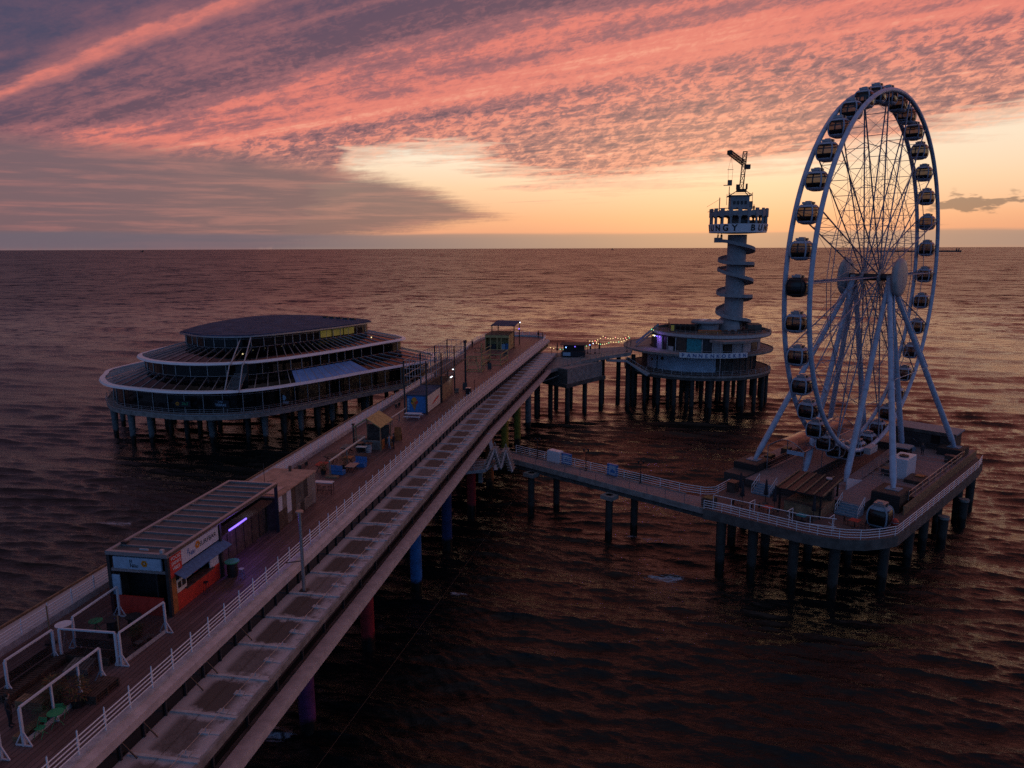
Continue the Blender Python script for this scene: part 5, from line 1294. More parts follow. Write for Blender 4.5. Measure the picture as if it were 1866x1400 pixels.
tb(helix(2.2, 4.25, -.16, 0, th), 'spiral_stair', M['concrete_blue']); tb(helix(4.1, 4.28, -.16, .62, th), 'stair_parapet', M['concrete_blue'])
tb(MB().span(T_[0] - 5.3, T_[0] - 2.2, T_[1] - 1.7, T_[1] + .6, 37.15, 37.4), 'landing', M['concrete_blue']); tb(MB().ribbon([(T_[0] - 5.25, T_[1] + .6), (T_[0] - 5.25, T_[1] - 1.65), (T_[0] - 3.6, T_[1] - 1.65)], 37.4, 38.3, .12), 'landing_parapet', M['concrete_blue'])
OFF = R(-13.5)
oc = lambda r, z, n=20: [(T_[0] + r * math.cos(2 * PI * (i + .5) / n - PI / 2 + OFF), T_[1] + r * math.sin(2 * PI * (i + .5) / n - PI / 2 + OFF), z) for i in range(n)]
def facet(r0, z0_, r1, z1_, n=20):
    a, b = oc(r0, z0_, n), oc(r1, z1_, n); return MB().add(a + b, [(i, (i + 1) % n, n + (i + 1) % n, n + i) for i in range(n)])
tb(facet(6.58, 39.4, 6.82, 41.4), 'lettered_ring', M['ring']); tb(facet(6.5, 39.42, 2.2, 39.2), 'platform_soffit', M['concrete'])
tb(MB().prism([(p[0], p[1]) for p in oc(6.5, 0)], 39.9, 40.1), 'platform_floor', M['concrete'])
for i in range(20):
    p = oc(6.35, 0)[i]
    tb(MB().span(p[0] - .22, p[0] + .22, p[1] - .22, p[1] + .22, 40.1, 44.9), 'platform_column', M['concrete_blue'])
    a, b = oc(6.5, 0)[i], oc(6.5, 0)[(i + 1) % 20]
    tb(MB().ribbon([(a[0], a[1]), (b[0], b[1])], 43.3, 44.35, .2), 'upper_parapet', M['concrete_blue'])
    m0, m1 = [(a[0] * (1 - f) + b[0] * f, a[1] * (1 - f) + b[1] * f) for f in (-.22, .22)]
    tb(MB().ribbon([m0, m1], 43.0, 45.0, .34), 'merlon', M['concrete_blue'])
tb(MB().prism([(p[0], p[1]) for p in oc(6.4, 0)], 43.2, 43.35), 'upper_floor', M['concrete'])
tb(MB().cyl((*T_, 40.1), 2.4, 3.1, 20), 'core_room', M['concrete']); tb(MB().ribbon([(p[0], p[1]) for p in oc(5.6, 0)][:5], 40.1, 42.2, .08), 'platform_screen', M['dark_steel'])
# the word runs round the ring three times, one facet to a letter
for k0 in (-4, 2, 8):
    for j_, ch_ in enumerate('BUNGY'):
        a = -PI / 2 + OFF + (k0 + j_) * R(18)
        text('lettering', ch_, 1.95, M['letter'], tw, (6.70 * math.cos(a), 6.70 * math.sin(a), 40.42 - 16.4), (PI / 2 + .12, 0, a + PI / 2), bold=.05, sx=1.0)
tb(MB().box((T_[0] - .1, T_[1], 46.4), (4.2, 4.6, 2.9)), 'roof_house', M['concrete_blue']); tb(MB().box((T_[0] + 2.4, T_[1] + .8, 45.8), (1.2, 3, 1.8)), 'side_house', M['concrete'])
tb(MB().box((T_[0] - .1, T_[1], 47.93), (5.2, 5.4, .16)), 'house_roof', M['concrete'])
for k in range(4): tb(MB().box((T_[0] - 1.4 + k * .85, T_[1] - 2.32, 46.3), (.55, .06, .8)), 'house_window', M['dark_steel'])
q = MB()
for dx, dy in ((-2.6, -2.4), (2.6, -2.4), (2.6, 2.4), (-2.6, 2.4)):
    q.bar((T_[0] + dx, T_[1] + dy, 47.9), (T_[0] + dx * .25 + .3, T_[1] + dy * .25, 49.3), .14); q.bar((T_[0] + dx, T_[1] + dy, 46.0), (T_[0] + dx, T_[1] + dy, 48.6), .10)
q.bar((T_[0] - 2.6, T_[1] - 2.4, 48.3), (T_[0] + 2.6, T_[1] - 2.4, 48.3), .08); q.bar((T_[0] - 2.7, T_[1] - 2.4, 48.0), (T_[0] - 2.7, T_[1] - 2.4, 50.0), .16); tb(q, 'crane_base', M['wood_dark'])
q = MB(); q.bar((T_[0] - 4.6, T_[1] - 1, 44.3), (T_[0] - 4.6, T_[1] - 1, 47.6), .2); q.bar((T_[0] - 4.6, T_[1] - 1, 45.0), (T_[0] - 7.4, T_[1] - 2.6, 44.2), .1); q.bar((T_[0] - 4.6, T_[1] - 1, 47.2), (T_[0] - 7.6, T_[1] - 2.6, 45.4), .05)
q.bar((T_[0] - 4.6, T_[1] - 1, 45.1), (T_[0] + .2, T_[1] - 2.6, 45.1), .18); tb(q, 'davit', M['dark_steel'])
tb(MB().box((T_[0] + .35, T_[1], 49.2), (2.2, 1.6, .7)).box((T_[0] - .55, T_[1] - .6, 50.0), (.8, .7, 1.1)).box((T_[0] + 1.5, T_[1], 50.1), (.4, .5, 1.3)), 'crane_turntable', M['wood_dark'])
def lattice(a, b, w, n, mm, name):
    q = MB(); a, b = Vector(a), Vector(b); d = (b - a).normalized(); u = Vector((0, 1, 0)) if abs(d.y) < .8 else Vector((1, 0, 0)); x = d.cross(u).normalized(); y = d.cross(x)
    cs = [x * i * w / 2 + y * j * w / 2 for i, j in ((-1, -1), (1, -1), (1, 1), (-1, 1))]
    for c in cs: q.bar(a + c, b + c, .12)
    for k in range(n):
        p, r = a.lerp(b, k / n), a.lerp(b, (k + 1) / n)
        for i in range(4):
            c0, c1 = cs[i], cs[(i + 1) % 4]; q.bar(p + c0, r + c1, .06); q.bar(p + c1, r + c0, .06); q.bar(r + c0, r + c1, .10)
    return tb(q, name, mm)
lattice((T_[0] + .3, T_[1], 49.4), (T_[0] + .75, T_[1], 58.0), .85, 5, M['orange_steel'] if 'orange_steel' in M else M['wood_dark'], 'crane_mast')
lattice((T_[0] + .9, T_[1] + .8, 55.3), (20.2, 176.5, 57.2), .8, 8, M['wood_dark'], 'crane_jib')
tb(MB().box((T_[0] + 1.6, T_[1] + 1.4, 54.7), (1.3, 1.4, 1.0)), 'counterweight', M['dark_steel']); tb(MB().box((20.3, 176.6, 57.1), (1.0, 1.0, .8)), 'jib_head', M['wood_dark'])
bk = thing('jump_basket', 'small bungee jump basket hanging on wires from the tower crane', 'basket', (20.75, 176.8, 49.9))
MB().span(-.5, .4, -.5, .5, 0, 1.2).span(-1.4, -.5, -.4, .4, .0, .12).build('basket_body', M['wood_grey'], bk)
for dx in (-.45, .4): MB().bar((dx, 0, 1.2), (dx * 1.2, 0, 3.5), .05).build('hanger', M['dark_steel'], bk); MB().bar((dx * 1.2, 0, 3.5), (0, 0, 6.2), .04).build('sling', M['dark_steel'], bk)
MB().bar((-.7, 0, 3.5), (.6, 0, 3.5), .10).build('spreader', M['dark_steel'], bk); MB().bar((0, 0, 6.2), (0, 0, 7.0), .05).build('cable', M['dark_steel'], bk)
person('tiny person standing on the upper deck of the bungee platform, right of the house', (26.4, 177.6, 43.9), R(180), (.03, .03, .035), (.02, .02, .03))
person('tiny person at the top landing of the spiral stair, nearer its outer edge', (19.2, 182.0, 37.6), R(120), (.02, .02, .025), (.015, .015, .02))
person('tiny person at the top landing of the spiral stair, nearer the tower shaft', (20.0, 181.9, 37.6), R(150), (.05, .035, .03), (.02, .02, .025))
person('person in dark clothes at the foot of the restaurant roof stair', (-.6, 173.4, 12.9), R(90), (.03, .03, .04), (.02, .02, .025))

# ------------------------------------------------------------------ walkway between pier and island
lk = thing('link_walkway', 'concrete walkway with a terrace joining the pier end to the restaurant island', 'walkway', (-12, 155, 0)); OL = (-12, 155, 0)
def lb_(q, name, m): return LB(q, OL).build(name, m, lk)
near = [(-18.4, 146.8, 10.95), (-14.6, 151.6, 11.35), (-11, 156.6, 11.75), (-6.2, 161, 12.25), (-.5, 164.2, 12.8)]
far_ = [(-21.5, 160.5, 11.6), (-18.5, 163.5, 12.2), (-14, 167.5, 12.4), (-8, 172, 12.6), (.0, 175, 12.85)]
q = MB(); n = len(near)
vs = [p for p in near] + [p for p in far_] + [(p[0], p[1], p[2] - .75) for p in near] + [(p[0], p[1], p[2] - .75) for p in far_]
fs = [(i, i + 1, n + i + 1, n + i) for i in range(n - 1)] + [(2 * n + i, 3 * n + i, 3 * n + i + 1, 2 * n + i + 1) for i in range(n - 1)] + [(i, 2 * n + i, 2 * n + i + 1, i + 1) for i in range(n - 1)] + [(n + i, n + i + 1, 3 * n + i + 1, 3 * n + i) for i in range(n - 1)] + [(0, n, 3 * n, 2 * n), (n - 1, 3 * n - 1, 4 * n - 1, 2 * n - 1)]
lb_(q.add(vs, fs), 'deck', M['concrete'])
for zz in (.5, 1.0): lb_(MB().tube([(x, y, z + zz) for x, y, z in near[1:]], .035, 5), 'rail', M['concrete'])
for k in range(14):
    f = k / 13 * 3; i = min(2, int(f)); a, b = Vector(near[1 + i]), Vector(near[2 + i]); p = a.lerp(b, f - i)
    lb_(MB().span(p.x - .05, p.x + .05, p.y - .05, p.y + .05, p.z, p.z + 1.05), 'rail_post', M['concrete'])
q = MB(); q.prism([(-13.4, 148.9), (-6.7, 160.1), (-11.5, 163.5), (-18.6, 153)], 8.0, 11.2); lb_(q, 'store_house', M['concrete']); lb_(MB().prism([(-13.5, 148.2), (-5.9, 160.6), (-11.3, 164.5), (-19.2, 153)], 7.2, 7.98), 'house_floor', M['concrete_dark'])
lb_(MB().prism([(-14.9, 151.2), (-13.42, 148.84), (-18.62, 152.95), (-19, 154)], 8.05, 11.0), 'house_end', M['concrete_dark'])
q = MB(); q.slab((-5.6, 160.4, 11.5), (-1.2, 161.6, 11.3), (-1.6, 163.2, 11.3), (-6.0, 162, 11.5), .35); q.slab((-1.2, 161.6, 11.3), (3.4, 160.9, 8.35), (3.9, 162.6, 8.35), (-1.6, 163.2, 11.3), .4); lb_(q, 'side_stair', M['concrete_blue'])
q = MB(); q.bar((-5.6, 160.3, 12.4), (-1.2, 161.5, 12.2), .06); q.bar((-1.2, 161.5, 12.2), (3.4, 160.8, 9.3), .06)
for k in range(9): f = k / 8; q.bar((-1.2 + 4.6 * f, 161.5 - .7 * f, 11.3 - 2.95 * f), (-1.2 + 4.6 * f, 161.5 - .7 * f, 12.2 - 2.9 * f), .04)
lb_(q, 'stair_rail', M['white_old'])
lp = MB().cyl((0, 0, -2), .52, 9.6, 14).build('pile', M['pile'], lk); first = True
for x, y in ((-20.5, 153.4), (-17.5, 153.9), (-13.4, 149.4), (-13.9, 163), (-10.3, 157.5), (-6.9, 161.4), (-3.3, 170), (.1, 168.5), (-1, 163.5), (-7, 170), (-17, 161)):
    top = 1.0
    if first: lp.location = (x + 12, y - 155, 0); first = False
    else: inst(lp, lk, (x + 12, y - 155, 0))
for x, y in ((-3.3, 170), (.1, 168.5), (-1, 163.5), (-7, 170), (-17, 161)): lb_(MB().cyl((x, y, 7.5), .52, 4.2, 14), 'pile_head', M['pile'])
lb_(MB().bar((-18.5, 147.6, 8.6), (-9.5, 155.6, 11.2), .12), 'brace', M['concrete'])
# festoon lights over the terrace
poles = [(-17.8, 158.5, 12.0, 1.9), (-8.5, 163.2, 12.5, 3.0), (-10.2, 163.6, 12.4, 3.3), (-1.4, 165.0, 12.85, 4.0)]
pd = ['left end of the coloured lights', 'bright middle of the festoon lights', 'middle of the terrace with dark planter', 'right end of the warm festoon lights']
for k, (x, y, z, h) in enumerate(poles):
    t = thing('light_pole', 'slim dark pole carrying festoon wires at the ' + pd[k], 'pole', (x, y, z), 0, 'festoon light poles'); MB().cyl((0, 0, 0), .06, h, 8).build('pole', M['black'], t); MB().cyl((0, 0, 0), .22, .3, 10).build('base', M['black'], t)
def strand(label, pts, cols, per):
    t = thing('festoon_lights', label, 'light string', pts[0], 0, 'festoon light strings'); o = pts[0]; L_ = []
    for a, b in zip(pts[:-1], pts[1:]):
        for i in range(per):
            f = i / per; p = Vector(a).lerp(Vector(b), f); p.z -= .5 * 4 * f * (1 - f) * .8; L_.append(p)
    L_.append(Vector(pts[-1]))
    MB().tube([p - Vector(o) for p in L_], .02, 4).build('wire', M['black'], t)
    srcs = {}
    for i, p in enumerate(L_):
        c = cols[(i * 5) % len(cols)]
        if c not in srcs: srcs[c] = MB().ball((0, 0, -.1), .10, 6).build('bulb', M[c], t); srcs[c].location = p - Vector(o)
        else: inst(srcs[c], t, p - Vector(o))
strand('string of coloured bulbs hanging low along the left of the terrace', [(-18.6, 162.9, 13.8), (-13.4, 163, 13.9), (-8.2, 163, 15.3)], ['bulb_warm', 'bulb_green', 'led_white', 'bulb_red', 'bulb_blue', 'bulb_warm', 'bulb_green'], 7)
strand('string of warm bulbs along the right of the terrace, lower of two', [(-8.2, 163, 15.0), (-5.0, 163.5, 15.3), (-.9, 163, 16.3)], ['bulb_warm', 'bulb_warm', 'bulb_green', 'bulb_warm'], 7)
strand('string of warm bulbs along the right of the terrace, upper of two', [(-9.7, 163, 15.45), (-6.75, 163, 16.6), (-4, 163.6, 16.3), (-1.15, 163, 16.6)], ['bulb_warm', 'bulb_warm', 'bulb_red', 'bulb_warm'], 5)
t = thing('terrace_bar', 'small dark terrace bar with a reddish roof behind the coloured lights', 'bar', (-13.2, 161.5, 12.1))
MB().span(-2.6, 2.6, -1.2, 1.2, 0, 1.1).build('counter', M['cloth_dark'], t); MB().span(-2.4, 2.4, 1.0, 1.2, 1.1, 2.6).build('back_wall', M['black'], t); MB().slab((-2.9, -1.5, 2.7), (2.9, -1.5, 2.7), (2.9, 1.5, 2.95), (-2.9, 1.5, 2.95), .12).build('roof', M['wood_dark'], t); MB().span(-2.3, -.6, -1.28, -1.22, .2, .95).build('blue_panel', M['blue_pale'], t)
for sx_ in (-2.7, 2.7): MB().bar((sx_, -1.3, 0), (sx_, -1.3, 2.6), .1).build('post', M['black'], t)
MB().ball((.4, -1.3, 2.3), .13, 6).build('lamp', M['led_purple'], t); MB().ball((-1.6, -1.3, 2.1), .13, 6).build('lamp', M['bulb_blue'], t)
for k, (x, y, nm_) in enumerate(((-9.6, 164.2, 'between the two festoon strings'), (-7.6, 164.6, 'right of the bright middle bulbs'), (-16.8, 160.5, 'left of the dark terrace bar'))):
    t = thing('closed_parasol', 'closed dark parasol on the terrace ' + nm_, 'parasol', (x, y, 12.3), 0, 'closed parasols on the terrace'); MB().cyl((0, 0, 0), .04, 3.0, 8).build('pole', M['black'], t); MB().cyl((0, 0, 1.1), .24, 1.9, 10, .06).build('cloth', M['cloth_dark'], t); MB().cyl((0, 0, 0), .3, .1, 10).build('base', M['black'], t)
# ------------------------------------------------------------------ footbridge to the wheel platform
fb = thing('footbridge', 'low concrete footbridge from the pier to the ferris wheel platform', 'footbridge', (-4, 89, 0)); OF = (-4, 89, 0)
def fbk(q, name, m): return LB(q, OF).build(name, m, fb)
nr_ = [(-19.5, 98.2), (-16.8, 96.5), (8.3, 80.2), (8.45, 80.15)]; fr_ = [(-19.0, 101.2), (-16.25, 99.3), (6.7, 85.15), (9.0, 84.3)]
fbk(MB().prism(nr_ + fr_[::-1], 6.55, 7.0), 'deck', M['deck_cross']); fbk(MB().prism([(-19, 98.2), (8.6, 80.55), (8.6, 84.2), (6.5, 84.8), (-19, 100.8)], 5.75, 6.55), 'girder', M['concrete_dark'])
fbk(MB().ribbon(nr_[:3], 6.45, 7.14, .2), 'kerb', M['concrete']); fbk(MB().ribbon(fr_[:3], 6.45, 7.14, .2), 'kerb', M['concrete'])
fp = MB().cyl((0, 0, -2), .46, 8.0, 14).build('pile', M['pile'], fb); first = True
for x, y in ((-13.2, 93.7), (-9.9, 95.3), (-2.4, 86.3), (.7, 88.5)):
    if first: fp.location = (x + 4, y - 89, 0); first = False
    else: inst(fp, fb, (x + 4, y - 89, 0))
    fbk(MB().box((x, y, 5.75), (1.7, 1.5, .5), R(-33)), 'pile_cap', M['concrete'])
def fence(name, label, pts, base, rails, h, spacing, m='rail', r=.036): return railing(name, label, pts, base, rails, h, spacing, 'white deck railings of the wheel side', 0, r, m)
fence('bridge_railing', 'white railing on the far side of the low footbridge, curving to the wheel platform', [(-16.2, 99.2), (6.7, 85.1), (8.9, 84.35), (10.0, 84.7), (12.1, 88.0)], 7.1, 4, 1.1, 2.6)
fence('bridge_railing', 'thin dark railing on the near side of the low footbridge', [(-16.8, 96.5), (8.2, 80.27)], 7.1, 4, 1.05, 2.5, 'galv', .02)
def street_lamp(label, x, y):
    t = thing('street_lamp', label, 'street lamp', (x, y, 7.0), 0, 'lamps on the footbridge')
    MB().cyl((0, 0, 0), .07, 2.7, 8, .045).build('pole', M['black'], t); MB().cyl((0, 0, 0), .16, .35, 10, .1).build('base', M['black'], t)
    for sx_ in (-.28, .28):
        MB().bar((0, 0, 2.55), (sx_, 0, 2.62), .04).build('arm', M['black'], t); MB().lathe([(.02, .42), (.15, .34), (.17, .3), (.09, 0), (.02, -.02)], (sx_, 0, 2.62), 10).build('lantern', M['black'], t)
street_lamp('twin-lantern black street lamp on the footbridge left of the white crate', -12.8, 97.0); street_lamp('twin-lantern black street lamp between the two blue map boards on the footbridge', -5.75, 92.5); street_lamp('twin-lantern black street lamp right of the second blue board, near the platform', 1.35, 88.2)
t = thing('crate', 'big white crate standing on the footbridge next to a blue board', 'crate', (-10.2, 96.0, 7.0), R(-32)); MB().box((0, 0, .75), (2.1, 1.0, 1.5)).build('crate_body', M['white'], t, bevel=.03); MB().box((-.5, 0, 1.56), (.9, .95, .12)).build('lid', M['white'], t); MB().box((.5, 0, 1.56), (.9, .95, .12)).build('lid', M['white'], t)
for k, (x, y) in enumerate(((-8.5, 94.75), (-2.2, 90.75))):
    t = thing('map_board', 'blue display board on the footbridge ' + ('right beside the white crate' if k == 0 else 'standing by itself between two lamps'), 'board', (x, y, 7.0), R(-32), 'blue boards on the footbridge')
    MB().box((0, 0, .85), (1.5, .35, 1.5)).build('cabinet', M['blue'], t); MB().box((.1, -.19, .85), (1.0, .03, 1.2)).build('screen', M['blue_pale'], t); q = MB(); q.add([(-.25, -.21, .5), (.45, -.21, .5), (.5, -.21, .75), (.1, -.21, 1.05), (-.2, -.21, .8)], [(0, 1, 2, 3, 4)]); q.build('map_shape', M['blue'], t); MB().box((0, 0, .06), (1.6, .5, .12)).build('base', M['black'], t)
# stair down from the pier gallery
sw = thing('pier_stair', 'concrete landing and zigzag stair going down from the pier to the footbridge', 'stair', (-18, 88, 0)); OS = (-18, 88, 0)
def sk(q, name, m): return LB(q, OS).build(name, m, sw)
sk(MB().prism([(-20.6, 84.6), (-18.0, 86.0), (-17.2, 90.5), (-20.4, 90.5)], 8.2, 8.6), 'landing', M['concrete_blue'])
q = MB()
pts_z = [(-17.9, 86.2, 8.5), (-17.2, 88.4, 10.6), (-16.2, 87.2, 8.4), (-15.9, 89.2, 10.2), (-14.8, 87.6, 7.9)]
for a, c in zip(pts_z[:-1], pts_z[1:]): q.bar(a, c, .12, .38)
sk(q, 'stair_stringer', M['kerb'])
q = MB()
for a, c in zip(pts_z[:-1], pts_z[1:]):
    a2, c2 = Vector(a) + Vector((0, 0, .95)), Vector(c) + Vector((0, 0, .95)); q.bar(a2, c2, .05)
    for k in range(6): p = Vector(a).lerp(Vector(c), k / 5); q.bar(p, p + Vector((0, 0, .95)), .035)
    for k in range(8):
        p = Vector(a).lerp(Vector(c), (k + .5) / 8); q.box((p.x - .2, p.y + 1.0, p.z), (.7, 2.0, .06))
sk(q, 'stair_flight', M['concrete'])
for zz in (.35, .7, 1.05): sk(MB().tube([(-20.5, 84.7, 8.6 + zz), (-18.05, 86.05, 8.6 + zz), (-17.4, 89, 8.6 + zz)], .025, 5), 'rail', M['white_old'])
for x, y in ((-20.5, 84.7), (-19.3, 85.35), (-18.05, 86.05), (-17.5, 88.6)): sk(MB().span(x - .03, x + .03, y - .03, y + .03, 8.6, 9.65), 'rail_post', M['white_old'])
sk(MB().bar((-17.9, 92.4, 6.5), (-19.3, 94.5, 11), .5), 'support', M['kerb']); sk(MB().bar((-19.0, 88, 6.2), (-19.0, 88, 8.2), .5), 'support', M['concrete'])

# ------------------------------------------------------------------ wheel platform
HUB = (29.74, 99.5); RZ = math.atan2(-.575, .818)
def wp(x, y, z=0.0): return (HUB[0] + x * .818 + y * .575, HUB[1] - x * .575 + y * .818, z)
plf = thing('wheel_platform', 'dark concrete platform on piles carrying the ferris wheel', 'platform', (*HUB, 0), RZ)
out_ = [(-6.3, -28.35), (-4, -27.95), (0, -27.75), (4.5, -27.4), (6.7, -26.9), (8.4, -26.15), (9.85, -24.9), (10.95, -23.2), (11.75, -21.5), (11.85, -12), (11.9, 0), (11.9, 10.5), (11.6, 13.8), (10.2, 17.3), (-10, 17.3), (-10.6, -13.5), (-8.4, -18.5), (-7.7, -23.5)]
MB().prism(out_, 6.1, 7.0).build('slab', M['concrete_dark'], plf); MB().prism([(x * .985, y * .985) for x, y in out_], 7.0, 7.03).build('deck', M['deck_low'], plf)
MB().ribbon(out_[:13], 6.0, 7.12, .28).build('edge_beam', M['edge_dark'], plf)
pp = MB().cyl((0, 0, -2), .48, 8.2, 16, .56).build('pile', M['pile'], plf); first = True
for x, y in ((-4.4, -27.6), (-1.4, -26), (3.0, -25.5), (7.0, -24.8), (10, -19), (10.2, -11.2), (10, -4.8), (9.7, 2.1), (10.6, 7.5), (10.6, 14), (-2.7, -20), (1.4, -17.6), (5, -15), (-8.5, -14), (-9, -6), (-9, 3), (-9, 12), (0, 12), (0, -6), (0, 4), (5, 15), (-4, 16), (5, -4), (5, 6), (-7, -20)):
    if first: pp.location = (x, y, 0); first = False
    else: inst(pp, plf, (x, y, 0))
for x, y in ((11.5, -2.5), (11.6, 6.2)):
    inst(pp, plf, (x, y, -2.6)); MB().cyl((x, y, 3.6), .62, .3, 14).build('pile_cap', M['concrete'], plf)
# raised timber deck round the wheel pit
q = MB(); q.span(-10, -6.9, -10.4, 16.5, 7.04, 7.98); q.span(-6.9, -2.0, -17.5, 16.5, 7.04, 7.98); q.span(2.0, 6.8, -17.5, 16.5, 7.04, 7.98); q.span(6.8, 10.2, -10.4, 16.5, 7.04, 7.98); q.span(-2.0, 2.0, 12.5, 16.5, 7.04, 7.98); q.span(-2.0, 2.0, -17.5, -12.5, 7.04, 7.98); q.build('raised_deck_base', M['cladding'], plf)
q = MB(); q.span(-10, -6.9, -10.4, 16.5, 7.98, 8.02); q.span(-6.9, -2.05, -17.5, 16.5, 7.98, 8.02); q.span(2.05, 6.8, -17.5, 16.5, 7.98, 8.02); q.span(6.8, 10.2, -10.4, 16.5, 7.98, 8.02); q.span(-2.05, 2.05, 12.5, 16.5, 7.98, 8.02); q.span(-2.05, 2.05, -17.5, -12.55, 7.98, 8.02); q.build('raised_deck', M['deck_cross'], plf)
MB().span(10.2, 10.35, -14.6, 16.5, 7.04, 8.06).build('side_wall', M['wood'], plf)
for (xa, xb) in ((-5.1, -2.9), (4.7, 7.1)):
    q = MB(); [q.span(xa, xb, -19.3 + .36 * k, -19.3 + .36 * (k + 1) + .02, 7.03, 7.03 + .19 * (k + 1)) for k in range(5)]; q.build('steps', M['steps'], plf)
    for x_ in (xa, xb):
        q = MB(); q.bar((x_, -19.3, 8.0), (x_, -17.4, 9.0), .05); q.bar((x_, -19.3, 7.5), (x_, -17.4, 8.5), .035); [q.bar((x_, -19.3 + 1.9 * f, 7.0 + 1.0 * f), (x_, -19.3 + 1.9 * f, 8.0 + 1.0 * f), .04) for f in (0, .33, .66, 1)]; q.build('step_rail', M['rail'], plf)
for k, (xa, xb, ya, yb_) in enumerate(((-10.0, -6.9, -14.6, -10.4), (6.8, 9.8, -14.6, -10.4), (6.8, 9.9, 10.6, 14.0), (-10, -6.9, 10.6, 14))):
    MB().span(xa, xb, ya, yb_, 7.04, 9.0).build('leg_block', M['cladding_dark'], plf); MB().span(xa + .15, xb - .15, ya + .15, yb_ - .15, 9.0, 9.04).build('block_top', M['wood_dark'], plf)
MB().span(-9.9, -6.95, -17.2, -14.65, 7.04, 8.2).build('planter_wall', M['cladding'], plf)
q = MB(); q.add([(3.6, -13.4, 8.03), (3.6, -8.2, 8.03), (3.6, -13.4, 9.5), (3.72, -13.4, 8.03), (3.72, -8.2, 8.03), (3.72, -13.4, 9.5)], [(0, 1, 2), (5, 4, 3), (0, 2, 5, 3), (1, 4, 5, 2), (0, 3, 4, 1)]); q.build('ramp_side', M['white'], plf)
q = MB(); q.slab((2.1, -12, 8.06), (3.55, -12, 8.06), (3.55, 10, 8.9), (2.1, 10, 8.9), .1); q.build('boarding_ramp', M['deck_cross'], plf)
for zz in (.55, 1.1):
    MB().tube([(10.0, -12.2, 8.02 + zz), (10.0, 10, 8.02 + zz)], .03, 5).build('deck_rail', M['galv'], plf); MB().tube([(3.8, 4, 8.02 + zz), (9.6, 4.6, 8.02 + zz)], .03, 5).build('deck_rail', M['galv'], plf); MB().tube([(-1.8, -15.2, 8.0 + zz), (3.5, -15.0, 8.0 + zz)], .045, 5).build('deck_rail', M['rail'], plf)
    MB().tube([(-6.4, -12.4, 8.02 + zz), (-6.3, 4, 8.02 + zz)], .03, 5).build('deck_rail', M['galv'], plf)
for y_ in np.linspace(-12.2, 10, 10): MB().span(9.97, 10.03, y_ - .03, y_ + .03, 8.02, 9.12).build('deck_rail_post', M['galv'], plf)
for y_ in np.linspace(-12.1, 9, 9): MB().span(9.99, 10.01, y_ + .1, y_ + 2.2, 8.1, 9.0).build('glass_panel', M['glass'], plf)
outer = [(x, y + .06) for x, y in out_[:13]]
t = fence('platform_railing', 'white railing round the outer edge of the wheel platform', [wp(x, y)[:2] for x, y in outer], 7.05, 4, 1.08, 2.05)
t = fence('platform_railing', 'taller white inner railing along the front of the wheel platform', [wp(x, y)[:2] for x, y in ((-5.5, -27.7), (-2, -27.4), (4.3, -26.8), (7.2, -25.6))], 7.05, 2, 1.75, 2.1)
for k, (x, y) in enumerate(((-1.5, -27.35), (2.6, -26.95), (6.5, -25.9))):
    t = thing('table_divider', 'short white rail dividing two tables at the front railing, ' + ('left of the hut', 'in front of the hut', 'near the display gondola')[k], 'divider', wp(x, y, 7.04), RZ, 'white dividers at the front railing')
    q = MB(); q.bar((0, 0, 1.72), (0, 1.5, 1.72), .05); q.build('rail', M['rail'], t); MB().bar((0, 1.5, 0), (0, 1.5, 1.72), .05).build('post', M['rail'], t); MB().bar((0, .1, 1.3), (0, 1.45, .5), .035).build('brace', M['rail'], t)
# bar hut, building, box, tent, parasols on the platform
def on_plat(name, label, cat, x, y, z=7.03, group=None): return thing(name, label, cat, wp(x, y, z), RZ, group)
t = on_plat('bar_hut', 'timber bar hut with a dark pergola roof of pale battens on the wheel platform', 'hut', 1.4, -20)
MB().span(-1.2, 2.9, -2.2, 1.6, 0, 1.25).build('counter_wall', M['wood'], t); MB().span(-1.1, 2.8, .8, 1.5, 1.25, 2.5).build('back_wall', M['wood_dark'], t); MB().span(-1.35, 3.05, -2.4, -1.9, 1.25, 1.32).build('counter_top', M['wood_dark'], t)
MB().slab((-2.0, -2.6, 2.62), (3.1, -2.4, 2.62), (2.6, 4.4, 2.95), (-2.4, 4.2, 2.95), .14).build('roof', M['black'], t)
for k in range(6): f = k / 5; MB().bar((-1.95 + 5.0 * f, -2.6 + .2 * f, 2.72), (-2.35 + 4.9 * f, 4.2 + .2 * f, 3.05), .13, .1).build('roof_batten', M['wood'], t)
for x_, y_ in ((-1.7, -2.3), (2.8, -2.2), (-1.9, 3.6), (2.3, 3.8)): MB().bar((x_, y_, 0), (x_, y_, 2.6), .18).build('post', M['black'], t)
MB().cyl((1.5, 3.2, 3.0), .35, .12, 14).build('roof_vent', M['kerb'], t)
t = on_plat('ticket_building', 'long dark building with a flat pale roof at the back of the wheel platform', 'building', 4.8, 14.6, 8.0)
MB().span(-4.2, 3.4, -1.6, 2.4, 0, 2.45).build('walls', M['cladding'], t); MB().span(-4.4, 3.7, -1.8, 2.6, 2.45, 2.65).build('roof', M['concrete_blue'], t); MB().span(.6, 1.7, -1.66, -1.6, .9, 2.0).build('window', M['glass_black'], t); MB().span(-1.9, -.9, -1.66, -1.6, 0, 1.75).build('door', M['dark_steel'], t)
MB().cyl((-4.0, -.5, 2.65), .35, .7, 12).build('roof_vent', M['concrete_blue'], t); MB().span(-4.4, 3.7, -1.85, -1.8, 2.2, 2.65).build('fascia', M['concrete_dark'], t)
t = on_plat('machine_box', 'white plant box with a fan on top beside the near wheel leg', 'machine box', 6.5, -2.7, 8.02)
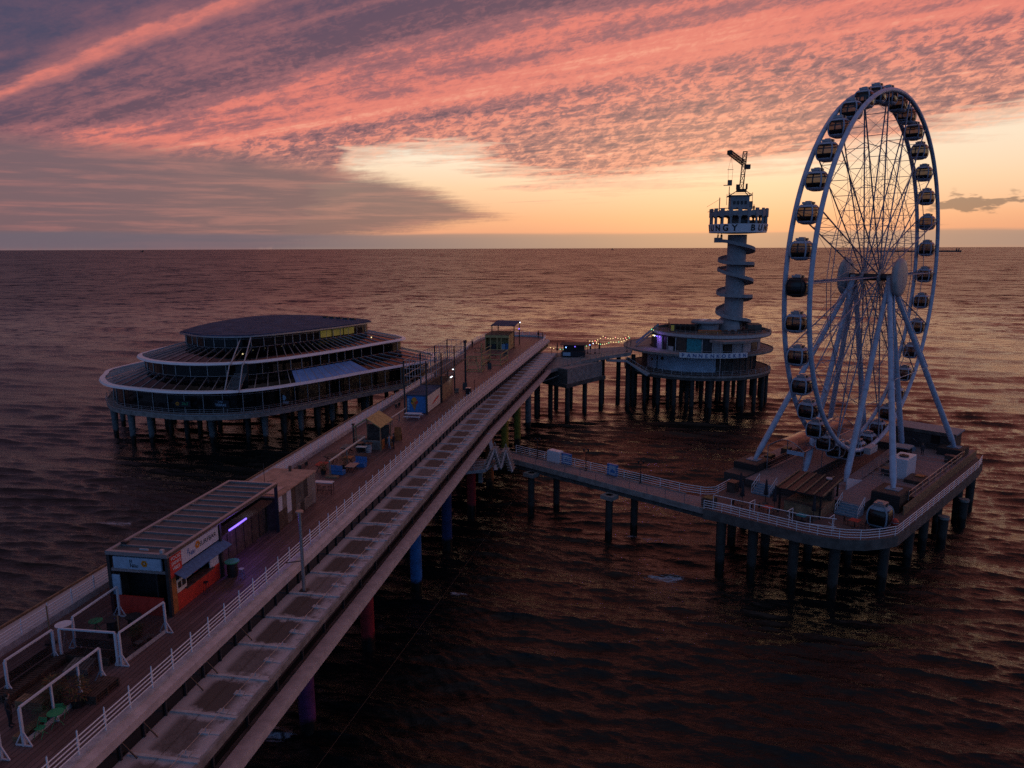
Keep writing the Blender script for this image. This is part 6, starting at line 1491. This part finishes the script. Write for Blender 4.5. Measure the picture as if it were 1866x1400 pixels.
MB().box((0, 0, 1.25), (1.9, 3.6, 2.5)).build('casing', M['white'], t, bevel=.05); MB().cyl((.1, -.3, 2.5), .55, .18, 18).build('fan_ring', M['dark_steel'], t); q = MB(); [q.bar((.1, -.3, 2.72), (.1 + .45 * math.cos(k * PI / 2 + .4), -.3 + .45 * math.sin(k * PI / 2 + .4), 2.72), .16, .03) for k in range(4)]; q.build('fan_blade', M['black'], t)
MB().box((-1.5, -1.2, .45), (1.0, 1.0, .9)).build('side_cabinet', M['dark_steel'], t)
t = on_plat('pallet_stack', 'low stack of dark boards with an orange tarpaulin beside the white plant box', 'boards', 8.4, -4.0, 8.02)
for k in range(3): MB().span(-.9, .9, -1.6, 1.6, k * .16, k * .16 + .12).build('board_layer', M['wood_dark'], t)
MB().span(-.2, .7, .3, 1.3, .48, .58).build('tarpaulin', M['orange'], t)
t = on_plat('boarding_tent', 'arched clear tent over the queue on the far side of the wheel', 'tent', -4.3, -4, 8.0)
q = MB(); n = 14; prof = [(-2.3 + 4.6 * k / n, 3.25 + 1.15 * math.sin(PI * k / n)) for k in range(n + 1)]
for y_ in (-8.3, 9.0): pass
q.add([(x_, -8.3, z_) for x_, z_ in prof] + [(x_, 9.0, z_) for x_, z_ in prof], [(k, k + 1, n + 2 + k, n + 1 + k) for k in range(n)], True); q.build('canopy', M['glass_red'], t)
for y_ in (-8.3, -2.5, 3.3, 9.0):
    MB().tube([(x_, y_, z_) for x_, z_ in prof], .05, 5).build('arch', M['galv'], t)
    for x_ in (-2.3, 2.3): MB().bar((x_, y_, 0), (x_, y_, 3.25), .09).build('post', M['galv'], t)
for x_ in (-2.3, 2.3): MB().bar((x_, -8.3, 3.25), (x_, 9, 3.25), .12).build('gutter', M['galv'], t)
MB().bar((.2, -8.35, 2.95), (2.3, -8.35, 2.95), .1, .5).build('front_panel', M['blue_pale'], t); MB().span(-2.3, -2.27, -8, 8.8, .2, 1.2).build('side_screen', M['glass_red'], t)
pds = ['at the left end of the platform terrace', 'between the steps and the left tables', 'at the left front corner of the bar hut', 'at the right front corner of the bar hut', 'furthest left, beside the clad block']
for k, (x, y) in enumerate(((-4.0, -23.8), (-2.3, -21.5), (-.6, -22.9), (3.8, -22.9), (-5.6, -21.2))):
    t = on_plat('closed_parasol', 'closed black parasol ' + pds[k], 'parasol', x, y, 7.03, 'closed parasols on the wheel platform'); MB().cyl((0, 0, 0), .04, 2.9, 8).build('pole', M['black'], t); MB().lathe([(.05, 2.85), (.12, 2.6), (.20, 1.5), (.26, 1.05), (.06, 1.0)], (0, 0, 0), 10).build('cloth', M['cloth_dark'], t); MB().cyl((0, 0, 0), .32, .1, 12).build('base', M['concrete_dark'], t)
tds = ['left of the bar hut with a reddish top', 'in front of the bar hut with a teal top', 'next to the display gondola with a reddish top', 'at the far left of the terrace with a dark top']
for k, (x, y, m_) in enumerate(((-.6, -24.4, 'red_cloth'), (3.1, -24.2, 'teal'), (7.7, -21.8, 'red_cloth'), (-3.2, -25.4, 'wood_dark'))):
    t = on_plat('terrace_table', 'square terrace table ' + tds[k], 'table', x, y, 7.03, 'tables on the wheel platform'); MB().box((0, 0, .73), (1.0, 1.0, .05)).build('tabletop', M[m_], t); MB().cyl((0, 0, 0), .05, .72, 8).build('leg', M['black'], t); MB().box((0, 0, .03), (.6, .6, .05)).build('base', M['black'], t)
    for c_, (dx, dy) in enumerate(((-.85, 0), (.85, .1))):
        ch = on_plat('terrace_chair', 'dark chair ' + ('left' if c_ == 0 else 'right') + ' of the table ' + tds[k].replace('at the far left of the terrace', 'far left'), 'chair', x + dx, y + dy, 7.03, 'chairs on the wheel platform')
        MB().box((0, 0, .45), (.45, .45, .05)).build('seat', M['black'], ch); MB().box((math.copysign(.22, dx), 0, .70), (.04, .45, .45)).build('backrest', M['black'], ch)
        for lx in (-.19, .19):
            for ly in (-.19, .19): MB().bar((lx, ly, 0), (lx, ly, .43), .035).build('leg', M['black'], ch)
t = on_plat('planter_box', 'dark planter box where the footbridge meets the platform', 'planter', -6.5, -26.8); MB().box((0, 0, .5), (1.3, 1.3, 1.0)).build('box', M['wood_dark'], t); MB().box((0, 0, 1.0), (1.1, 1.1, .1)).build('soil', M['leaf'], t)
t = on_plat('cabinet', 'dark cabinet behind the curved footbridge railing', 'cabinet', -7.0, -20.3); MB().box((0, 0, .6), (1.0, 1.2, 1.2)).build('cabinet_body', M['wood_dark'], t); MB().box((0, 0, 1.24), (1.1, 1.3, .08)).build('top', M['black'], t)
t = on_plat('rope_float', 'red float beside the display gondola', 'float', 10.6, -18.6); MB().ball((0, 0, .4), .42, 10).build('float_body', M['red'], t); MB().lathe([(.43, -.05), (.45, .05)], (0, 0, .4), 16).build('band', M['white_old'], t)
t = on_plat('control_booth', 'small glazed control booth beside the wheel on the raised deck', 'booth', 4.6, 3.2, 8.02)
MB().span(-.9, .9, -.9, .9, 0, 1.0).build('base_wall', M['cladding'], t); MB().span(-.86, .86, -.86, .86, 1.0, 2.1).build('glazing', M['glass_dark'], t); MB().span(-1.05, 1.05, -1.05, 1.05, 2.1, 2.25).build('roof', M['concrete_blue'], t)
for dx in (-.88, .88):
    for dy in (-.88, .88): MB().bar((dx, dy, 1.0), (dx, dy, 2.1), .07).build('post', M['dark_steel'], t)
qd = ('nearest the near wheel leg', 'second from the near wheel leg', 'third from the near wheel leg', 'nearest the control booth')
for k in range(4):
    t = on_plat('queue_barrier', 'low steel queue barrier on the raised deck, ' + qd[k], 'barrier', 4.6, -7.5 + k * 2.3, 8.02, 'queue barriers by the wheel')
    for zz in (.55, 1.05): MB().bar((-1.2, 0, zz), (1.2, 0, zz), .05).build('rail', M['galv'], t)
    for dx in (-1.2, 0, 1.2): MB().bar((dx, 0, 0), (dx, 0, 1.05), .05).build('post', M['galv'], t)
t = on_plat('boarding_steps', 'blue-grey boarding steps leading up to the lowest gondolas', 'steps', 3.1, 11.2, 8.02)
q = MB(); [q.span(-1.0, 1.0, -1.6 + .34 * i, -1.6 + .34 * (i + 1) + .02, 0, .9 - .18 * i) for i in range(5)]; q.build('step_flight', M['steps'], t)
for dx in (-1.0, 1.0): MB().bar((dx, -1.6, 1.85), (dx, .1, 1.1), .05).build('handrail', M['galv'], t)
cd = ('left of the near steps', 'against the wood wall on the right edge', 'behind the display gondola')
for k, (x, y, z) in enumerate(((-1.4, -16.6, 8.02), (9.3, 7.5, 8.02), (8.6, -16.2, 7.03))):
    t = on_plat('storage_box', 'dark storage box ' + cd[k], 'box', x, y, z, 'storage boxes on the wheel platform'); MB().box((0, 0, .45), (1.3, .9, .9)).build('box_body', M['wood_dark'], t, bevel=.02); MB().box((0, 0, .95), (1.38, .98, .09)).build('lid', M['dark_steel'], t)
for k, (x, y) in enumerate(((-8.3, -8), (-8.2, -3), (-8.4, 3))):
    t = on_plat('planter_box', ('dark planter on the far deck edge nearest the clad block', 'dark planter in the middle of the far deck edge', 'dark planter furthest along the far deck edge')[k], 'planter', x, y, 8.02, 'planters on the raised deck'); MB().box((0, 0, .35), (.9, 1.6, .7)).build('box', M['wood_dark'], t); MB().box((0, 0, .72), (.8, 1.5, .1)).build('soil', M['leaf'], t)
# ------------------------------------------------------------------ ferris wheel
ZH, RW, XW = 32.25, 22.13, 1.37
wh = thing('ferris_wheel', 'tall white ferris wheel with twin rims, wire-braced spokes and tubular legs', 'ferris wheel', (*HUB, 9.0), RZ)
def zz_(z): return z - 9.0
for sg in (-1, 1):
    MB().tube([(sg * XW, RW * math.sin(2 * PI * k / 108), zz_(ZH) + RW * math.cos(2 * PI * k / 108)) for k in range(108)], .27, 10, closed=True).build('rim', M['wheel'], wh)
    MB().lathe([(.05, .34), (1.7, .30), (2.25, .16), (2.4, -.05), (2.3, -.40), (.05, -.45)], (0, 0, 0), 36).build('hub_disc', M['disc'], wh).matrix_local = Matrix.Translation((sg * 3.35, 0, zz_(ZH))) @ Matrix.Rotation(PI / 2 * sg, 4, 'Y')
    MB().tube([(sg * .9, 0, zz_(ZH)), (sg * 1.15, 0, zz_(ZH))], 1.05, 20).build('hub_flange', M['white_old'], wh)
    MB().box((sg * 2.2, 0, zz_(ZH) - .3), (.6, 1.0, 1.1)).build('bearing', M['white_old'], wh)
    for fy, fx in ((-12.15, 8.35), (12.35, 8.5), (-10.5, 2.5), (10.5, 2.5)):
        a, b = Vector((sg * 2.15, math.copysign(.25, fy), zz_(ZH) - .2)), Vector((sg * fx, fy, 0.05 if fx > 5 else -.95))
        q = MB(); q.tube([a.lerp(b, f) for f in (0, .33, .66, .95)], .29, 14, .38); q.tube([a.lerp(b, .95), b], .38, 12, .22)
        for f in (.12, .30, .55): q.tube([a.lerp(b, f - .004), a.lerp(b, f + .004)], .33 + f * .1, 14)
        q.build('leg', M['wheel'], wh)
    MB().box((sg * 8.4, -12.2, .06), (1.5, 1.5, .1)).build('foot_plate', M['steps'], wh); MB().box((sg * 8.5, 12.4, .06), (1.5, 1.5, .1)).build('foot_plate', M['steps'], wh)
    MB().tube([(sg * 3.0, -.6, zz_(ZH) - 1.4), (sg * 5.7, -6.6, zz_(20.5)), (sg * 5.7, 6.6, zz_(20.5)), (sg * 3.0, .6, zz_(ZH) - 1.4)], .06, 6).build('tie', M['wheel'], wh)
    MB().box((sg * 2.1, -1.2, zz_(10.2)), (.8, 2.6, .8)).build('drive_unit', M['white_old'], wh)
MB().tube([(-3.3, 0, zz_(ZH)), (3.3, 0, zz_(ZH))], .45, 20).build('hub', M['dark_steel'], wh)
for k in range(18):
    a = 2 * PI * (k + .5) / 18; sy, cz_ = math.sin(a), math.cos(a); q = MB()
    P_ = lambda x, r: (x, r * sy, zz_(ZH) + r * cz_)
    for sg in (-1, 1): q.tube([P_(sg * 1.0, 1.0), P_(sg * XW, RW)], .085, 6)
    rs = np.linspace(2.5, RW, 9); xs = 1.0 + (XW - 1.0) * (rs - 1) / (RW - 1)
    for j in range(9): q.bar(P_(-xs[j], rs[j]), P_(xs[j], rs[j]), .07)
    for j in range(8): q.bar(P_(-xs[j], rs[j]), P_(xs[j + 1], rs[j + 1]), .035); q.bar(P_(xs[j], rs[j]), P_(-xs[j + 1], rs[j + 1]), .035)
    q.build('spoke', M['spoke'], wh)
for sg in (-1, 1):
    for r_, w_ in ((6.5, .035), (11.5, .045), (16.5, .05)):
        x_ = sg * (1.0 + (XW - 1.0) * (r_ - 1) / (RW - 1)); MB().tube([(x_, r_ * math.sin(2 * PI * (k + .5) / 18), zz_(ZH) + r_ * math.cos(2 * PI * (k + .5) / 18)) for k in range(18)], w_, 4, closed=True).build('tie_ring', M['spoke'], wh)
    q = MB()
    for k in range(18):
        for dk in (1, -1):
            a, b = 2 * PI * (k + .5) / 18, 2 * PI * (k + .5 + dk) / 18
            q.bar((sg * 1.1, 6.5 * math.sin(a), zz_(ZH) + 6.5 * math.cos(a)), (sg * 1.28, 16.5 * math.sin(b), zz_(ZH) + 16.5 * math.cos(b)), .03)
    q.build('bracing_wires', M['spoke'], wh)
for k in range(36):
    a = 2 * PI * k / 36; y_, z_ = RW * math.sin(a), zz_(ZH) + RW * math.cos(a)
    if k == 0: ax_ = MB().bar((-XW, 0, 0), (XW, 0, 0), .11).build('axle', M['galv'], wh); ax_.location = (0, y_, z_)
    else: inst(ax_, wh, (0, y_, z_))
# gondolas: rounded cabins hanging between the rims
def superell(z0_, z1_, n=28, m=10, hx=1.0, hy=1.08, zc=-.42, hz=1.08, ex=3.2, pz=2.6, grow=0.0):
    vs, fs = [], []
    for j in range(m + 1):
        z = z0_ + (z1_ - z0_) * j / m; s_ = max(.0, 1 - abs((z - zc) / hz) ** pz) ** (1 / pz)
        for i in range(n):
            t = 2 * PI * i / n; c_, q_ = math.cos(t), math.sin(t)
            k_ = (abs(c_) ** ex + abs(q_) ** ex) ** (-1 / ex)
            vs.append((c_ * k_ * (hx * s_ + grow), q_ * k_ * (hy * s_ + grow), z))
    for j in range(m):
        for i in range(n): fs.append((j * n + i, j * n + (i + 1) % n, (j + 1) * n + (i + 1) % n, (j + 1) * n + i))
    fs += [tuple(range(n - 1, -1, -1)), tuple(range(m * n, m * n + n))]
    return MB().add(vs, fs, True)
def gondola(label, loc, glassm='glass_cabin', group='gondolas of the ferris wheel', frame='cabin_shell'):
    t = thing('gondola', label, 'gondola', loc, RZ, group)
    superell(-1.16, .34, grow=0).build('window', M[glassm], t); superell(-1.47, -1.12, m=5, grow=.025).build('floor_pan', M[frame], t); superell(.30, .63, m=5, grow=.025).build('roof', M[frame], t)
    for i, (sx_, sy_) in enumerate(((-1, -1), (1, -1), (1, 1), (-1, 1))):
        pts_ = []
        for j in range(13):
            z = -1.3 + 1.85 * j / 12; s_ = max(0, 1 - abs((z + .42) / 1.08) ** 2.6) ** (1 / 2.6); k_ = (2 * .5 ** 1.6) ** (-1 / 3.2)
            pts_.append((sx_ * .7071 * k_ * (1.0 * s_ + .03), sy_ * .7071 * k_ * (1.08 * s_ + .03), z))
        MB().tube(pts_, .085, 6).build('frame_rib', M[frame], t)
    q = MB(); q.span(-.75, .75, -.85, -.45, -1.1, -.62); q.span(-.75, .75, .45, .85, -1.1, -.62); q.build('bench', M['black'], t)
    q = MB(); q.box((0, 0, .74), (.95, 1.1, .24)); q.box((0, 0, .9), (.5, .6, .12)); q.build('air_unit', M['galv'], t)
    for sx_ in (-.5, .5): MB().box((sx_, 0, .60), (.12, .3, .5)).build('hanger', M['dark_steel'], t)
    return t
gd = None
ordw = {1: 'first', 2: 'second', 3: 'third', 4: 'fourth', 5: 'fifth', 6: 'sixth', 7: 'seventh', 8: 'eighth', 9: 'ninth', 10: 'tenth', 11: 'eleventh', 12: 'twelfth', 13: 'thirteenth', 14: 'fourteenth', 15: 'fifteenth', 16: 'sixteenth', 17: 'seventeenth'}
for k in range(36):
    a = 2 * PI * k / 36
    if k == 0: lb = 'tinted glass gondola at the very top of the ferris wheel'
    elif k == 18: lb = 'tinted glass gondola at the very bottom of the ferris wheel'
    elif k < 18: lb = 'tinted glass gondola on the right side of the ferris wheel, %s down from the top' % ordw[k]
    else: lb = 'tinted glass gondola on the left side of the ferris wheel, %s down from the top' % ordw[36 - k]
    p = wp(0, RW * math.sin(a), ZH + RW * math.cos(a))
    if k == 27: continue
    if gd is None: gd = gondola(lb, p)
    else: dup(gd, p, None, lb)
gondola('all-black gondola at hub height on the left side of the ferris wheel', wp(0, -RW, ZH), 'glass_black', 'gondolas of the ferris wheel', 'black')
g_ = gondola('spare gondola with pale blue ribs displayed on the platform deck behind the front railing', wp(9.55, -20.0, 8.75), 'glass_dark', 'display gondola', 'steps'); g_.scale = (1.15, 1.15, 1.15)
MB().cyl((0, 0, -1.5), .8, .12, 16).build('stand', M['black'], g_)
person('person by the glass rail on the raised deck at the back of the wheel', wp(5.6, 8.6, 8.02), R(150), (.05, .05, .06), (.02, .02, .03))
# ------------------------------------------------------------------ far out at sea
t = thing('supply_platform', 'tiny offshore platform on the horizon left of the bungee tower', 'offshore platform', (-312, 9995, 0))
for dx in (-9, 9):
    for dy in (-7, 7): MB().bar((dx, dy, -5), (dx, dy, 14), 3).build('leg', M['dark_steel'], t)
MB().span(-17, 17, -10, 10, 14, 19).span(-9, 7, -8, 8, 19, 29).build('topside', M['dark_steel'], t)
t = thing('cargo_ship', 'tiny ship on the horizon at the far left', 'ship', (-6600, 9000, 0)); MB().prism([(-34, 0), (-28, -5), (30, -5), (30, 5), (-28, 5)], -2, 9).build('hull', M['dark_steel'], t); MB().span(12, 26, -5, 5, 9, 26).build('bridge', M['dark_steel'], t); MB().bar((-8, 0, 9), (-8, 0, 27), 2.5).build('mast', M['dark_steel'], t)
dr = Vector((math.sin(R(31.2) - HEAD), math.cos(R(31.2) - HEAD), 0)); pr = Vector((dr.y, -dr.x, 0)); o_ = dr * 6000
t = thing('breakwater', 'long low dark harbour breakwater on the horizon right of the wheel', 'breakwater', (o_.x, o_.y, 0), math.atan2(pr.y, pr.x)); MB().prism([(-520, -12), (20, -12), (26, 0), (20, 12), (-520, 12)], -3, 11).build('mole', M['concrete_dark'], t)
for dx in (-6, 8): MB().cyl((dx, 0, 11), 4.5, 14, 8, 3.5).build('beacon', M['concrete_dark'], t)
# ------------------------------------------------------------------ zip-line over the water
t = thing('guide_wire', 'thin steel wire stretched above the dark water alongside the pier', 'wire', (-16.2, 100, 0))
MB().tube([(0, 8, -.5), (0, -50, 6.4 + .0), (.2, -112, 14.2)], .012, 5).build('wire', M['dark_steel'], t)
